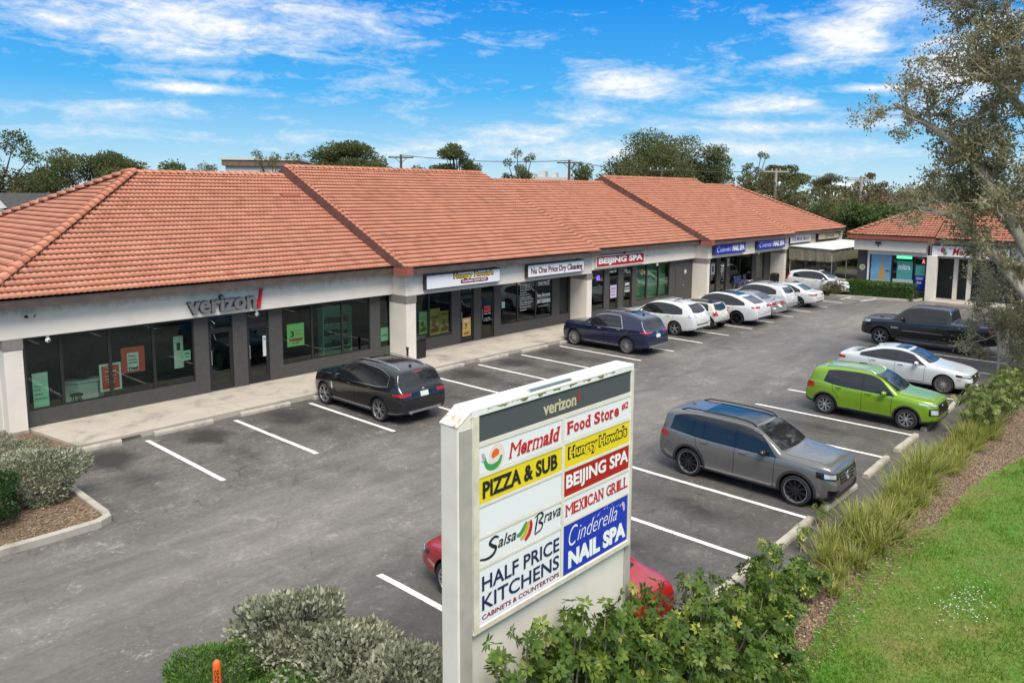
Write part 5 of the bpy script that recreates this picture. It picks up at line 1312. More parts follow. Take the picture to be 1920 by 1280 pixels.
SEDAN = dict(L=4.64, W=1.79, wb=2.70, fo=.93, r=.325, roofw=.64, hfull=.46, clad=8,
    top=[(0, .56), (.05, .68), (.15, .76), (.5, .85), (1.0, .93), (1.22, .98), (1.6, 1.18), (2.0, 1.36), (2.4, 1.43), (2.8, 1.435), (3.2, 1.39), (3.6, 1.25), (3.95, 1.08), (4.1, 1.045), (4.45, 1.03), (4.54, 1.0), (4.60, .85), (4.64, .70)],
    belt=[(0, .52), (.35, .74), (1.2, .88), (2.2, .93), (3.4, .98), (4.2, .99), (4.64, .86)],
    wlo=[(1.1, .92), (3.3, .97), (3.9, 1.01)], wup=[(1.2, .96), (1.6, 1.15), (2.0, 1.30), (2.5, 1.355), (2.9, 1.335), (3.4, 1.19), (3.75, 1.06)],
    cuts=[(1.40, 1.84, 2.42, 2.42), (2.50, 2.50, 3.30, 3.20), (3.36, 3.26, 3.66, 3.64)], ws=(1.26, 2.06, .66, .52), rw=(3.94, 3.30, .60, .50), mirror=(1.72, .98),
    doors=doors4(1.42, 2.46, 3.44, .3, .92), handles=[(2.26, .86), (3.24, .89)], hoodlines=[[(.25, .58), (1.2, .76)]], rearlines=[[(.0, .60), (.42, .60), (.56, .85)]], rim=(5, 'twin'), rimf=.70)
SEDAN_A = dict(SEDAN, L=4.76, W=1.85, wb=2.82, fo=.87, r=.34, rim=(10, 'twin'), rimf=.76, gap=.045, trim='chrome', clad=8,
    top=[(0, .58), (.05, .72), (.14, .79), (.5, .88), (1.0, .95), (1.32, 1.0), (1.7, 1.18), (2.1, 1.34), (2.5, 1.405), (2.9, 1.41), (3.3, 1.37), (3.7, 1.25), (4.1, 1.09), (4.35, 1.05), (4.56, 1.04), (4.66, 1.0), (4.72, .85), (4.76, .70)],
    belt=[(0, .54), (.35, .78), (1.2, .90), (2.2, .945), (3.5, .99), (4.3, 1.0), (4.76, .86)],
    wlo=[(1.2, .94), (3.4, .985), (4.1, 1.02)], wup=[(1.3, .97), (1.75, 1.16), (2.1, 1.275), (2.6, 1.335), (3.0, 1.32), (3.5, 1.20), (3.95, 1.06)],
    cuts=[(1.52, 1.98, 2.52, 2.52), (2.60, 2.60, 3.36, 3.32), (3.42, 3.38, 3.86, 3.84)], ws=(1.36, 2.16, .68, .54), rw=(4.10, 3.42, .62, .52), mirror=(1.80, 1.0), doors=doors4(1.5, 2.56, 3.55, .3, .94), handles=[(2.36, .88), (3.34, .91)])
SUV_V = dict(SUV_RX, L=4.69, W=1.9, wb=2.865, fo=.87, r=.37, clad=11, rim=(5, 'twin'), rimf=.74, gap=.05, trim='chrome',
    top=[(0, .70), (.04, .88), (.10, .97), (.3, 1.02), (.9, 1.09), (1.30, 1.13), (1.6, 1.30), (2.05, 1.54), (2.4, 1.63), (2.8, 1.66), (3.4, 1.645), (3.95, 1.58), (4.28, 1.50), (4.42, 1.34), (4.56, 1.12), (4.62, 1.04), (4.67, .92), (4.69, .78)],
    belt=[(0, .66), (.3, .88), (1.2, 1.0), (2.2, 1.04), (3.6, 1.09), (4.3, 1.14), (4.69, .96)], ws=(1.38, 2.2, .68, .54), rw=(4.55, 4.31, .58, .52))
SUV_GLB = dict(L=4.634, W=1.834, wb=2.829, fo=.86, r=.36, roofw=.74, hfull=.58, clad=12, gap=.05,
    top=[(0, .70), (.04, .88), (.09, .99), (.22, 1.06), (.7, 1.11), (1.22, 1.16), (1.45, 1.30), (1.85, 1.53), (2.1, 1.61), (2.5, 1.655), (3.2, 1.66), (3.9, 1.635), (4.30, 1.60), (4.40, 1.55), (4.47, 1.38), (4.54, 1.14), (4.58, 1.02), (4.62, .90), (4.634, .78)],
    belt=[(0, .66), (.3, .92), (1.2, 1.02), (2.2, 1.05), (3.6, 1.09), (4.4, 1.13), (4.634, 1.0)],
    wlo=[(1.1, 1.04), (3.4, 1.08), (3.9, 1.13), (4.4, 1.17)], wup=[(1.2, 1.08), (1.6, 1.35), (1.95, 1.50), (2.4, 1.56), (3.2, 1.57), (3.9, 1.53), (4.25, 1.42)],
    cuts=[(1.40, 1.80, 2.38, 2.38), (2.46, 2.46, 3.28, 3.28), (3.32, 3.32, 3.60, 3.56), (3.66, 3.62, 4.22, 4.16)], ws=(1.26, 1.98, .70, .60), rw=(4.54, 4.40, .60, .56), mirror=(1.66, 1.10), hmat='chrome', dark_mirror=True,
    doors=doors4(1.38, 2.42, 3.52, .3, 1.04), handles=[(2.20, .97), (3.24, 1.0)], hoodlines=[[(.2, .66), (1.2, .80)]], rearlines=[[(.0, .60), (.5, .60), (.66, .80)]], rim=(10, 'single'), rim_mat='darkalloy', lip_mat='alloy', rimf=.76)
SUV_VENUE = dict(L=4.04, W=1.77, wb=2.52, fo=.83, r=.325, roofw=.72, hfull=.54, clad=13, gap=.05,
    top=[(0, .66), (.04, .84), (.10, .94), (.25, .99), (.7, 1.04), (1.1, 1.08), (1.35, 1.24), (1.7, 1.46), (1.95, 1.545), (2.3, 1.585), (2.9, 1.58), (3.4, 1.55), (3.74, 1.51), (3.84, 1.36), (3.94, 1.08), (3.99, .96), (4.02, .86), (4.04, .74)],
    belt=[(0, .62), (.3, .86), (1.1, .96), (2.2, 1.0), (3.2, 1.05), (3.8, 1.10), (4.04, .94)],
    wlo=[(1.0, .99), (2.9, 1.04), (3.4, 1.12), (3.7, 1.22)], wup=[(1.1, 1.02), (1.5, 1.28), (1.85, 1.45), (2.3, 1.485), (2.9, 1.475), (3.4, 1.41), (3.55, 1.36)],
    cuts=[(1.26, 1.66, 2.14, 2.14), (2.22, 2.22, 2.92, 2.92), (2.97, 2.97, 3.38, 3.30)], ws=(1.14, 1.84, .66, .56), rw=(3.94, 3.78, .54, .50), mirror=(1.50, 1.04),
    doors=doors4(1.26, 2.18, 3.14, .3, .99), handles=[(1.98, .93), (2.92, .97)], hoodlines=[[(.2, .64), (1.05, .78)]], rearlines=[[(.0, .58), (.5, .58), (.64, .80)]], rim=(8, 'swirl'), rimf=.66)
HATCH_RED = dict(SEDAN, L=4.60, rim=(5, 'vee'))
PICKUP = dict(L=5.92, W=2.08, wb=3.67, fo=.98, r=.41, roofw=.70, hfull=.60, clad=10, gap=.07,
    top=[(0, .85), (.04, 1.06), (.10, 1.18), (.25, 1.24), (.9, 1.29), (1.42, 1.32), (1.62, 1.46), (2.0, 1.80), (2.3, 1.92), (2.7, 1.965), (3.4, 1.965), (3.85, 1.93), (3.95, 1.85), (4.05, 1.42), (4.12, 1.36), (5.0, 1.36), (5.86, 1.35), (5.90, 1.1), (5.92, .9)],
    belt=[(0, .80), (.3, 1.10), (1.4, 1.22), (2.5, 1.26), (4.1, 1.30), (5.92, 1.33)], bot=[(0, .46), (.6, .40), (1.5, .36), (5.0, .42), (5.92, .55)],
    wlo=[(1.3, 1.26), (4.0, 1.29)], wup=[(1.45, 1.30), (1.8, 1.58), (2.15, 1.78), (2.6, 1.83), (3.6, 1.83), (3.9, 1.79)],
    cuts=[(1.72, 2.08, 2.70, 2.70), (2.82, 2.82, 3.78, 3.74)], ws=(1.54, 2.24, .78, .64), rw=(4.04, 3.93, .66, .62), mirror=(1.95, 1.36),
    doors=doors4(1.74, 2.76, 3.92, .3, 1.26, .50), handles=[(2.52, 1.16), (3.66, 1.18)], rim=(6, 'single'), rimf=.62, hoodlines=[[(.3, .6), (1.4, .72)]])

def place(front=None, rear=None, th=0., wb=0., W=0., side=1):
    """centre of a car from where one visible wheel stands; side +1: its left wheels show"""
    f = Vector((math.cos(th), math.sin(th))); r = Vector((math.sin(th), -math.cos(th))) * side * (W / 2 - .06)
    c = Vector((0, 0)); n = 0
    if front: c += Vector(front) - f * wb / 2; n += 1
    if rear: c += Vector(rear) + f * wb / 2; n += 1
    return c / n + r

P_ = {k: m_paint('paint_' + k, *a) for k, a in dict(black=((.006, .006, .007), .0, .22), navy=((.012, .018, .055), .3, .25), white=((.70, .70, .69), .0, .3), pearl=((.62, .63, .62), .1, .3), cream=((.62, .59, .50), .0, .3),
    silver=((.42, .43, .44), .5, .3), grey=((.17, .165, .158), .45, .28), green=((.20, .36, .010), .25, .3), red=((.36, .008, .012), .2, .28), ice=((.60, .63, .62), .05, .3)).items()}
FWD = rad(90); REV = rad(270)

def rear_lamps(c, z0, z1, d, yin, mat='redlens', ang=None, wrap=.30):
    for sy in (-1, 1):
        dr = rad(180 - 40)
        c.corner('tail_lamp', M[mat], [(c.L - wrap, 1.0, z0 + .02), (c.L - .04, .86, z0), (c.L + .02, yin, z0 + .01)], [(c.L - wrap, 1.0, z1 - .02), (c.L - .04, .86, z1), (c.L + .02, yin, z1 - .01)], dr, sy)
def head_lamps(c, z0, z1, yin, wrap=.34, mat='clearlens', dark=True):
    for sy in (-1, 1):
        h = c.corner('headlamp', M['gblack' if dark else mat], [(wrap, 1.0, z0 + .05), (.06, .80, z0), (.0, yin, z0 + .01)], [(wrap, 1.0, z1), (.06, .80, z1 - .02), (.0, yin, z1 - .04)], rad(42), sy)
        if dark: c.corner('lamp_lens', M[mat], [(wrap * .55, .93, z0 + .05), (.05, yin + .10, z0 + .035)], [(wrap * .55, .93, z1 - .03), (.05, yin + .10, z1 - .05)], rad(42), sy, h, .014, 8, 3)

# 1 black SUV by the phone shop
sp = SUV_BMW; c = Car('parked_suv', 'black SUV with chrome roof rails parked nose to the phone shop', sp, P_['black'], place((14.29, 22.1), (14.41, 19.11), FWD, sp['wb'], sp['W']), FWD)
c.std(); c.rails(2.1, 4.35); c.arches('gblack', .04); rear_lamps(c, .92, 1.02, 0, .56, wrap=.36); c.plate(.93); c.badge(1.065, .045); c.antenna(4.2)
c.rear('rear_bumper_trim', M['steel'], [(-.62, .36), (.62, .36)], [(-.66, .46), (.66, .46)]); c.exhaust(.55, .40, .05)
for sy in (-1, 1): c.side('sill_trim', M['chrome'], [(1.45, .36), (3.5, .36)], [(1.45, .385), (3.5, .385)], sy, None, 14, 1); c.side('wing_vent', M['chrome'], [(1.32, .66), (1.42, .66)], [(1.30, .88), (1.36, .88)], sy, None, 2, 5)
c.roof('glass_roof', M['carglass'], 2.3, 3.7, .50, .50); head_lamps(c, .78, .92, .55); c.rear('spoiler_lamp', M['redlens'], [(-.2, 1.555), (.2, 1.555)], [(-.2, 1.575), (.2, 1.575)], nv=1)
# 2 navy SUV
sp = SUV_ROUND; c = Car('parked_suv', 'dark navy SUV with silver window trim in the row before the dry cleaner', sp, P_['navy'], place((28.1, 22.28), (28.0, 19.15), FWD, sp['wb'], sp['W']), FWD)
c.std(); c.rails(2.2, 4.2); c.arches('gblack', .03); rear_lamps(c, .99, 1.08, 0, .50, wrap=.34); c.plate(.86); c.badge(1.0, .05); c.rear('rear_bumper_trim', M['steel'], [(-.7, .36), (.7, .36)], [(-.74, .47), (.74, .47)]); c.antenna(4.1)
c.roof('glass_roof', M['carglass'], 2.4, 3.7, .5, .5); head_lamps(c, .80, .95, .5)
for sy in (-1, 1): c.side('sill_trim', M['chrome'], [(1.45, .33), (3.6, .33)], [(1.45, .355), (3.6, .355)], sy, None, 14, 1)
# 3 white SUV with roof bars
sp = dict(SUV_RX); c = Car('parked_suv', 'white SUV with roof bars and a dark rear spoiler next after the navy SUV', sp, P_['white'], place(None, (33.42, 19.99), FWD, sp['wb'], sp['W']), FWD)
c.std(); c.rails(2.1, 3.9, 'alloy'); rear_lamps(c, .98, 1.14, 0, .62, 'clearlens'); c.plate(.90); c.badge(1.04, .04); head_lamps(c, .74, .86, .5, dark=False)
c.rear('rear_bumper_trim', M['black'], [(-.55, .60), (.55, .60)], [(-.55, .645), (.55, .645)]); c.rear('bumper_slot', M['black'], [(-.62, .40), (.62, .40)], [(-.62, .47), (.62, .47)])
for d in (2.5, 3.4): mb = MB(); mb.tube([(c.X(d), -.58, 1.735), (c.X(d), .58, 1.735)], .018, 8); c.part('roof_bar', M['black'], mb, sm=60)
c.roof('rear_spoiler', M['clad'], 4.1, 4.30, .50, .50)
# 4 small cream hatchback with a black roof
sp = MINI; c = Car('parked_hatchback', 'small cream hatchback with a black roof between two white cars', sp, P_['cream'], place(None, (36.11, 19.65), FWD, sp['wb'], sp['W']), FWD)
c.std(); c.roof('roof_skin', M['gblack'], 1.62, 3.3, .60, .58, None, .004); c.arches('gblack', .05)
for sy in (-1, 1):
    l = c.corner('tail_lamp', M['chrome'], [(sp['L'] - .14, 1., .74), (sp['L'], .66, .74)], [(sp['L'] - .16, 1., .98), (sp['L'] - .03, .68, .98)], rad(140), sy)
    c.corner('lamp_lens', M['redlens'], [(sp['L'] - .12, .97, .765), (sp['L'], .70, .765)], [(sp['L'] - .14, .97, .955), (sp['L'] - .03, .72, .955)], rad(140), sy, l, .014)
    c.roof('bonnet_stripe', M['gblack'], .3, 1.0, .01, .01)
c.plate(.72); c.badge(.86, .035); c.rear('rear_bumper_trim', M['black'], [(-.6, .34), (.6, .34)], [(-.6, .42), (.6, .42)]); c.rear('bumper_line', M['chrome'], [(-.66, .47), (.66, .47)], [(-.66, .485), (.66, .485)], nv=1); c.exhaust(.12, .36, .045)
# 5 white coupe-backed crossover
sp = CROSS_X; c = Car('parked_crossover', 'white crossover with a long glass roof and black wheels', sp, P_['white'], place(None, (38.5, 19.14), FWD, sp['wb'], sp['W']), FWD)
c.std(); c.roof('glass_roof', M['carglass'], 1.95, 3.7, .52, .52); c.arches('gblack', .03); rear_lamps(c, .98, 1.10, 0, .50, 'redlens', wrap=.24); c.plate(.82); c.rear('rear_bumper_trim', M['black'], [(-.85, .34), (.85, .34)], [(-.85, .50), (.85, .50)]); head_lamps(c, .66, .76, .5); c.badge(1.04, .04)
# 6 silver saloon
sp = dict(SEDAN, L=4.8, W=1.82, wb=2.76, roofw=.64); c = Car('parked_saloon', 'silver saloon with red tail lamps beside the white crossover', sp, P_['silver'], Vector((42.3, 20.75)), FWD)
c.std(); rear_lamps(c, .80, .95, 0, .52, wrap=.28); c.plate(.76); c.badge(.90, .035); head_lamps(c, .60, .72, .5, dark=False); c.rear('bumper_slot', M['black'], [(-.6, .36), (.6, .36)], [(-.6, .42), (.6, .42)])
# 7 pearl SUV
sp = dict(SUV_RX, clad=20); c = Car('parked_suv', 'pearl white SUV with silver lower flanks before the nail salon', sp, P_['pearl'], Vector((45.0, 21.2)), FWD)
c.bo.data.materials[2] = P_['silver']; c.std(); c.rails(2.1, 3.9, 'alloy'); rear_lamps(c, .98, 1.14, 0, .64, 'clearlens'); c.plate(.88); c.badge(1.04, .04); head_lamps(c, .74, .86, .5, dark=False)
for d in (2.5, 3.4): mb = MB(); mb.tube([(c.X(d), -.58, 1.735), (c.X(d), .58, 1.735)], .018, 8); c.part('roof_bar', M['black'], mb, sm=60)
# 8 white saloon
sp = SEDAN; c = Car('parked_saloon', 'white saloon with red lamps at the end of the nail salon row', sp, P_['white'], place(None, (47.29, 19.3), FWD, sp['wb'], sp['W']), FWD)
c.std(); rear_lamps(c, .80, .90, 0, .45, wrap=.34); c.plate(.70); c.badge(.90, .04); head_lamps(c, .60, .70, .5); c.rear('rear_bumper_trim', M['black'], [(-.55, .34), (.55, .34)], [(-.66, .44), (.66, .44)])
# 9 white SUV facing the lot
th = rad(270); sp = SUV_V; c = Car('parked_suv', 'white SUV facing out of its bay in front of the clear curtained patio', sp, P_['white'], place((54.75, 19.73), None, th, sp['wb'], sp['W'], -1), th)
c.std(); c.rails(2.2, 4.0, 'gblack', lift=.03); head_lamps(c, .80, .92, .60); c.front('grille', M['gblack'], [(-.36, .62), (.36, .62)], [(-.42, .88), (.42, .88)]); c.badge(.76, .08, False); c.roof('glass_roof', M['carglass'], 2.4, 3.5, .46, .46)
for sy in (-1, 1): c.corner('fog_vent', M['gblack'], [(.10, .86, .44), (.0, .52, .44)], [(.10, .86, .56), (.0, .52, .56)], rad(35), sy); c.corner('tail_lamp', M['redlens'], [(4.5, 1., .9), (4.69, .74, .9)], [(4.4, 1., 1.35), (4.55, .80, 1.35)], rad(140), sy)
c.front('bumper_slot', M['gblack'], [(-.40, .36), (.40, .36)], [(-.40, .46), (.40, .46)]); c.plate(.86)
# 10 black pickup
th = rad(90); sp = PICKUP; c = Car('pickup_truck', 'black four door pickup with raised wheels behind the tree branches', sp, P_['black'], place((38.36, 11.55), None, th, sp['wb'], sp['W']), th, 'parked cars', 'pickup truck')
c.std(); c.arches('clad', .06); head_lamps(c, 1.0, 1.16, .62, .40, dark=False); c.front('grille', M['gblack'], [(-.55, .72), (.55, .72)], [(-.58, 1.12), (.58, 1.12)]); c.front('front_bumper_trim', M['gblack'], [(-.9, .50), (.9, .50)], [(-.9, .66), (.9, .66)])
c.roof('bed_cover', M['black'], 4.16, 5.80, .82, .82); rear_lamps(c, 1.0, 1.3, 0, .84)
for sy in (-1, 1):
    c.side('side_moulding', M['chrome'], [(1.95, .80), (3.7, .80)], [(1.95, .825), (3.7, .825)], sy, None, 10, 1)
    mb = MB(); mb.tube([(c.X(1.75), sy * 1.0, .42), (c.X(3.95), sy * 1.0, .42)], .05, 8); c.part('side_step', M['black'], mb, sm=60)
h_, _n = c.hit((c.X(1.6), 4, .9), (0, -1, 0))
o = lettering('RAM', -.16, .16, .0, .10, 0, M['chrome'], c.root, bold=.06, ext=.004, name='badge_lettering'); o.rotation_euler = (0, 0, PI); o.location = (c.X(1.62), h_.y + .008, .86)
mb = MB(); mb.box((c.X(.95), .40, 1.27), (c.X(.80), .56, 1.315)); c.part('bonnet_vent', M['clad'], mb, sm=None)
# 11 white saloon with sunroof
th = REV; sp = SEDAN_A; c = Car('parked_saloon', 'white saloon with a sunroof beside the green SUV', sp, P_['ice'], place((30.32, 6.83), None, th, sp['wb'], sp['W'], -1), th)
c.std(); c.roof('sunroof', M['carglass'], 2.28, 2.72, .40, .40); head_lamps(c, .64, .76, .50, .42); c.front('grille', M['gblack'], [(-.40, .40), (.40, .40)], [(-.48, .72), (.48, .72)]); c.badge(.62, .06, False)
for sy in (-1, 1): c.corner('fog_vent', M['gblack'], [(.14, .88, .34), (.0, .56, .34)], [(.16, .88, .50), (.0, .56, .48)], rad(38), sy); c.side('side_marker', M['amber'], [(.30, .56), (.42, .56)], [(.30, .60), (.42, .60)], sy, None, 3, 1)
rear_lamps(c, .80, .92, 0, .55); c.roof('roof_fin', P_['ice'], 3.3, 3.42, .02, .02, None, .05)
# 12 green SUV
sp = SUV_VENUE; c = Car('parked_suv', 'lime green compact SUV with grey roof rails and silver wheels', sp, P_['green'], place((24.81, 6.53), (24.82, 9.09), REV, sp['wb'], sp['W'], -1), REV)
c.std(); c.rails(1.9, 3.5, 'alloy'); c.arches('clad', .05); rear_lamps(c, .84, 1.04, 0, .60, wrap=.26); c.antenna(3.5); c.plate(.80)
c.front('grille', M['gblack'], [(-.50, .50), (.50, .50)], [(-.44, .84), (.44, .84)]); c.front('front_bumper_trim', M['clad'], [(-.74, .28), (.74, .28)], [(-.74, .40), (.74, .40)]); c.front('skid_trim', M['steel'], [(-.3, .34), (.3, .34)], [(-.36, .44), (.36, .44)], off=.014); c.badge(.74, .06, False)
for sy in (-1, 1):
    c.corner('indicator_lamp', M['clearlens'], [(.42, 1., .84), (.02, .62, .82)], [(.44, 1., .89), (.04, .62, .87)], rad(42), sy); l = c.corner('headlamp', M['gblack'], [(.16, .93, .54), (.0, .62, .54)], [(.16, .93, .74), (.0, .62, .74)], rad(38), sy)
    c.corner('lamp_lens', M['clearlens'], [(.12, .90, .57), (.0, .68, .57)], [(.12, .90, .71), (.0, .68, .71)], rad(38), sy, l, .016); c.side('side_marker', M['amber'], [(.46, .84), (.34, .84)], [(.46, .875), (.34, .875)], sy, None, 3, 1)
# 13 grey SUV
sp = SUV_GLB; c = Car('parked_suv', 'metallic grey boxy SUV with black wheels and black roof rails, nearest the grasses', sp, P_['grey'], place((16.83, 6.7), (16.91, 9.58), REV, sp['wb'], sp['W'], -1), REV)
c.std(); c.rails(1.95, 4.1, 'gblack', .86, .055); c.arches('clad', .06); rear_lamps(c, .92, 1.06, 0, .45, wrap=.28); c.plate(.84); c.antenna(4.05)
head_lamps(c, .74, .92, .58, .34); g_ = c.front('grille', M['gblack'], [(-.40, .60), (.40, .60)], [(-.46, .86), (.46, .86)])
for z in (.66, .73, .80): c.front('grille_bar', M['steel'], [(-.40, z), (.40, z)], [(-.40, z + .012), (.40, z + .012)], g_, off=.014, nv=1)
mb = MB(); mb.lathe([(.082, 0), (.095, .012), (.108, 0)], (c.X(-.012), 0, .73), 'x', 24)
for k in range(3):
    a = PI / 2 + k * 2 * PI / 3; mb.hexa([(c.X(-.012), .012 * math.cos(a + PI / 2), .73 + .012 * math.sin(a + PI / 2)), (c.X(-.012), -.012 * math.cos(a + PI / 2), .73 - .012 * math.sin(a + PI / 2)), (c.X(-.012), .09 * math.cos(a), .73 + .09 * math.sin(a))], [(c.X(-.03), .012 * math.cos(a + PI / 2), .73 + .012 * math.sin(a + PI / 2)), (c.X(-.03), -.012 * math.cos(a + PI / 2), .73 - .012 * math.sin(a + PI / 2)), (c.X(-.03), .09 * math.cos(a), .73 + .09 * math.sin(a))])
c.part('badge', M['chrome'], mb, sm=None)
for sy in (-1, 1): c.corner('bumper_intake', M['gblack'], [(.10, .88, .36), (.0, .48, .36)], [(.12, .88, .52), (.0, .54, .50)], rad(35), sy); c.side('sill_trim', M['steel'], [(1.45, .335), (3.4, .335)], [(1.45, .355), (3.4, .355)], sy, None, 10, 1)
c.front('bumper_slot', M['gblack'], [(-.42, .30), (.42, .30)], [(-.46, .42), (.46, .42)]); c.roof('glass_roof', M['carglass'], 2.05, 3.5, .56, .56)
# 14 red car behind the pylon sign
th = rad(90); sp = HATCH_RED; c = Car('parked_saloon', 'bright red car half hidden behind the pylon sign', sp, P_['red'], Vector((9.56, 8.34)), th)
c.std(); rear_lamps(c, .80, .94, 0, .45, wrap=.34); c.plate(.70); head_lamps(c, .58, .70, .5); c.front('grille', M['gblack'], [(-.45, .44), (.45, .44)], [(-.5, .62), (.5, .62)])
# ------------------------------------------------------------------ plants
L_SILVER = m_leaf('silver_buttonwood_leaf', [(.0, (.11, .13, .065)), (.3, (.23, .25, .155)), (.65, (.36, .37, .26)), (1., (.50, .50, .38))], .6, .15)
L_JUN = m_leaf('juniper_leaf', [(.0, (.025, .06, .012)), (.4, (.06, .14, .02)), (.75, (.11, .21, .03)), (1., (.18, .27, .05))], .6, .2)
L_DARK = m_leaf('dark_hedge_leaf', [(.0, (.015, .04, .012)), (.5, (.03, .075, .018)), (1., (.06, .13, .03))], .5, .2)
L_SCH = m_leaf('umbrella_plant_leaf', [(.0, (.04, .08, .018)), (.45, (.09, .16, .026)), (.72, (.16, .235, .038)), (.90, (.29, .35, .06)), (1., (.60, .56, .14))], .45, .4)
L_GR = m_leaf('ornamental_grass_blade', [(.0, (.10, .15, .02)), (.3, (.21, .26, .04)), (.6, (.34, .345, .08)), (.82, (.46, .40, .15)), (1., (.50, .39, .22))], .6, .3)
L_GR2 = m_leaf('yellow_green_shrub_leaf', [(.0, (.05, .085, .02)), (.45, (.11, .16, .035)), (.8, (.20, .25, .06)), (1., (.32, .33, .10))], .5, .35)
L_LAWN = m_leaf('lawn_blade', [(.0, (.045, .235, .01)), (.3, (.10, .25, .016)), (.55, (.165, .255, .03)), (.8, (.24, .265, .065)), (1., (.35, .32, .14))], .6, .3)
L_OAK = m_leaf('live_oak_leaf', [(.0, (.16, .155, .08)), (.4, (.27, .265, .14)), (.7, (.38, .36, .20)), (.9, (.44, .36, .25)), (1., (.42, .48, .16))], .5, .5)
L_TREE = m_leaf('broad_tree_leaf', [(.0, (.055, .078, .028)), (.4, (.115, .14, .05)), (.75, (.185, .20, .08)), (1., (.27, .26, .12))], .6, .5)
L_TREE2 = m_leaf('olive_tree_leaf', [(.0, (.075, .08, .035)), (.5, (.16, .155, .07)), (1., (.26, .235, .12))], .6, .5)
L_PALM = m_leaf('palm_leaf', [(.0, (.045, .085, .02)), (1., (.14, .20, .06))], .5, .35)
BARK = m_bark('grey_oak_bark', (.22, .185, .145), (.52, .455, .37)); BARKD = m_bark('dark_bark', (.05, .04, .03), (.13, .105, .08)); STEM = m_bark('pale_stem', (.16, .12, .08), (.34, .28, .2))

def lumpy(n, c, r, rng, lumps=5, amp=.22, fill=.35):
    d = rand_dirs(n, rng); ph = rng.uniform(0, 6.28, (lumps, 3)); fr = rng.uniform(1.5, 4.5, (lumps, 3))
    m = 1 + amp * np.mean([np.sin(d[:, 0] * f[0] + p[0]) * np.sin(d[:, 1] * f[1] + p[1]) * np.sin(d[:, 2] * f[2] + p[2]) for f, p in zip(fr, ph)], 0) * 3
    rad_ = (1 - fill * rng.random(n) ** 2.2) * m
    return np.array(c) + d * rad_[:, None] * np.array(r), d
def bush(label, x, y, r, h, mat, n=6000, ll=.055, lw=.026, group='clipped bushes', seed=0, up=.5, stem=STEM, name='bush', amp=.40, v0=0., z0=.05):
    rng = np.random.default_rng(seed + 100)
    t = thing(name, label, 'bush', (x, y, z0), 0, group)
    P, d = lumpy(n, (0, 0, h * .55), (r, r * .95, h * .5), rng, amp=amp)
    P[:, 2] = np.maximum(P[:, 2], .06)
    D = d * .7 + np.array([0, 0, up]) + rng.normal(0, .45, (n, 3))
    hole = np.sin(P[:, 0] * 5.3 + seed * 1.7) * np.sin(P[:, 1] * 6.1 + seed) * np.sin(P[:, 2] * 6.7 + seed * .6); kp = hole > -.42 - .3 * rng.random(n); P, D, n = P[kp], D[kp], int(kp.sum())
    V, F = leaf_quads(P, D, rand_dirs(n, rng), ll * rng.uniform(.7, 1.3, n), lw * rng.uniform(.7, 1.3, n), .25)
    cl = .5 + .5 * np.sin(P[:, 0] * 7 + seed) * np.sin(P[:, 1] * 8) * np.sin(P[:, 2] * 9 + 1)
    v = np.clip(.35 * cl + .65 * rng.random(n) + v0, 0, 1)
    np_mesh('leaves', V, F, mat, t, np.repeat(v, 4))
    mb = MB(); rr = random.Random(seed)
    for k in range(9):
        a = rr.uniform(0, 6.28); q = r * rr.uniform(.2, .65); mb.tube([(0.05 * math.cos(a), .05 * math.sin(a), -.06), (q * .5 * math.cos(a), q * .5 * math.sin(a), h * .35), (q * math.cos(a + .3), q * math.sin(a + .3), h * .72)], [.022, .014, .006], 5)
    mb.build('stems', stem, t, recalc=False)
    return t
# silver bushes and a juniper by the entrance (foot of the picture)
bush('silver grey clipped bush, tallest of the run beside the orange post', 7.36, 9.05, .70, 1.15, L_SILVER, 8500, .085, .042, 'silver bushes by the entrance', 1)
bush('silver grey clipped bush in the middle of the run by the entrance', 7.5, 8.1, .64, .95, L_SILVER, 7500, .085, .042, 'silver bushes by the entrance', 2)
bush('silver grey clipped bush closest to the pylon sign', 7.5, 7.25, .58, .88, L_SILVER, 7000, .085, .042, 'silver bushes by the entrance', 3)
bush('bright green feathery juniper behind the orange post', 6.15, 9.0, .78, .80, L_JUN, 19000, .06, .017, None, 4, .25, BARKD)
bush('second green juniper at the foot of the orange post', 6.35, 8.1, .62, .74, L_JUN, 13000, .06, .017, None, 14, .25, BARKD)
bush('silver green bush at the corner of the kerbed island', 9.0, 18.85, .72, 1.0, L_SILVER, 7500, .075, .036, 'bushes on the kerbed island', 5, v0=-.08)
bush('thin silver bush against the corner column', 9.0, 20.7, .95, 1.05, L_SILVER, 7000, .06, .026, 'bushes on the kerbed island', 6, v0=-.15, amp=.35)
bush('dark green bush at the edge of the kerbed island', 7.55, 18.2, .72, 1.0, L_DARK, 8000, .06, .03, 'bushes on the kerbed island', 7)
bush('low silver bush under the end wall', 7.2, 21.8, .9, 1.0, L_SILVER, 6000, .06, .026, 'bushes on the kerbed island', 8, v0=-.15, amp=.35)
# orange marker post
t = thing('marker_post', 'orange round topped marker post printed with black letters among the bushes', 'marker post', (5.82, 8.45, .06))
mb = MB(); mb.lathe([(0, -.1), (.048, -.1), (.048, 1.25), (.044, 1.285), (.032, 1.31), (.014, 1.325), (0, 1.327)], (0, 0, 0), 'z', 18); mb.build('post', M['orange'], t, smooth=50)
for k, tx in enumerate(('CAUTION', 'GAS LINE')):
    o = lettering(tx, -.42, .0, -.012, .012, 0, M['text_black'], t, ext=.001, bold=.03)
    o.rotation_euler = (0, rad(90), 0); o.rotation_mode = 'XYZ'
    o.matrix_local = Matrix.Translation((0, 0, .80)) @ Matrix.Rotation(rad(-33 + (18 if k else -14)), 4, 'Z') @ Matrix.Translation((0, -.0495, 0)) @ Matrix.Rotation(rad(90), 4, 'Y')

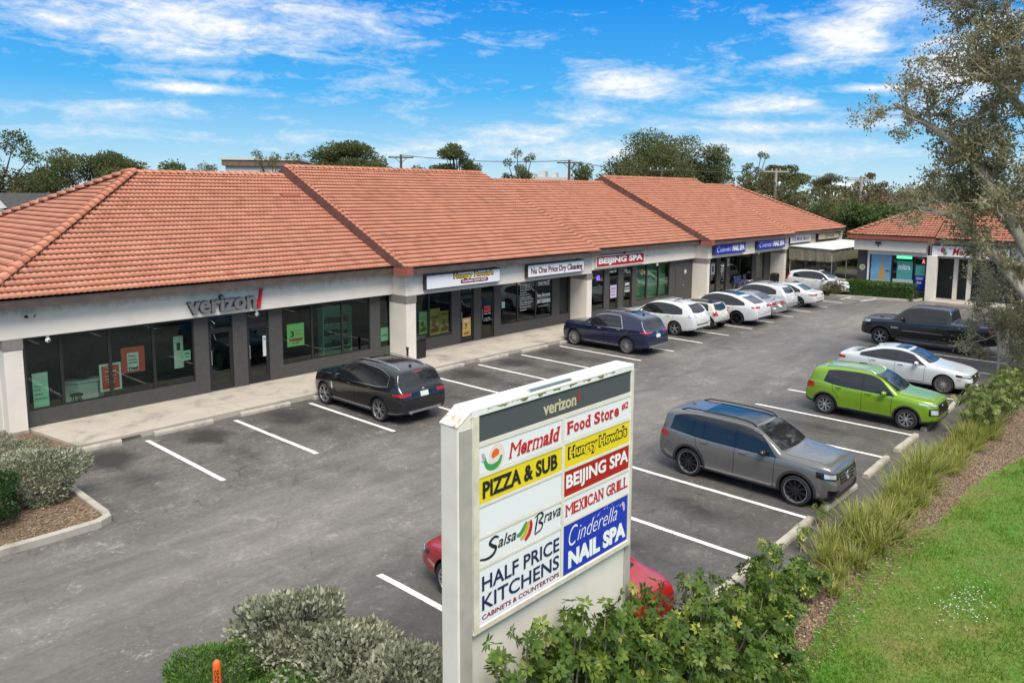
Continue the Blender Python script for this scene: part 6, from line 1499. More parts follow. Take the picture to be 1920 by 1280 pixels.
# ornamental grasses along the strip: each clump one thing
def clump_mesh(seed, n=230, L=.8):
    rng = np.random.default_rng(seed); V = []; F = []; A = []
    for i in range(n):
        a = rng.uniform(0, 2 * PI); lean = rng.uniform(.10, .85); l = L * rng.uniform(.6, 1.15); w = .011 * rng.uniform(.7, 1.4)
        b = np.array([rng.normal(0, .10), rng.normal(0, .10), 0]); dx = np.array([math.cos(a), math.sin(a), 0]); sx = np.array([-math.sin(a), math.cos(a), 0]); o = len(V)
        droop = rng.uniform(.1, .5)
        for k, s in enumerate((0, .35, .7, 1.)):
            p = b + dx * l * lean * s * (1 + .3 * s) + np.array([0, 0, l * (s * (1 - .25 * lean) - droop * lean * s * s)]); ww = w * (1 - s * .85)
            V += [p - sx * ww, p + sx * ww]
        F += [(o + 2 * k, o + 2 * k + 1, o + 2 * k + 3, o + 2 * k + 2) for k in range(3)]; A += [np.clip(rng.normal(.45, .24), 0, 1)] * 8
    return np.array(V), np.array(F), np.array(A)
protos = [clump_mesh(50 + k, 250 if k < 4 else 150, (.70, .82, .62, .76, .48)[k]) for k in range(5)]
mesh_cache = {}
gr_r = random.Random(12)
spots = []
x = 14.2
while x < 27.6:
    yb_ = 4.78 - max(0, x - 19) * .02
    spots.append((x, yb_ + gr_r.uniform(-.14, .14)))
    if gr_r.random() < .72: spots.append((x + gr_r.uniform(.1, .4), yb_ - .38 + gr_r.uniform(-.14, .1)))
    x += gr_r.uniform(.62, 1.0)
for i, (x, y) in enumerate(spots):
    k = gr_r.randrange(4) if x > 15.4 else 4
    if k not in mesh_cache:
        V, F, A = protos[k]; o = np_mesh('grass_clump', V, F, L_GR, None, A); mesh_cache[k] = o
    else:
        o = mesh_cache[k].copy(); COL.objects.link(o)
    o.location = (x, y, .06); o.rotation_euler = (0, 0, gr_r.uniform(0, 6.28)); s = gr_r.uniform(.72, 1.32); o.scale = (s, s, s * gr_r.uniform(.85, 1.1))
    tag(o, 'arching yellow green grass clump in the mulch strip beside the wheel stops', 'grass clump', 'ornamental grass clumps along the lot')

# umbrella plants: bare stems carrying whorls of leaflets
def umbrella_plant(label, x, y, h, r, seed, nst=13, nw=9, mat=L_SCH, ll=.085, group='leafy umbrella plants round the pylon sign', v0=0., name='umbrella_plant'):
    rng = np.random.default_rng(seed); t = thing(name, label, 'shrub', (x, y, .05), 0, group)
    mb = MB(); P = []; Dd = []
    for k in range(nst):
        a = rng.uniform(0, 6.28); q = r * math.sqrt(rng.uniform(.05, 1)); hh = h * rng.uniform(.55, 1.08)
        b = np.array([.10 * math.cos(a), .10 * math.sin(a), -.06]); m = np.array([q * .45 * math.cos(a + .4), q * .45 * math.sin(a + .4), hh * .5]); e = np.array([q * math.cos(a), q * math.sin(a), hh])
        mb.tube([tuple(b), tuple(m), tuple(e)], [.018, .013, .007], 5)
        for j in range(nw):
            s = 1 - .62 * (j / nw) ** 1.1; base = e * s + m * (1 - s) if s > .5 else m
            d = rand_dirs(1, rng)[0]; d[2] = abs(d[2]) * .8 + .15; d /= np.linalg.norm(d); P.append(base + d * rng.uniform(.07, .17)); Dd.append(d)
    P = np.array(P); Dd = np.array(Dd); n = len(P); K = 8
    U1 = np.cross(Dd, rand_dirs(n, rng)); U1 /= np.linalg.norm(U1, axis=1)[:, None]; U2 = np.cross(Dd, U1)
    LP, LD, LU, A = [], [], [], []
    vv = np.clip(rng.normal(.48, .22, n) + v0, 0, 1)
    for k in range(K):
        an = 2 * PI * k / K + rng.uniform(-.15, .15, n)
        side = U1 * np.cos(an)[:, None] + U2 * np.sin(an)[:, None]
        LP.append(P + side * .012); LD.append(side * .92 + Dd * rng.uniform(-.15, .35, n)[:, None]); LU.append(Dd); A.append(np.clip(vv + rng.normal(0, .09, n), 0, 1))
    LP, LD, LU, A = map(np.concatenate, (LP, LD, LU, A)); N_ = len(LP)
    V, F = leaf_quads(LP, LD, LU, ll * rng.uniform(.75, 1.2, N_), ll * .52 * rng.uniform(.8, 1.2, N_), .12)
    np_mesh('leaves', V, F, mat, t, np.repeat(A, 4)); mb.build('stems', STEM, t, recalc=False); return t
ups = [(6.1, 4.5, 2.62, .26), (6.48, 4.52, 2.45, .24), (6.85, 4.5, 2.42, .28), (7.3, 4.5, 2.22, .28), (7.75, 4.5, 2.1, .28), (6.55, 4.25, 1.95, .40), (7.05, 4.4, 1.95, .40), (7.5, 4.2, 1.85, .48), (8.05, 4.45, 1.85, .45), (8.55, 4.25, 1.65, .48), (8.75, 4.7, 1.95, .25), (9.1, 4.5, 1.45, .45), (9.55, 4.3, 1.35, .48), (9.95, 4.6, 1.55, .36), (10.5, 4.35, 1.15, .48), (10.9, 4.7, 1.30, .36), (11.5, 4.4, .90, .48), (12.0, 4.75, 1.05, .36), (12.7, 4.5, .75, .42), (13.3, 4.8, .85, .36), (14.0, 4.6, .55, .36), (8.3, 3.9, 1.25, .5), (9.3, 3.85, 1.0, .5), (10.2, 3.95, .8, .45), (7.4, 3.85, 1.45, .45), (6.6, 3.7, 1.5, .45), (11.2, 4.15, .7, .45), (12.0, 4.3, .6, .4), (10.7, 3.75, .6, .45), (6.2, 4.0, 1.9, .35), (12.6, 4.85, 1.0, .2), (9.9, 4.15, 1.2, .45)]
for i, (x, y, h, r) in enumerate(ups):
    umbrella_plant('glossy green umbrella plant in the hedge row in front of and beside the pylon sign', x, y, h, r, 300 + i, 15 if h > 1.3 else 11, 13 if h > 1.3 else 9)
shr = random.Random(5)
for i in range(15):
    x = 26.9 + i * .66; y = 4.45 + shr.uniform(-.4, .35); h = shr.uniform(.6, 1.05)
    umbrella_plant('yellow green leafy shrub in the strip beyond the grasses', x, y, h, .60, 400 + i, 14, 8, L_GR2, .075, 'leafy shrubs beyond the grasses', .12, 'leafy_shrub')
# weeds at the wheel stop ends
for i, (x, y) in enumerate(((17.75, 5.62), (15.2, 5.8), (16.2, 5.45))):
    umbrella_plant(('small green weed at the far end of the wheel stop by the grey SUV', 'small green weed at the near end of the wheel stop before the grey SUV', 'tiny weed behind the middle of the same wheel stop')[i], x, y, .28, .12, 480 + i, 5, 4, L_SCH, .06, 'weeds by the wheel stop', .15, 'weed')

# lawn blades, chips of bark, clover: nobody could count them
rng = np.random.default_rng(77)
n = 150000
u = rng.random(n) ** 1.5; X_ = 7.5 + u * 27; Y_ = rng.uniform(-2.2, 4.15, n)
edge = np.array([fl(a) for a in X_]); k = Y_ < edge - .02 + rng.normal(0, .07, n); X_, Y_, edge = X_[k], Y_[k], edge[k]; n = len(X_)
pn = np.sin(X_ * .9 + 1.3 * np.sin(Y_ * .8)) * np.sin(Y_ * 1.1 + .7 * np.sin(X_ * .6)) * .5 + .35 * np.sin(X_ * 2.3 + 2) * np.sin(Y_ * 2.9 + 1) + .25 * np.sin(X_ * 5.1) * np.sin(Y_ * 6.3)
v = np.clip(.55 - .44 * pn + rng.normal(0, .14, n) + np.clip((Y_ - edge + .5) * .45, 0, .4), 0, 1)
P = np.stack([X_, Y_, np.full(n, .015)], 1); sc_ = .75 + .035 * np.hypot(X_, Y_)
D = np.stack([rng.normal(0, .55, n), rng.normal(0, .55, n), np.ones(n)], 1); D /= np.linalg.norm(D, axis=1)[:, None]
S = np.cross(D, rand_dirs(n, rng)); S /= np.linalg.norm(S, axis=1)[:, None]
Lh = rng.uniform(.035, .085, n) * (.8 + .5 * (pn > .1)); Wd = .0065 * sc_
V = np.stack([P - S * Wd[:, None], P + S * Wd[:, None], P + D * Lh[:, None]], 1).reshape(-1, 3)
o = np_mesh('lawn_grass', V, np.arange(3 * n).reshape(-1, 3), L_LAWN, None, np.repeat(v, 3)); tag(o, 'short mown lawn grass with bright and straw coloured patches', 'grass', None, 'stuff')
n = 14000; X_ = 6 + 26 * rng.random(n) ** 1.4; Y_ = rng.uniform(3.7, 5.05, n); X_[:2500] = rng.uniform(3, 9.3, 2500); Y_[:2500] = rng.uniform(16.8, 19.5, 2500)
Z_ = np.where(Y_ < 6, .03 + .10 * np.sin(np.clip((Y_ - 4.0), 0, 1) * PI), .10)
a = rng.uniform(0, 6.28, n); D = np.stack([np.cos(a), np.sin(a), rng.uniform(-.15, .35, n)], 1); U = np.stack([rng.normal(0, .25, n), rng.normal(0, .25, n), np.ones(n)], 1)
V, F = leaf_quads(np.stack([X_, Y_, Z_], 1), D, U, rng.uniform(.03, .09, n), rng.uniform(.012, .03, n), .05)
M['chip'] = m_leaf('bark_chip', [(.0, (.06, .04, .025)), (.4, (.16, .10, .06)), (.75, (.28, .20, .13)), (1., (.48, .40, .30))], .9, .0)
tag(np_mesh('bark_chips', V, F, M['chip'], None, np.repeat(rng.random(n), 4)), 'loose brown and bleached bark chips covering the beds', 'bark chips', None, 'stuff')
n = 150; cx, cy = 15.4, 2.5; P = np.stack([cx + rng.normal(0, .5, n), cy + rng.normal(0, .22, n), np.full(n, .075)], 1)
V, F = leaf_quads(P, rand_dirs(n, rng) * np.array([1, 1, .2]), np.tile([0, 0, 1.], (n, 1)), .022, .022)
tag(np_mesh('clover_flowers', V, F, M['white']), 'patch of tiny white clover flowers in the lawn', 'clover', None, 'stuff')
t = np_mesh('leaf_litter', *leaf_quads(np.stack([rng.uniform(8, 40, 500), rng.uniform(5.2, 20, 500), np.full(500, .007)], 1), rand_dirs(500, rng) * np.array([1, 1, .06]), np.tile([0, 0, 1.], (500, 1)), rng.uniform(.02, .06, 500), .03), M['chip'], None, np.repeat(rng.random(500), 4)); tag(t, 'scattered dry leaves and crumbs on the asphalt', 'leaf litter', None, 'stuff')
# a pale plastic bottle in the mulch
t = thing('plastic_bottle', 'crushed clear bottle lying in the mulch by the lawn', 'bottle', (11.75, 4.12, .06), rad(50)); mb = MB(); mb.lathe([(0, 0), (.03, .0), (.033, .05), (.03, .1), (.033, .15), (.015, .19), (.013, .21), (0, .21)], (0, 0, .03), 'x', 12); mb.build('body', M['pale'], t, smooth=50)
mb = MB(); mb.lathe([(0, .21), (.015, .21), (.015, .225), (0, .225)], (0, 0, .03), 'x', 10); mb.build('cap', M['white'], t)

# ------------------------------------------------------------------ trees
def limb(mb, pts, r0, r1, rng, seg=7, jit=.0):
    P = catmull(np.array(pts, float), 4); n = len(P)
    if jit: P[1:-1] += rng.normal(0, jit, (n - 2, 3))
    mb.tube([tuple(p) for p in P], [r0 + (r1 - r0) * (i / (n - 1)) ** .8 for i in range(n)], seg); return P
def twigs(mb, rng, start, dirv, length, r, depth, tips):
    d = dirv / np.linalg.norm(dirv); p = start.copy(); pts = [p.copy()]; k = 4
    for i in range(k):
        d = d + rng.normal(0, .16, 3) + np.array([0, 0, .05]); d /= np.linalg.norm(d); p = p + d * length / k; pts.append(p.copy())
        if depth > 0 and i >= 1:
            for _ in range(2 if rng.random() < .5 else 1):
                nd = d + rng.normal(0, .65, 3); twigs(mb, rng, p, nd, length * rng.uniform(.45, .7), r * .55, depth - 1, tips)
        if depth <= 1: tips.append((p.copy(), d.copy()))
    mb.tube([tuple(q) for q in pts], [r * (1 - .7 * i / k) for i in range(k + 1)], 5 if r > .02 else 3, cap=False)
def big_oak():
    rng = np.random.default_rng(21); t = thing('live_oak', 'tall live oak with pale leaning limbs and thin olive foliage at the street edge', 'tree', (35.6, 2.2, 0))
    o = np.array([35.6, 2.2, 0.]); mb = MB(); tips = []
    def W(*q): return [tuple(np.array(p) - o) for p in q]
    L1 = limb(mb, W((35.6, 2.2, -.1), (35.4, 2.9, 1.4), (35.2, 4.0, 3.0), (35.0, 5.04, 5.11), (35.0, 6.2, 7.0), (35.0, 7.08, 8.0), (35.0, 8.34, 8.96), (35.1, 9.3, 9.56)), .29, .075, rng, 10, .03)
    L2 = limb(mb, W((35.4, 3.1, 1.6), (35.2, 4.58, 3.01), (35.0, 5.83, 4.5), (34.9, 6.9, 5.55), (34.9, 7.6, 5.86), (34.9, 8.6, 6.1)), .20, .06, rng, 8, .02)
    L3 = limb(mb, W((35.5, 2.6, 1.2), (35.6, 2.9, 4.5), (35.4, 3.86, 7.2), (35.2, 5.24, 9.18), (35.1, 5.93, 10.0), (35.0, 6.54, 10.6)), .25, .09, rng, 9, .03)
    L4 = limb(mb, W((35.1, 4.7, 4.6), (35.6, 6.0, 6.0), (35.8, 7.0, 7.04), (36, 8.0, 7.1)), .11, .03, rng, 7, .02)
    L5 = limb(mb, W((35.6, 2.4, 2.0), (36.2, 1.6, 5.5), (36.4, 1.2, 9.0), (36.5, 1.0, 12.5)), .26, .05, rng, 8, .03)
    L6 = limb(mb, W((35.3, 4.4, 8.0), (35.0, 5.2, 10.4), (34.8, 5.9, 12.2), (34.6, 6.4, 14.2)), .12, .03, rng, 7, .03)
    L7 = limb(mb, W((35.5, 3.0, 5.0), (34.3, 3.2, 7.5), (33.6, 3.6, 10.5), (33.2, 3.8, 13.5)), .14, .03, rng, 7, .03)
    for Ln, k, ll, r in ((L1, 40, 1.25, .042), (L2, 14, 1.0, .034), (L3, 40, 1.5, .042), (L4, 14, 1.0, .032), (L5, 17, 1.7, .045), (L6, 18, 1.4, .04), (L7, 16, 1.4, .04)):
        for i in range(k):
            s = rng.uniform(.30, .97); p = Ln[min(int(s * len(Ln)), len(Ln) - 1)]
            d = rng.normal(0, .7, 3) + np.array([0, .12, .55]); twigs(mb, rng, p, d, ll * rng.uniform(.6, 1.25), r, 2, tips)
    mb.build('trunk', BARK, t, smooth=60, recalc=False)
    T_ = np.array([q[0] for q in tips]); TD = np.array([q[1] for q in tips]); m = len(T_); K = 9
    P = np.repeat(T_, K, 0) + rng.normal(0, .10, (m * K, 3)); D = np.repeat(TD, K, 0) * .5 + rand_dirs(m * K, rng)
    dens = np.repeat(rng.random(m) < .38, K); P, D = P[dens], D[dens]; n = len(P)
    V, F = leaf_quads(P, D, rand_dirs(n, rng), .115 * rng.uniform(.7, 1.3, n), .060 * rng.uniform(.7, 1.3, n), .2)
    np_mesh('crown', V, F, L_OAK, t, np.repeat(np.clip(rng.normal(.48, .24, n), 0, 1), 4)); print('oak leaves', n)
big_oak()
def sapling(label, x, y, h, seed, spread=.9, low=.25, mat=L_OAK):
    rng = np.random.default_rng(seed); t = thing('young_tree', label, 'tree', (x, y, 0), 0, 'young trees at the street edge'); mb = MB(); tips = []
    Ln = limb(mb, [(0, 0, -.05), (.05, .02, h * .3), (-.06, .08, h * .65), (.04, .1, h)], .055, .015, rng, 7, .01)
    for i in range(11):
        s = rng.uniform(low, 1); p = Ln[min(int(s * len(Ln)), len(Ln) - 1)]; twigs(mb, rng, p, rng.normal(0, .9, 3) + np.array([0, .1, .35]), spread * rng.uniform(.6, 1.2), .018, 2, tips)
    mb.build('trunk', BARK, t, smooth=60, recalc=False)
    T_ = np.array([q[0] for q in tips]); TD = np.array([q[1] for q in tips]); K = 5; m = len(T_); kk = rng.random(m) < .6; T_, TD = T_[kk], TD[kk]; m = len(T_)
    P = np.repeat(T_, K, 0) + rng.normal(0, .07, (m * K, 3)); D = np.repeat(TD, K, 0) * .4 + rand_dirs(m * K, rng); n = len(P)
    V, F = leaf_quads(P, D, rand_dirs(n, rng), .10 * rng.uniform(.7, 1.3, n), .05, .2)
    np_mesh('crown', V, F, mat, t, np.repeat(np.clip(rng.normal(.5, .24, n), 0, 1), 4))
sapling('young oak sprouting low twigs over the bonnet of the white saloon', 36.8, 5.6, 2.4, 31, .85, .25)
sapling('slim young oak in front of the pickup bed', 38.4, 5.5, 3.0, 32, 1.0, .3)
sapling('young oak nearest the big trunk, twigs over the pickup tailgate', 38.0, 4.2, 2.6, 33, .85, .3)
sapling('bushy young oak at the corner of the street strip', 40.5, 5.2, 2.2, 34, .8, .3)

def bg_tree(label, x, y, h, r, kind, seed, mat=L_TREE, group='trees beyond the shops', leaf=.42, dens=1., name='tree'):
    leaf *= .62; rng = np.random.default_rng(seed); t = thing(name, label, 'tree', (x, y, 0), rng.uniform(0, 6.28), group); mb = MB()
    nb = {'round': 26, 'umbrella': 17, 'sparse': 14, 'dense': 34}[kind]; C = []; R_ = []
    th_ = h * (.30 if kind in ('round', 'dense') else .55)
    for i in range(nb):
        a = rng.uniform(0, 6.28); q = math.sqrt(rng.uniform(0, 1))
        if kind == 'umbrella': c = (r * .85 * q * math.cos(a), r * .85 * q * math.sin(a), h * (.90 - .22 * q * q) + rng.normal(0, h * .025)); rr = r * rng.uniform(.17, .30); rv = (rr * 1.2, rr * 1.2, rr * .6)
        elif kind == 'sparse': c = (r * .8 * q * math.cos(a), r * .8 * q * math.sin(a), h * rng.uniform(.5, .95)); rr = r * rng.uniform(.14, .28); rv = (rr, rr, rr * .8)
        else:
            zz = rng.uniform(.30, .92); wd = math.sqrt(max(.05, 1 - ((zz - .5) / .5) ** 2)); c = (r * .78 * wd * q * math.cos(a), r * .78 * wd * q * math.sin(a), h * zz); rr = r * rng.uniform(.22, .38); rv = (rr, rr, rr * .75)
        C.append(c); R_.append(rv)
    top = (rng.normal(0, .3), rng.normal(0, .3), th_)
    tr = h * .022; mb.tube([(0, 0, -.2), (top[0] * .5, top[1] * .5, th_ * .6), top], [tr * 1.3, tr, tr * .8], 7)
    for c in C:
        m_ = tuple((np.array(top) * .45 + np.array(c) * .55) - np.array([0, 0, h * .04])); mb.tube([top, m_, c], [tr * .55, tr * .3, tr * .1], 5, cap=False)
    mb.build('trunk', BARKD, t, smooth=60, recalc=False)
    Ps, Ds, Vv = [], [], []
    for c, rv in zip(C, R_):
        n = int(.78 * dens * 170 * (rv[0] / leaf / 2.5) ** 1.7 + 40); P, d = lumpy(n, c, rv, rng, 3, .3, .7); Ps.append(P); Ds.append(d); Vv.append(np.clip(rng.normal(rng.uniform(.3, .65), .2, n), 0, 1))
    P, D, v = map(np.concatenate, (Ps, Ds, Vv)); n = len(P)
    V, F = leaf_quads(P, D + rng.normal(0, .6, (n, 3)), rand_dirs(n, rng), leaf * rng.uniform(.6, 1.3, n), leaf * .6 * rng.uniform(.6, 1.3, n), .2)
    np_mesh('crown', V, F, mat, t, np.repeat(v, 4)); return t
# ------------------------------------------------------------------ what stands beyond
# bearings: skyline trees left to right
bg_tree('thin dark tree at the far left of the skyline', 40.8, 88, 11.0, 4.6, 'sparse', 1, L_TREE, leaf=.38, dens=1.5)
bg_tree('dark broad tree left of the hip roof with sky showing through its right side', 46.6, 83.5, 10.3, 5.2, 'umbrella', 2, L_TREE, leaf=.36, dens=1.8)
bg_tree('low olive tree under the dark broad tree', 50.0, 82, 7.6, 4.0, 'round', 3, L_TREE2)
bg_tree('low dark tree behind the grey dormer roof', 38.0, 88, 8.4, 4.5, 'dense', 4, L_TREE)
bg_tree('low dark tree between the dormer roof and the broad tree', 43.2, 86, 7.6, 3.2, 'dense', 41, L_TREE2)
bg_tree('small bright green tree peeping over the first ridge', 44.4, 66.5, 9.1, 1.7, 'round', 5, L_PALM, leaf=.30)
bg_tree('twiggy half bare tree over the first ridge', 46.7, 65.2, 9.1, 2.0, 'sparse', 6, L_TREE2, leaf=.2, dens=.7)
bg_tree('thin twiggy tree left of the tall pair behind the raised ridge', 57.0, 70, 10.2, 2.2, 'sparse', 7, L_TREE2, leaf=.25, dens=.8)
bg_tree('dark round tree left of the spreading tree on the skyline', 58.7, 68.4, 10.2, 1.9, 'round', 8, L_TREE, leaf=.32)
bg_tree('spreading flat topped tree over the raised ridge', 62.1, 65.0, 11.5, 4.0, 'umbrella', 9, L_TREE, leaf=.34, dens=1.7)
bg_tree('olive undergrowth tree below the spreading tree', 61.0, 67.5, 9.6, 3.2, 'round', 10, L_TREE2)
bg_tree('small round tree to the right of the first power pole', 74.2, 67.2, 9.9, 2.0, 'round', 11, L_TREE, leaf=.32)
bg_tree('tall rounded tree with a bare trunk on the skyline', 76.4, 64.4, 11.9, 2.7, 'umbrella', 12, L_TREE, leaf=.34, dens=1.8)
bg_tree('airy upright tree above the second ridge', 80.6, 59.2, 11.2, 2.0, 'sparse', 13, L_TREE, leaf=.30, dens=1.1)
bg_tree('low shrubby tree at the foot of the airy tree', 81.0, 58.8, 8.9, 2.2, 'round', 14, L_TREE2)
bg_tree('dark tree behind the second power pole', 86.0, 55.0, 9.8, 2.4, 'round', 15, L_TREE)
bg_tree('huge dark domed tree rising behind the nail salon roof', 97.6, 51.0, 12.8, 6.6, 'dense', 16, L_TREE, leaf=.42, dens=1.4)
bg_tree('left shoulder of dark foliage beside the huge domed tree', 94.6, 55.6, 10.6, 3.6, 'dense', 17, L_TREE)
bg_tree('right shoulder of dark foliage beside the huge domed tree', 100.5, 46.2, 11.8, 3.6, 'dense', 18, L_TREE)
bg_tree('airy tree between the domed tree and the transformer pole', 102.0, 41.9, 11.5, 1.9, 'sparse', 19, L_TREE, leaf=.3, dens=1.1)
bg_tree('rounded tree right of the transformer pole', 103, 39.1, 10.3, 3.1, 'umbrella', 20, L_TREE, leaf=.36, dens=1.8)
bg_tree('olive tree behind the transformer pole', 96.5, 38.6, 8.8, 3.0, 'round', 22, L_TREE2)
bg_tree('wispy tree with a flat top near the white gables', 112, 36.6, 9.6, 2.3, 'umbrella', 23, L_TREE2, leaf=.3)
bg_tree('wispy pale tree right of the white gables', 114, 32.6, 9.8, 2.0, 'sparse', 24, L_TREE2, leaf=.3, dens=1.2)
# the wood behind the food shop reads as one mass
def woods():
    rng = np.random.default_rng(5); Ps, Ds, Vv = [], [], []
    spots = []
    for i in range(210):
        if i < 130: y = rng.uniform(16, 47); x = rng.uniform(86, 118) ; h = rng.uniform(5.0, 7.6)
        elif i < 175: y = rng.uniform(-40, 22); x = rng.uniform(95, 125); h = rng.uniform(6, 10)
        else: y = rng.uniform(78, 120); x = rng.uniform(10, 60); h = rng.uniform(4, 7)
        if i < 130 and x < 92: h *= .8
        spots.append((x, y, h))
    for x, y, h in spots:
        for k in range(5):
            rr = rng.uniform(1.0, 2.2); c = (x + rng.normal(0, 1.4), y + rng.normal(0, 1.4), h - rr * .8 - k * h * .17); n = 260
            P, d = lumpy(n, c, (rr, rr, rr * .85), rng, 3, .3, .5); Ps.append(P); Ds.append(d); Vv.append(np.clip(rng.normal(rng.uniform(.2, .75), .18, n), 0, 1))
    P, D, v = map(np.concatenate, (Ps, Ds, Vv)); n = len(P); P[:, 2] = np.maximum(P[:, 2], .1)
    V, F = leaf_quads(P, D + rng.normal(0, .6, (n, 3)), rand_dirs(n, rng), .36 * rng.uniform(.6, 1.3, n), .23 * rng.uniform(.6, 1.3, n), .2)
    tag(np_mesh('far_woods', V, F, L_TREE2, None, np.repeat(v, 4)), 'dense olive green wood behind the shops and houses', 'woods', None, 'stuff')
woods()
# three trees that stand out of that mass
bg_tree('bright green broad tree just behind the food shop roof', 82.5, 20.2, 5.6, 3.0, 'dense', 25, L_PALM, leaf=.34, dens=1.3)
bg_tree('dark green tree between the nail salon roof and the food shop', 86.5, 25.2, 5.4, 3.0, 'dense', 26, L_PALM, leaf=.36)
bg_tree('dark tree behind the tip of the plaza roof', 88.5, 29.0, 5.8, 3.0, 'dense', 27, L_TREE, leaf=.36)
bg_tree('russet brown thin tree in the wood', 93, 25.4, 7.0, 2.4, 'sparse', 28, m_leaf('russet_leaf', [(.0, (.10, .06, .03)), (1., (.24, .16, .08))], .7, .2), leaf=.3, dens=1.5)

# power poles
def power_pole(label, x, y, h, arms=1, can=False, rz=0.):
    t = thing('power_pole', label, 'power pole', (x, y, 0), rz, 'wooden power poles behind the shops')
    mb = MB(); mb.tube([(0, 0, -.1), (0, 0, h)], [.19, .13], 10); mb.build('pole', BARK if can else BARKD, t, smooth=50)
    for k in range(arms):
        z = h - .3 - k * .9; mb = MB(); mb.box((-1.3, -.07, z - .07), (1.3, .07, z + .07)); a = mb.build('cross_arm', BARK if can else BARKD, t)
        mb = MB(); mb.tube([(-.6, .0, z - .06), (0, 0, z - .6)], .03, 5); mb.tube([(.6, .0, z - .06), (0, 0, z - .6)], .03, 5); mb.build('brace', BARKD, a)
        for q in (-1.15, -.4, .4, 1.15): mb = MB(); mb.lathe([(0, 0), (.05, .0), (.07, .06), (.04, .1), (.06, .16), (0, .22)], (q, 0, z + .07), 'z', 8); mb.build('insulator', M['pale'], a, smooth=50)
    if can:
        mb = MB(); mb.lathe([(0, 0), (.24, 0), (.26, .05), (.26, .85), (.2, .95), (0, .97)], (.36, 0, h - 2.3), 'z', 14); mb.build('transformer', M['steel'], t, smooth=40)
        mb = MB(); mb.tube([(0, 0, h - 2.9), (-.9, 0, h - 2.7)], .03, 6); mb.blob((-1.0, 0, h - 2.7), (.2, .12, .1), 8, 6); mb.build('street_light_arm', M['steel'], t)
power_pole('dark power pole with one cross arm above the raised roof', 72.7, 68.7, 10.1, 1, rz=rad(-40)); power_pole('dark power pole with a wide cross arm above the second ridge', 83.6, 54.8, 9.7, 1, rz=rad(-40))
power_pole('pale power pole with a grey transformer can', 93.3, 36.0, 8.9, 1, True, rad(-55)); power_pole('short pole carrying a white can near the big oak', 95.9, 28.2, 8.1, 1, True, rad(-60)); power_pole('power pole tip just showing over the nail salon ridge', 88.5, 46.5, 9.0, 1, False, rad(-50))
def wire(lab, a, b, sag):
    mb = MB(); P = [Vector(a).lerp(Vector(b), t) + Vector((0, 0, -sag * 4 * t * (1 - t))) for t in np.linspace(0, 1, 14)]; mb.tube([tuple(p) for p in P], .018, 4); tag(mb.build('power_line', M['black'], recalc=False), lab, 'power line', 'power lines between the poles')
for k, q in enumerate((-.9, .9)):
    for n_, (a, b) in enumerate((((72.7, 68.7, 10.0), (83.6, 54.8, 9.6)), ((83.6, 54.8, 9.6), (88.5, 46.5, 8.9)), ((88.5, 46.5, 8.9), (93.3, 36, 8.8)), ((93.3, 36, 8.8), (95.9, 28.2, 8.0)))):
        wire('thin black power line strung along the poles behind the shops', (a[0] + q * .75, a[1] + q * .65, a[2]), (b[0] + q * .75, b[1] + q * .65, b[2]), .35)

# houses
M['greyroof'] = flat('grey_shingle', (.045, .045, .047), .85, var=.3, vscale=4, bumpy=.3); M['palewall'] = flat('pale_render', (.62, .58, .52), .8, var=.06); M['brownroof'] = flat('brown_shingle', (.17, .11, .085), .85, var=.2, vscale=3); M['whitewood'] = flat('white_boards', (.50, .50, .485), .7, var=.1)
def gable_house(label, x, y, rz, L, Wd, hw, hr, wallm, roofm, name='house'):
    t = thing(name, label, 'house', (x, y, 0), rz); mb = MB(); mb.box((-L / 2, -Wd / 2, -.1), (L / 2, Wd / 2, hw)); mb.hexa([(-L / 2, -Wd / 2, hw), (-L / 2, Wd / 2, hw), (-L / 2, 0, hr - .05)], [(L / 2, -Wd / 2, hw), (L / 2, Wd / 2, hw), (L / 2, 0, hr - .05)]); w_ = mb.build('wall', M[wallm], t)
    mb = MB()
    for s in (-1, 1): mb.hexa([(-L / 2 - .3, 0, hr), (L / 2 + .3, 0, hr), (L / 2 + .3, s * (Wd / 2 + .4), hw - .2), (-L / 2 - .3, s * (Wd / 2 + .4), hw - .2)], [(-L / 2 - .3, 0, hr + .12), (L / 2 + .3, 0, hr + .12), (L / 2 + .3, s * (Wd / 2 + .4), hw - .08), (-L / 2 - .3, s * (Wd / 2 + .4), hw - .08)])
    mb.build('roof', M[roofm], t)
    for sx in (-.25, .25):
        mb = MB(); mb.box((sx * L - .5, -Wd / 2 - .03, hw * .45), (sx * L + .5, -Wd / 2 - .005, hw * .8)); wn = mb.build('window', M['whitewood'], t); mb = MB(); mb.box((sx * L - .42, -Wd / 2 - .035, hw * .48), (sx * L + .42, -Wd / 2 - .028, hw * .77)); mb.build('pane', M['carglass'], wn)
    return t
h = gable_house('grey roofed house with two white dormers beyond the hip roof', 29.6, 65.5, rad(-24), 14, 8, 3.2, 6.0, 'palewall', 'greyroof')
for sx in (.5, 3.3):
    mb = MB(); mb.box((sx - .55, -3.2, 4.2), (sx + .55, -1.2, 5.2)); d_ = mb.build('dormer', M['whitewood'], h)
    mb = MB(); mb.hexa([(sx - .7, -3.3, 5.15), (sx + .7, -3.3, 5.15), (sx, -3.3, 5.85)], [(sx - .7, -.4, 5.15), (sx + .7, -.4, 5.15), (sx, -.4, 5.85)]); mb.build('dormer_roof', M['whitewood'], d_)
    mb = MB(); mb.box((sx - .28, -3.22, 4.4), (sx + .28, -3.203, 5.1)); mb.build('dormer_window', M['carglass'], d_)
t = thing('flat_roofed_store', 'low dark flat roofed building with a pale parapet cap at the left edge', 'building', (20.0, 55.5, 0), rad(-22))
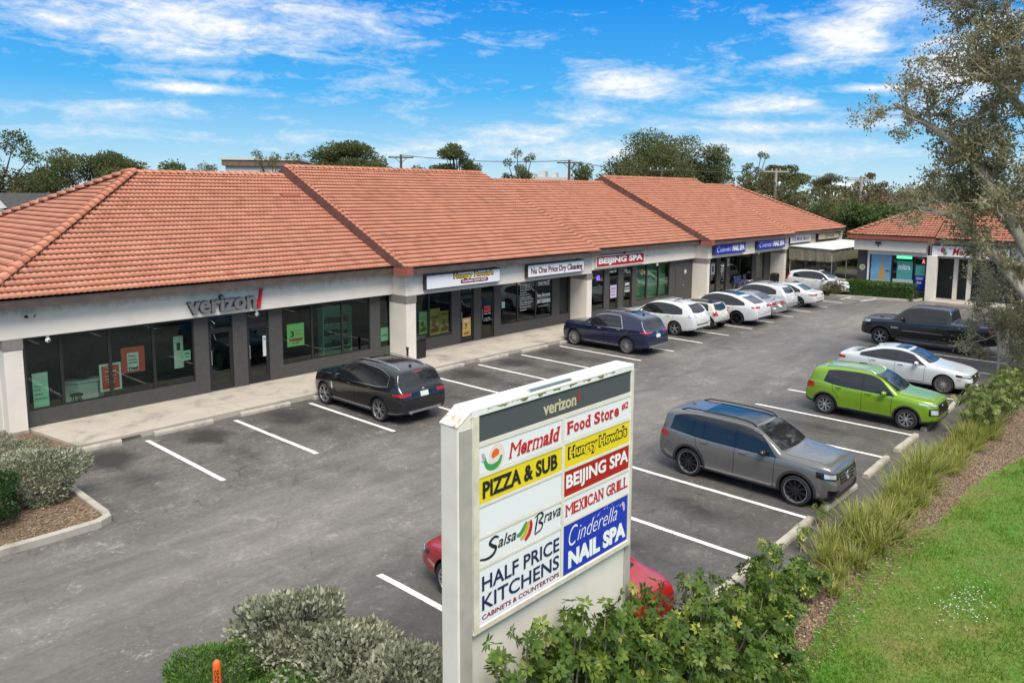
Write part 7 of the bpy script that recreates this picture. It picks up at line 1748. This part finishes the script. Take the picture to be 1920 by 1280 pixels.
mb = MB(); mb.box((-14, -5, -.1), (11.0, 9, 4.55)); mb.build('wall', M['greyroof'], t); mb = MB(); mb.box((-14.1, -5.1, 4.55), (11.1, 9.1, 4.75)); mb.build('parapet_cap', M['pale'], t)
t = thing('tall_store', 'pale building with a banded parapet over the first ridge', 'building', (68.0, 84.0, 0), rad(-40)); mb = MB(); mb.box((-3.6, -5, -.1), (3.6, 5, 8.9)); mb.build('wall', M['palewall'], t); mb = MB(); mb.box((-3.9, -5.3, 8.9), (3.9, 5.3, 9.5)); mb.build('parapet_band', M['brownroof'], t); mb = MB(); mb.box((-4, -5.4, 9.5), (4, 5.4, 9.75)); mb.build('parapet_cap', M['pale'], t)
t = thing('distant_tower', 'far pale apartment block on the skyline between ridge and pole', 'building', (190, 130, 0), rad(-55)); mb = MB(); mb.box((-6, -6, 0), (6, 6, 9.8)); mb.build('wall', M['whitewood'], t)
for k in range(4): mb = MB(); mb.box((-5 + k * 2.7, -4, 9.8), (-3.6 + k * 2.7, 4, 9.8 + (.9, 1.5, 1.2, .8)[k])); mb.build('roof_block', M['whitewood'], t)
gable_house('white gabled roof in the trees with a pale ridge', 97.0, 33.6, rad(40), 7, 6, 2.6, 5.6, 'whitewood', 'pale'); gable_house('brown hipped house low in the trees', 92.5, 32.2, rad(-50), 9, 7, 2.4, 4.2, 'whitewood', 'brownroof')
gable_house('white gable tip above the wood by the wispy tree', 118, 37.4, rad(-60), 3, 2.6, 5.4, 7.7, 'whitewood', 'pale'); gable_house('second white gable above the wood, nearer the oak', 121, 27.0, rad(-60), 3, 2.6, 5.4, 7.7, 'whitewood', 'pale')

# ------------------------------------------------------------------ curtained patio
t = thing('curtained_patio', 'white awning with clear rolled curtains in front of the last shop', 'patio awning', (0, 0, 0))
xa, xb, ya, yb = 63.6, 75.5, 20.2, 23.45
mb = MB(); mb.hexa([(xa, ya, 2.62), (xb, ya, 2.62), (xb, yb, 2.74), (xa, yb, 2.74)], [(xa - .1, ya - .1, 2.70), (xb, ya - .1, 2.70), (xb, yb, 2.82), (xa - .1, yb, 2.82)]); mb.build('awning_roof', flat('grey_white_awning', (.52, .53, .51), .7, var=.12, vscale=1.5), t)
M['tan'] = flat('tan_canvas', (.20, .175, .13), .8, var=.2, vscale=3); M['clear'] = m_glass('clear_vinyl', (.72, .72, .68), .06, .12)
def wavy(p, q, z0, z1, amp, per, mat, nm):
    n = 40; P = []
    for z in np.linspace(z0, z1, 6):
        row = []
        for i in range(n + 1):
            u = i / n; x, y = p[0] + (q[0] - p[0]) * u, p[1] + (q[1] - p[1]) * u; d = np.array([q[1] - p[1], p[0] - q[0]]); d = d / np.linalg.norm(d); w_ = amp * math.sin(u * per) * (1 - .5 * (z - z0) / (z1 - z0)) + amp * .5 * math.sin(u * per * 2.3 + z * 3); row.append((x + d[0] * w_, y + d[1] * w_, z))
        P.append(row)
    mb = MB(); mb.grid(P); return mb.build(nm, mat, t, smooth=179, recalc=False)
wavy((xa, yb), (xa, ya), 1.85, 2.66, .03, 30, M['tan'], 'canvas_valance'); wavy((xa, ya), (xb, ya), 1.85, 2.66, .03, 60, M['tan'], 'canvas_valance'); wavy((xa + .02, yb), (xa + .02, ya + .02), .1, 1.9, .03, 14, M['clear'], 'clear_curtain'); wavy((xa + .02, ya + .02), (xb, ya + .02), .1, 1.9, .03, 40, M['clear'], 'clear_curtain')
for x, y in ((xa + .05, ya + .05), (xa + .05, yb - .1), (66.8, ya + .05), (71, ya + .05)): mb = MB(); mb.tube([(x, y, 0), (x, y, 2.62)], .03, 8); mb.build('post', M['cream'], t)
for k, (x, y) in enumerate(((64.2, 22.6), (66.3, 21.4), (68.6, 22.4))):
    tb = thing('patio_table', 'dark patio table behind the clear curtains', 'table', (x, y, 0), 0, 'patio tables'); mb = MB(); mb.lathe([(0, .70), (.45, .70), (.45, .74), (0, .74)], (0, 0, 0), 'z', 16); mb.build('table_top', M['interior'], tb); mb = MB(); mb.tube([(0, 0, 0), (0, 0, .7)], .04, 8); mb.build('pedestal', M['black'], tb)

# ------------------------------------------------------------------ food shop across the end of the lot
f = thing('food_shop', 'food shop with hipped terracotta roof facing the end of the lot', 'shop building', (0, 0, 0))
SX = 61.05
mb = MB(); mb.box((SX, 13.75, 2.90), (SX + 15, 18.3, 3.55)); mb.box((SX + .5, 4.0, 2.62), (SX + 15, 13.6, 3.55)); mb.build('bulkhead', M['cream'], f, bevel=.01)
mb = MB(); mb.box((SX + .62, 17.45, 0), (SX + .8, 18.2, 2.9)); mb.box((SX + .62, 13.75, 0), (SX + .8, 17.45, .55)); mb.box((SX + .62, 3.0, 0), (SX + .8, 4.5, 2.7)); mb.box((SX + .8, 18.1, 0), (SX + 15, 18.2, 2.9)); mb.box((SX + 2.0, 4.0, 0), (SX + 2.1, 13.6, 2.7)); mb.build('wall', M['wall'], f)
mb = MB(); mb.box((SX + 3.5, 4, .05), (SX + 3.6, 18.1, 2.9)); mb.build('inner_wall', M['interior'], f)
mb = MB(); mb.box((SX + .45, 13.72, 2.62), (SX + .75, 17.5, 2.88)); mb.box((SX + .5, 17.38, .5), (SX + .7, 17.5, 2.62)); mb.build('shutter_box', M['white'], f, bevel=.02)
w_ = MB()
for y0, y1 in ((17.3, 17.38), (15.86, 15.95), (14.44, 14.53), (13.75, 13.82)): w_.box((SX + .62, y0, .55), (SX + .72, y1, 2.62))
wn = w_.build('window', M['frame'], f)
for y0, y1 in ((15.95, 17.3), (14.53, 15.86), (13.82, 14.44)): mb = MB(); mb.box((SX + .66, y0, .55), (SX + .67, y1, 2.62)); mb.build('pane', M['glass'], wn)
M['skyad'] = flat('blue_beach_poster', (.20, .42, .62), .5, var=.15, vscale=2); M['teal'] = flat('teal_poster', (.08, .38, .36), .5); M['amberprint'] = flat('amber_print', (.62, .33, .10), .5); M['sandprint'] = flat('pale_sand_print', (.55, .58, .56), .5)
def xposter(lab, y0, y1, z0, z1, mat):
    r = thing('poster', lab, 'poster'); mb = MB(); mb.box((SX + .645, y0, z0), (SX + .655, y1, z1)); mb.build('sheet', M[mat], r); return r
def xtext(r, s, ya, yb, z0, z1, mat, x=SX + .64, **k): return lettering(s, -ya, -yb, z0, z1, x, M[mat], r, axis='x', **k)
r = xposter('blue beach poster with an amber bottle on the food shop window', 15.97, 17.29, .6, 2.6, 'skyad')
mb = MB(); pr = [(-.2, 1.0), (.2, 1.0), (.2, 1.55), (.07, 1.85), (.06, 2.35), (-.06, 2.35), (-.07, 1.85), (-.2, 1.55)]; mb.hexa([(SX + .645, 16.55 + y, z) for y, z in pr], [(SX + .64, 16.55 + y, z) for y, z in pr]); mb.build('bottle_print', M['amberprint'], r)
mb = MB(); mb.box((SX + .64, 15.97, .6), (SX + .644, 17.29, 1.0)); mb.build('sand_print', M['sandprint'], r)
mb = MB()
for k in range(7): a = rad(20 + k * 23); mb.add([(SX + .638, 16.1, 1.55), (SX + .638, 16.1 + .3 * math.cos(a) - .03, 1.5 + .22 * math.sin(a)), (SX + .638, 16.1 + .34 * math.cos(a), 1.48 + .2 * math.sin(a))], [(0, 1, 2)])
mb.build('palm_print', L_PALM, r, recalc=False)
r = xposter('teal poster with white lettering in the middle of the food shop window', 14.62, 15.6, 1.15, 2.3, 'teal'); xtext(r, 'mitra', 15.5, 14.75, 1.75, 2.1, 'text_white', bold=.03)
r = xposter('pale low poster under the teal one', 14.55, 15.84, .6, 1.15, 'sandprint')
r = xposter('green and blue posters beside the food shop column', 13.84, 14.43, .6, 2.1, 'blue_face'); mb = MB(); mb.box((SX + .638, 13.84, 1.45), (SX + .644, 14.43, 2.1)); mb.build('upper_sheet', M['teal'], r); xtext(r, 'MONEY', 14.35, 13.9, 1.2, 1.35, 'text_white', x=SX + .636, bold=.04); xtext(r, 'BAR', 14.3, 14.0, .95, 1.08, 'text_white', x=SX + .636, bold=.04)
m_, nt_, nd_, lk_, b_ = nodes_of('green_tube'); b_.inputs['Emission Color'].default_value = (.02, 1, .25, 1); b_.inputs['Emission Strength'].default_value = 1.2; M['greenlit'] = m_
m_, nt_, nd_, lk_, b_ = nodes_of('red_tube'); b_.inputs['Emission Color'].default_value = (1, .03, .02, 1); b_.inputs['Emission Strength'].default_value = 1.2; M['redlit'] = m_
mb = MB(); mb.box((SX + .63, 14.7, 2.44), (SX + .66, 15.65, 2.62)); r = mb.build('lit_sign', M['greenlit']); tag(r, 'green lit strip sign at the top of the food shop window', 'lit sign')
r = thing('lit_sign', 'red lit letter A in the food shop window corner', 'lit sign'); xtext(r, 'A', 14.05, 13.88, 2.22, 2.48, 'redlit', x=SX + .63, bold=.03, ext=.01)
r = thing('round_sign', 'pale round sign on the charcoal wall beside the food shop window', 'round sign', (SX + .62, 17.85, 1.75)); mb = MB(); mb.lathe([(0, -.015), (.2, -.015), (.2, 0)], (0, 0, 0), 'x', 22); mb.build('disc', flat('pale_lime_disc', (.55, .60, .38), .5), r); mb = MB(); mb.lathe([(.08, -.019), (.12, -.019)], (0, 0, 0), 'x', 20); mb.build('ring', M['wall'], r, recalc=False)
for (y0, y1, x0, x1, z) in ((13.05, 13.62, SX - .02, SX + .5, 2.75), (12.0, 12.25, SX + 1.1, SX + 1.3, 2.65), (11.2, 11.45, SX + 1.1, SX + 1.3, 2.65), (8.0, 8.3, SX + .6, SX + .9, 2.65), (5.2, 5.5, SX + .6, SX + .9, 2.65)):
    mb = MB(); mb.box((x0, y0, 0), (x1, y1, z)); mb.build('column', M['cream'], f, bevel=.01)
# eaves and tiles
def store_roof(y0, y1, xe, ze, dpt, n, corner, seed):
    La = y1 - y0; rise = SL * dpt
    a = tile_slope('roof', (xe, y1, ze), (0, -1, 0), La, (dpt, 0, rise), n, (lambda s: (s * dpt, La)) if corner else (lambda s: (max(0., s * dpt - 4.1), La)), f, .034, .22, seed)
    if corner:
        tile_slope('roof', (xe + 16, y1, ze), (-1, 0, 0), 16, (0, -dpt, rise), n, lambda s: (0, 16 - dpt * s), f, .05, .22, seed + 1)
        cap_row('hip_cap', (xe + .05, y1 - .05, ze + .06), (xe + dpt, y1 - dpt, ze + rise + .06), a, r=.12, L=.46, step=.385, lift=.05, seed=seed)
        cap_row('ridge_cap', (xe + dpt, y1 - dpt, ze + rise + .03), (xe + 16, y1 - dpt, ze + rise + .03), a, seed=seed)
        mb = MB(); mb.add([(xe + dpt, y1 - dpt, ze + rise), (xe + 16, y1 - dpt, ze + rise), (xe + 16, y0 - 2, ze + .2), (xe + dpt, y0 - 2, ze + .2)], [(0, 1, 2, 3)]); mb.build('rear_slope', M['tile'], a, recalc=False)
    else:
        cap_row('ridge_cap', (xe + dpt, y0, ze + rise + .03), (xe + dpt, y1 - max(0, dpt - 4.1), ze + rise + .03), a, seed=seed)
        mb = MB(); mb.add([(xe + dpt, y0, ze + rise), (xe + dpt, y1 - 1.2, ze + rise), (xe + 2 * dpt, y1, ze), (xe + 2 * dpt, y0, ze)], [(0, 1, 2, 3)]); mb.build('rear_slope', M['tile'], a, recalc=False)
    mb = MB(); mb.box((xe + .03, y0, ze - .24), (xe + .1, y1 - .05, ze - .01)); mb.build('eave_board', M['redboard' if corner else 'fascia'], a)
store_roof(13.2, 18.75, SX - .35, 3.85, 4.1, 15, True, 61); store_roof(3.2, 13.2, SX - .1, 3.78, 5.3, 19, False, 63)
s2 = thing('shop_sign', 'white sign with a red fruit emblem over the food shop porch behind the oak', 'shop sign')
mb = MB(); mb.box((SX + .2, 9.0, 2.70), (SX + .48, 13.45, 3.42)); mb.build('cabinet', M['cab_dark'], s2); mb = MB(); mb.box((SX + .19, 9.05, 2.75), (SX + .2, 13.4, 3.37)); fc = mb.build('sign_face', M['sign_white'], s2)
mb = MB(); mb.lathe([(0, -.01), (.15, -.01), (.15, 0)], (SX + .185, 12.75, 3.12), 'x', 16); mb.build('emblem', M['text_red'], s2); mb = MB(); mb.lathe([(0, -.01), (.12, -.01), (.12, 0)], (SX + .184, 12.62, 2.95), 'x', 16); mb.build('emblem', M['green_letter'], s2)
xtext(s2, 'Mermaid Food', 12.2, 9.3, 2.85, 3.28, 'text_red', x=SX + .185, bold=.03, shear=.2)
t = thing('flood_light', 'black flood lamp on the food shop bulkhead', 'light fixture', (SX, 16.7, 3.3)); mb = MB(); mb.box((-.16, -.2, .02), (-.05, .2, .16)); mb.build('lamp_head', M['black'], t, bevel=.02); mb = MB(); mb.tube([(0, 0, -.15), (-.06, 0, -.12), (-.08, 0, .02)], .03, 6); mb.build('bracket', M['black'], t)
# clipped hedge under its windows
def hedge():
    rng = np.random.default_rng(9); n = 15000; x0, x1, y0, y1, h = 59.35, 60.35, 14.15, 18.3, .98
    t = thing('clipped_hedge', 'dark green clipped hedge along the food shop windows', 'hedge', (60.4, 16.2, 0))
    P = np.stack([rng.uniform(-.5, .5, n), rng.uniform(-2.1, 2.1, n), rng.uniform(.03, h, n)], 1); k = rng.integers(0, 3, n); P[k == 0, 2] = h; s_ = k == 1; P[s_, 0] = np.sign(P[s_, 0]) * .5; s_ = k == 2; P[s_, 0] = -.5
    P += rng.normal(0, .035, (n, 3)); P[:, 2] = np.maximum(P[:, 2], .02); D = rand_dirs(n, rng) + np.array([-.3, 0, .4]); V, F = leaf_quads(P, D, rand_dirs(n, rng), .08 * rng.uniform(.7, 1.3, n), .045, .2); np_mesh('leaves', V, F, L_JUN, t, np.repeat(np.clip(rng.normal(.4, .2, n), 0, 1), 4))
    mb = MB(); 
    for y in np.arange(-2, 2.1, .4): mb.tube([(0, y, -.05), (.05, y + .05, .8)], .03, 5)
    mb.build('stems', BARKD, t, recalc=False)
hedge()
bush('brownish end of the hedge beside the white SUV', 60.0, 18.9, .7, .85, L_TREE2, 3000, .08, .045, None, 91)
kerb_run([(59.4, 19.0), (59.5, 14.3), (59.8, 13.9), (60.9, 13.8)], .14, .13)
mb = MB(); mb.box((60.0, 4.6, -.02), (62.4, 13.3, .12)); structure(mb.build('pavement', M['walk']))
# ice machine, gas bottles and crates glimpsed in the porch
t = thing('ice_chest', 'white ice chest with a grey lid in the food shop porch', 'ice chest', (SX + 1.0, 7.0, .12)); mb = MB(); mb.box((-.45, -.9, 0), (.45, .9, 1.5)); mb.build('body', M['white'], t, bevel=.03); mb = MB(); mb.hexa([(-.47, -.92, 1.5), (.47, -.92, 1.5), (.47, .92, 1.5), (-.47, .92, 1.5)], [(-.2, -.92, 1.85), (.47, -.92, 1.95), (.47, .92, 1.95), (-.2, .92, 1.85)]); mb.build('lid', M['steel'], t)
# clipped hedge done above
# ------------------------------------------------------------------ from the building survey grid to the place
# the plan above was drawn on a survey grid; these are the true ground directions, heights and spacings
GX, GA, GC, GB, GD, GE = .9720, -.1915, .0506, 1.0432, .0460, 1.1197
def site(x, y, z=0., yr=None): return (GX * x + GA * (y if yr is None else yr) + GC, GB * y + GD, GE * z)
seen_mesh = set()
def fam(o):
    yield o
    for c in o.children: yield from fam(c)
def map_mesh(me, yr, lin=False):
    if me.name in seen_mesh: return
    seen_mesh.add(me.name); n = len(me.vertices); co = np.empty(n * 3, np.float32); me.vertices.foreach_get('co', co); co = co.reshape(-1, 3).astype(np.float64)
    if lin: out = np.stack([GX * co[:, 0] + GA * co[:, 1], GB * co[:, 1], GE * co[:, 2]], 1)
    else: out = np.stack([GX * co[:, 0] + GA * (co[:, 1] if yr is None else yr) + GC, GB * co[:, 1] + GD, GE * co[:, 2]], 1)
    me.vertices.foreach_set('co', out.astype(np.float32).ravel()); me.update()
PLANTS = {'bush': 1.1, 'tree': 1.115, 'shrub': 1.1, 'grass clump': 1.0, 'house': 1.1, 'building': 1.1, 'power pole': 1.115, 'hedge': 1.08}
for o in [q for q in SC.objects if q.parent is None]:
    if o.name.startswith('camera') or o.get('group') == 'parked cars' or o.type in ('LIGHT', 'CAMERA'): continue
    cat = o.get('category', ''); L0 = tuple(o.location)
    if L0 != (0., 0., 0.):
        x, y, z = L0
        yr = 24.35 if (22.9 < y < 27.5 and x < 79) else (16. if x > 59.2 and 4 < y < 18.8 and x < 64 else None)
        if o.name.startswith('live_oak'):
            for c in o.children: map_mesh(c.data, None, True)
        o.location = site(x, y, z, yr)
        k = PLANTS.get(cat, 1.)
        if cat == 'tree' and o.name.startswith('live_oak'): k = 1.
        o.scale = tuple(s * k for s in o.scale)
        continue
    ms = [q for q in fam(o) if q.type == 'MESH']
    cs = np.array([np.array(q.bound_box).mean(0) for q in ms]); cy = float(np.median(cs[:, 1])); cx = float(np.median(cs[:, 0]))
    nm = o.name.split('.')[0]
    if nm in ('parking_line', 'parking_lot', 'ground', 'side_road', 'kerb', 'planting_bed', 'mulch_bed', 'lawn', 'lawn_grass', 'bark_chips', 'clover_flowers', 'leaf_litter', 'far_woods', 'power_line'): yr = None
    elif nm == 'pylon_sign': yr = 4.8
    elif nm == 'curtained_patio': yr = 22.
    elif cx > 59 and cy < 19: yr = 16.
    else: yr = 24.35
    for q in ms: map_mesh(q.data, yr)
# ------------------------------------------------------------------ sky, sun, camera
SUN_EL, SUN_AZ = rad(58), rad(215)      # azimuth measured clockwise from +Y
w = bpy.data.worlds.new('World'); SC.world = w; w.use_nodes = True
nt = w.node_tree; nd, lk = nt.nodes, nt.links
bg = nd['Background']
sky = nd.new('ShaderNodeTexSky'); sky.sky_type = 'NISHITA'; sky.sun_disc = False
sky.sun_elevation = SUN_EL; sky.sun_rotation = SUN_AZ; sky.air_density = 1.0; sky.dust_density = .6; sky.ozone_density = 2.5
g = nd.new('ShaderNodeTexCoord').outputs['Generated']
sp = N(nt, 'ShaderNodeSeparateXYZ'); lk.new(g, sp.inputs[0])
zc = mth(nt, 'MAXIMUM', sp.outputs['Z'], .0)
# pale cyan rising to deep blue, paled overhead to take blue from the ambient
grade = ramp(nt, zc, [(.0, (4.6, 6.3, 7.0)), (.05, (2.5, 5.0, 6.9)), (.12, (.45, 3.4, 6.9)), (.23, (.0, 2.15, 6.5)), (.45, (.5, 2.5, 5.8)), (.8, (1.6, 3.1, 5.0))])
blue = mixc(nt, .93, sky.outputs[0], grade)
# cloud banks round the horizon by bearing and height, frayed by noise
az = mth(nt, 'MULTIPLY', mth(nt, 'ARCTAN2', sp.outputs['X'], sp.outputs['Y']), 57.29578)
el = mth(nt, 'MULTIPLY', mth(nt, 'ARCSINE', sp.outputs['Z']), 57.29578)
cv = N(nt, 'ShaderNodeCombineXYZ'); lk.new(mth(nt, 'MULTIPLY', az, .15), cv.inputs[0]); lk.new(mth(nt, 'MULTIPLY', el, .62), cv.inputs[1]); v = cv.outputs[0]
n2 = noise(nt, v, 1.0, 9, .62, .9)
cw = N(nt, 'ShaderNodeCombineXYZ'); lk.new(mth(nt, 'MULTIPLY', az, .7), cw.inputs[0]); lk.new(mth(nt, 'MULTIPLY', el, 1.5), cw.inputs[1])
n3 = noise(nt, cw.outputs[0], 1.4, 8, .68, .5)
banks = [(25.8, 10.67, 11.53, 1.58, 1.0), (17.89, 10.2, 4.43, 0.8, 0.8), (23.17, 9.13, 5.57, 0.86, 0.9), (31.94, 11.99, 8.02, 1.01, 0.8), (24.64, 6.55, 4.34, 0.41, 1.0), (27.32, 7.57, 5.21, 0.48, 0.5), (21.11, 5.0, 6.11, 0.74, 0.75), (17.76, 3.33, 5.46, 0.59, 0.5), (36.88, 7.13, 4.92, 1.09, 0.5), (39.12, 6.09, 3.06, 1.04, 0.55), (48.41, 2.82, 16.1, 1.0, 0.75), (55.72, 7.57, 4.73, 1.1, 1.1), (51.9, 5.52, 2.72, 1.06, 0.8), (48.79, 4.17, 5.08, 0.76, 0.6), (65.09, 6.14, 3.87, 0.87, 1.0), (67.29, 4.54, 8.62, 0.58, 0.8), (70.08, 10.31, 3.91, 1.84, 1.15), (67.43, 8.91, 2.4, 0.83, 0.8), (71.96, 11.84, 2.86, 1.3, 1.1), (71.92, 6.98, 3.83, 0.31, 0.9), (63.76, 3.22, 12.24, 0.97, 0.7), (44.88, 9.73, 1.54, 0.36, 0.6), (40.7, 11.83, 1.89, 0.42, 0.5), (76.87, 8.22, 4.61, 3.85, 0.8), (60.54, 10.21, 4.01, 1.06, 0.3), (33.12, 3.44, 9.81, 0.52, 0.5), (66.23, 11.89, 2.08, 0.27, 0.5)]
tot = None
for a_, e_, w_, h_, s_ in banks:
    qa = mth(nt, 'MULTIPLY', mth(nt, 'SUBTRACT', az, a_), 1 / w_); qe = mth(nt, 'MULTIPLY', mth(nt, 'SUBTRACT', el, e_), 1 / h_)
    gq = mth(nt, 'MULTIPLY', mth(nt, 'POWER', 2.718, mth(nt, 'MULTIPLY', mth(nt, 'ADD', mth(nt, 'MULTIPLY', qa, qa), mth(nt, 'MULTIPLY', qe, qe)), -1.)), s_)
    tot = gq if tot is None else mth(nt, 'MAXIMUM', tot, gq)
# cloud cover added over the dome above the view, to whiten the ambient light
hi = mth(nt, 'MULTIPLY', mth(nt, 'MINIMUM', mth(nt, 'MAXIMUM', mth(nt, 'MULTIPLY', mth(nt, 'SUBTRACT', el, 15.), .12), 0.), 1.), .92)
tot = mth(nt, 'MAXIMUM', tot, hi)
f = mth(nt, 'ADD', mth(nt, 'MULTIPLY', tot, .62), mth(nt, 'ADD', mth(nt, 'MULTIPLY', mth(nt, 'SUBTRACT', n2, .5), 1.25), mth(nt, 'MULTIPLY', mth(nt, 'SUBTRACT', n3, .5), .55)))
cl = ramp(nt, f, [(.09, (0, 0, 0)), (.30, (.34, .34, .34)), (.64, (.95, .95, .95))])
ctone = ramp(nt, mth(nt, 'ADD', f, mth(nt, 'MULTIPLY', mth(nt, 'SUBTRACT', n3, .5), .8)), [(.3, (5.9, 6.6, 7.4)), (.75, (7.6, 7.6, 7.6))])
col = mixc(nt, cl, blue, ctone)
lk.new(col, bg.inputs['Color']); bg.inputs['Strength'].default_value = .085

ld = bpy.data.lights.new('sun', 'SUN'); ld.energy = 2.9; ld.angle = rad(32); ld.color = (1, .93, .83)
so = bpy.data.objects.new('sun', ld); COL.objects.link(so)
d = Vector((math.sin(SUN_AZ) * math.cos(SUN_EL), math.cos(SUN_AZ) * math.cos(SUN_EL), math.sin(SUN_EL)))
so.rotation_euler = d.to_track_quat('Z', 'Y').to_euler(); so.location = (0, -20, 40)

F_, YAW, PIT, ROL, HC = 1437.4392, .85314809, .126299, .00825668, 7.23007
cd = bpy.data.cameras.new('camera'); cd.sensor_width = 36; cd.lens = 36 * F_ / 1920; cd.clip_end = 3000; cd.clip_start = .1; cd.shift_x = -50 / 1920; cd.shift_y = -100 / 1920
co = bpy.data.objects.new('camera', cd); COL.objects.link(co)
fw = Vector((math.sin(YAW) * math.cos(PIT), math.cos(YAW) * math.cos(PIT), -math.sin(PIT))); r0 = Vector((math.cos(YAW), -math.sin(YAW), 0)); u0 = r0.cross(fw)
r1 = r0 * math.cos(ROL) + u0 * math.sin(ROL); u1 = -r0 * math.sin(ROL) + u0 * math.cos(ROL)
mat = Matrix((r1, u1, -fw)).transposed().to_4x4(); mat.translation = (0, 0, HC); co.matrix_world = mat
SC.camera = co
SC.view_settings.view_transform = 'Standard'; SC.view_settings.look = 'None'; SC.view_settings.gamma = 1.0; SC.view_settings.exposure = .68
SC.render.engine = 'CYCLES'; SC.cycles.use_denoising = True; SC.cycles.max_bounces = 6; SC.cycles.transparent_max_bounces = 10
SC.cycles.caustics_reflective = False; SC.cycles.caustics_refractive = False
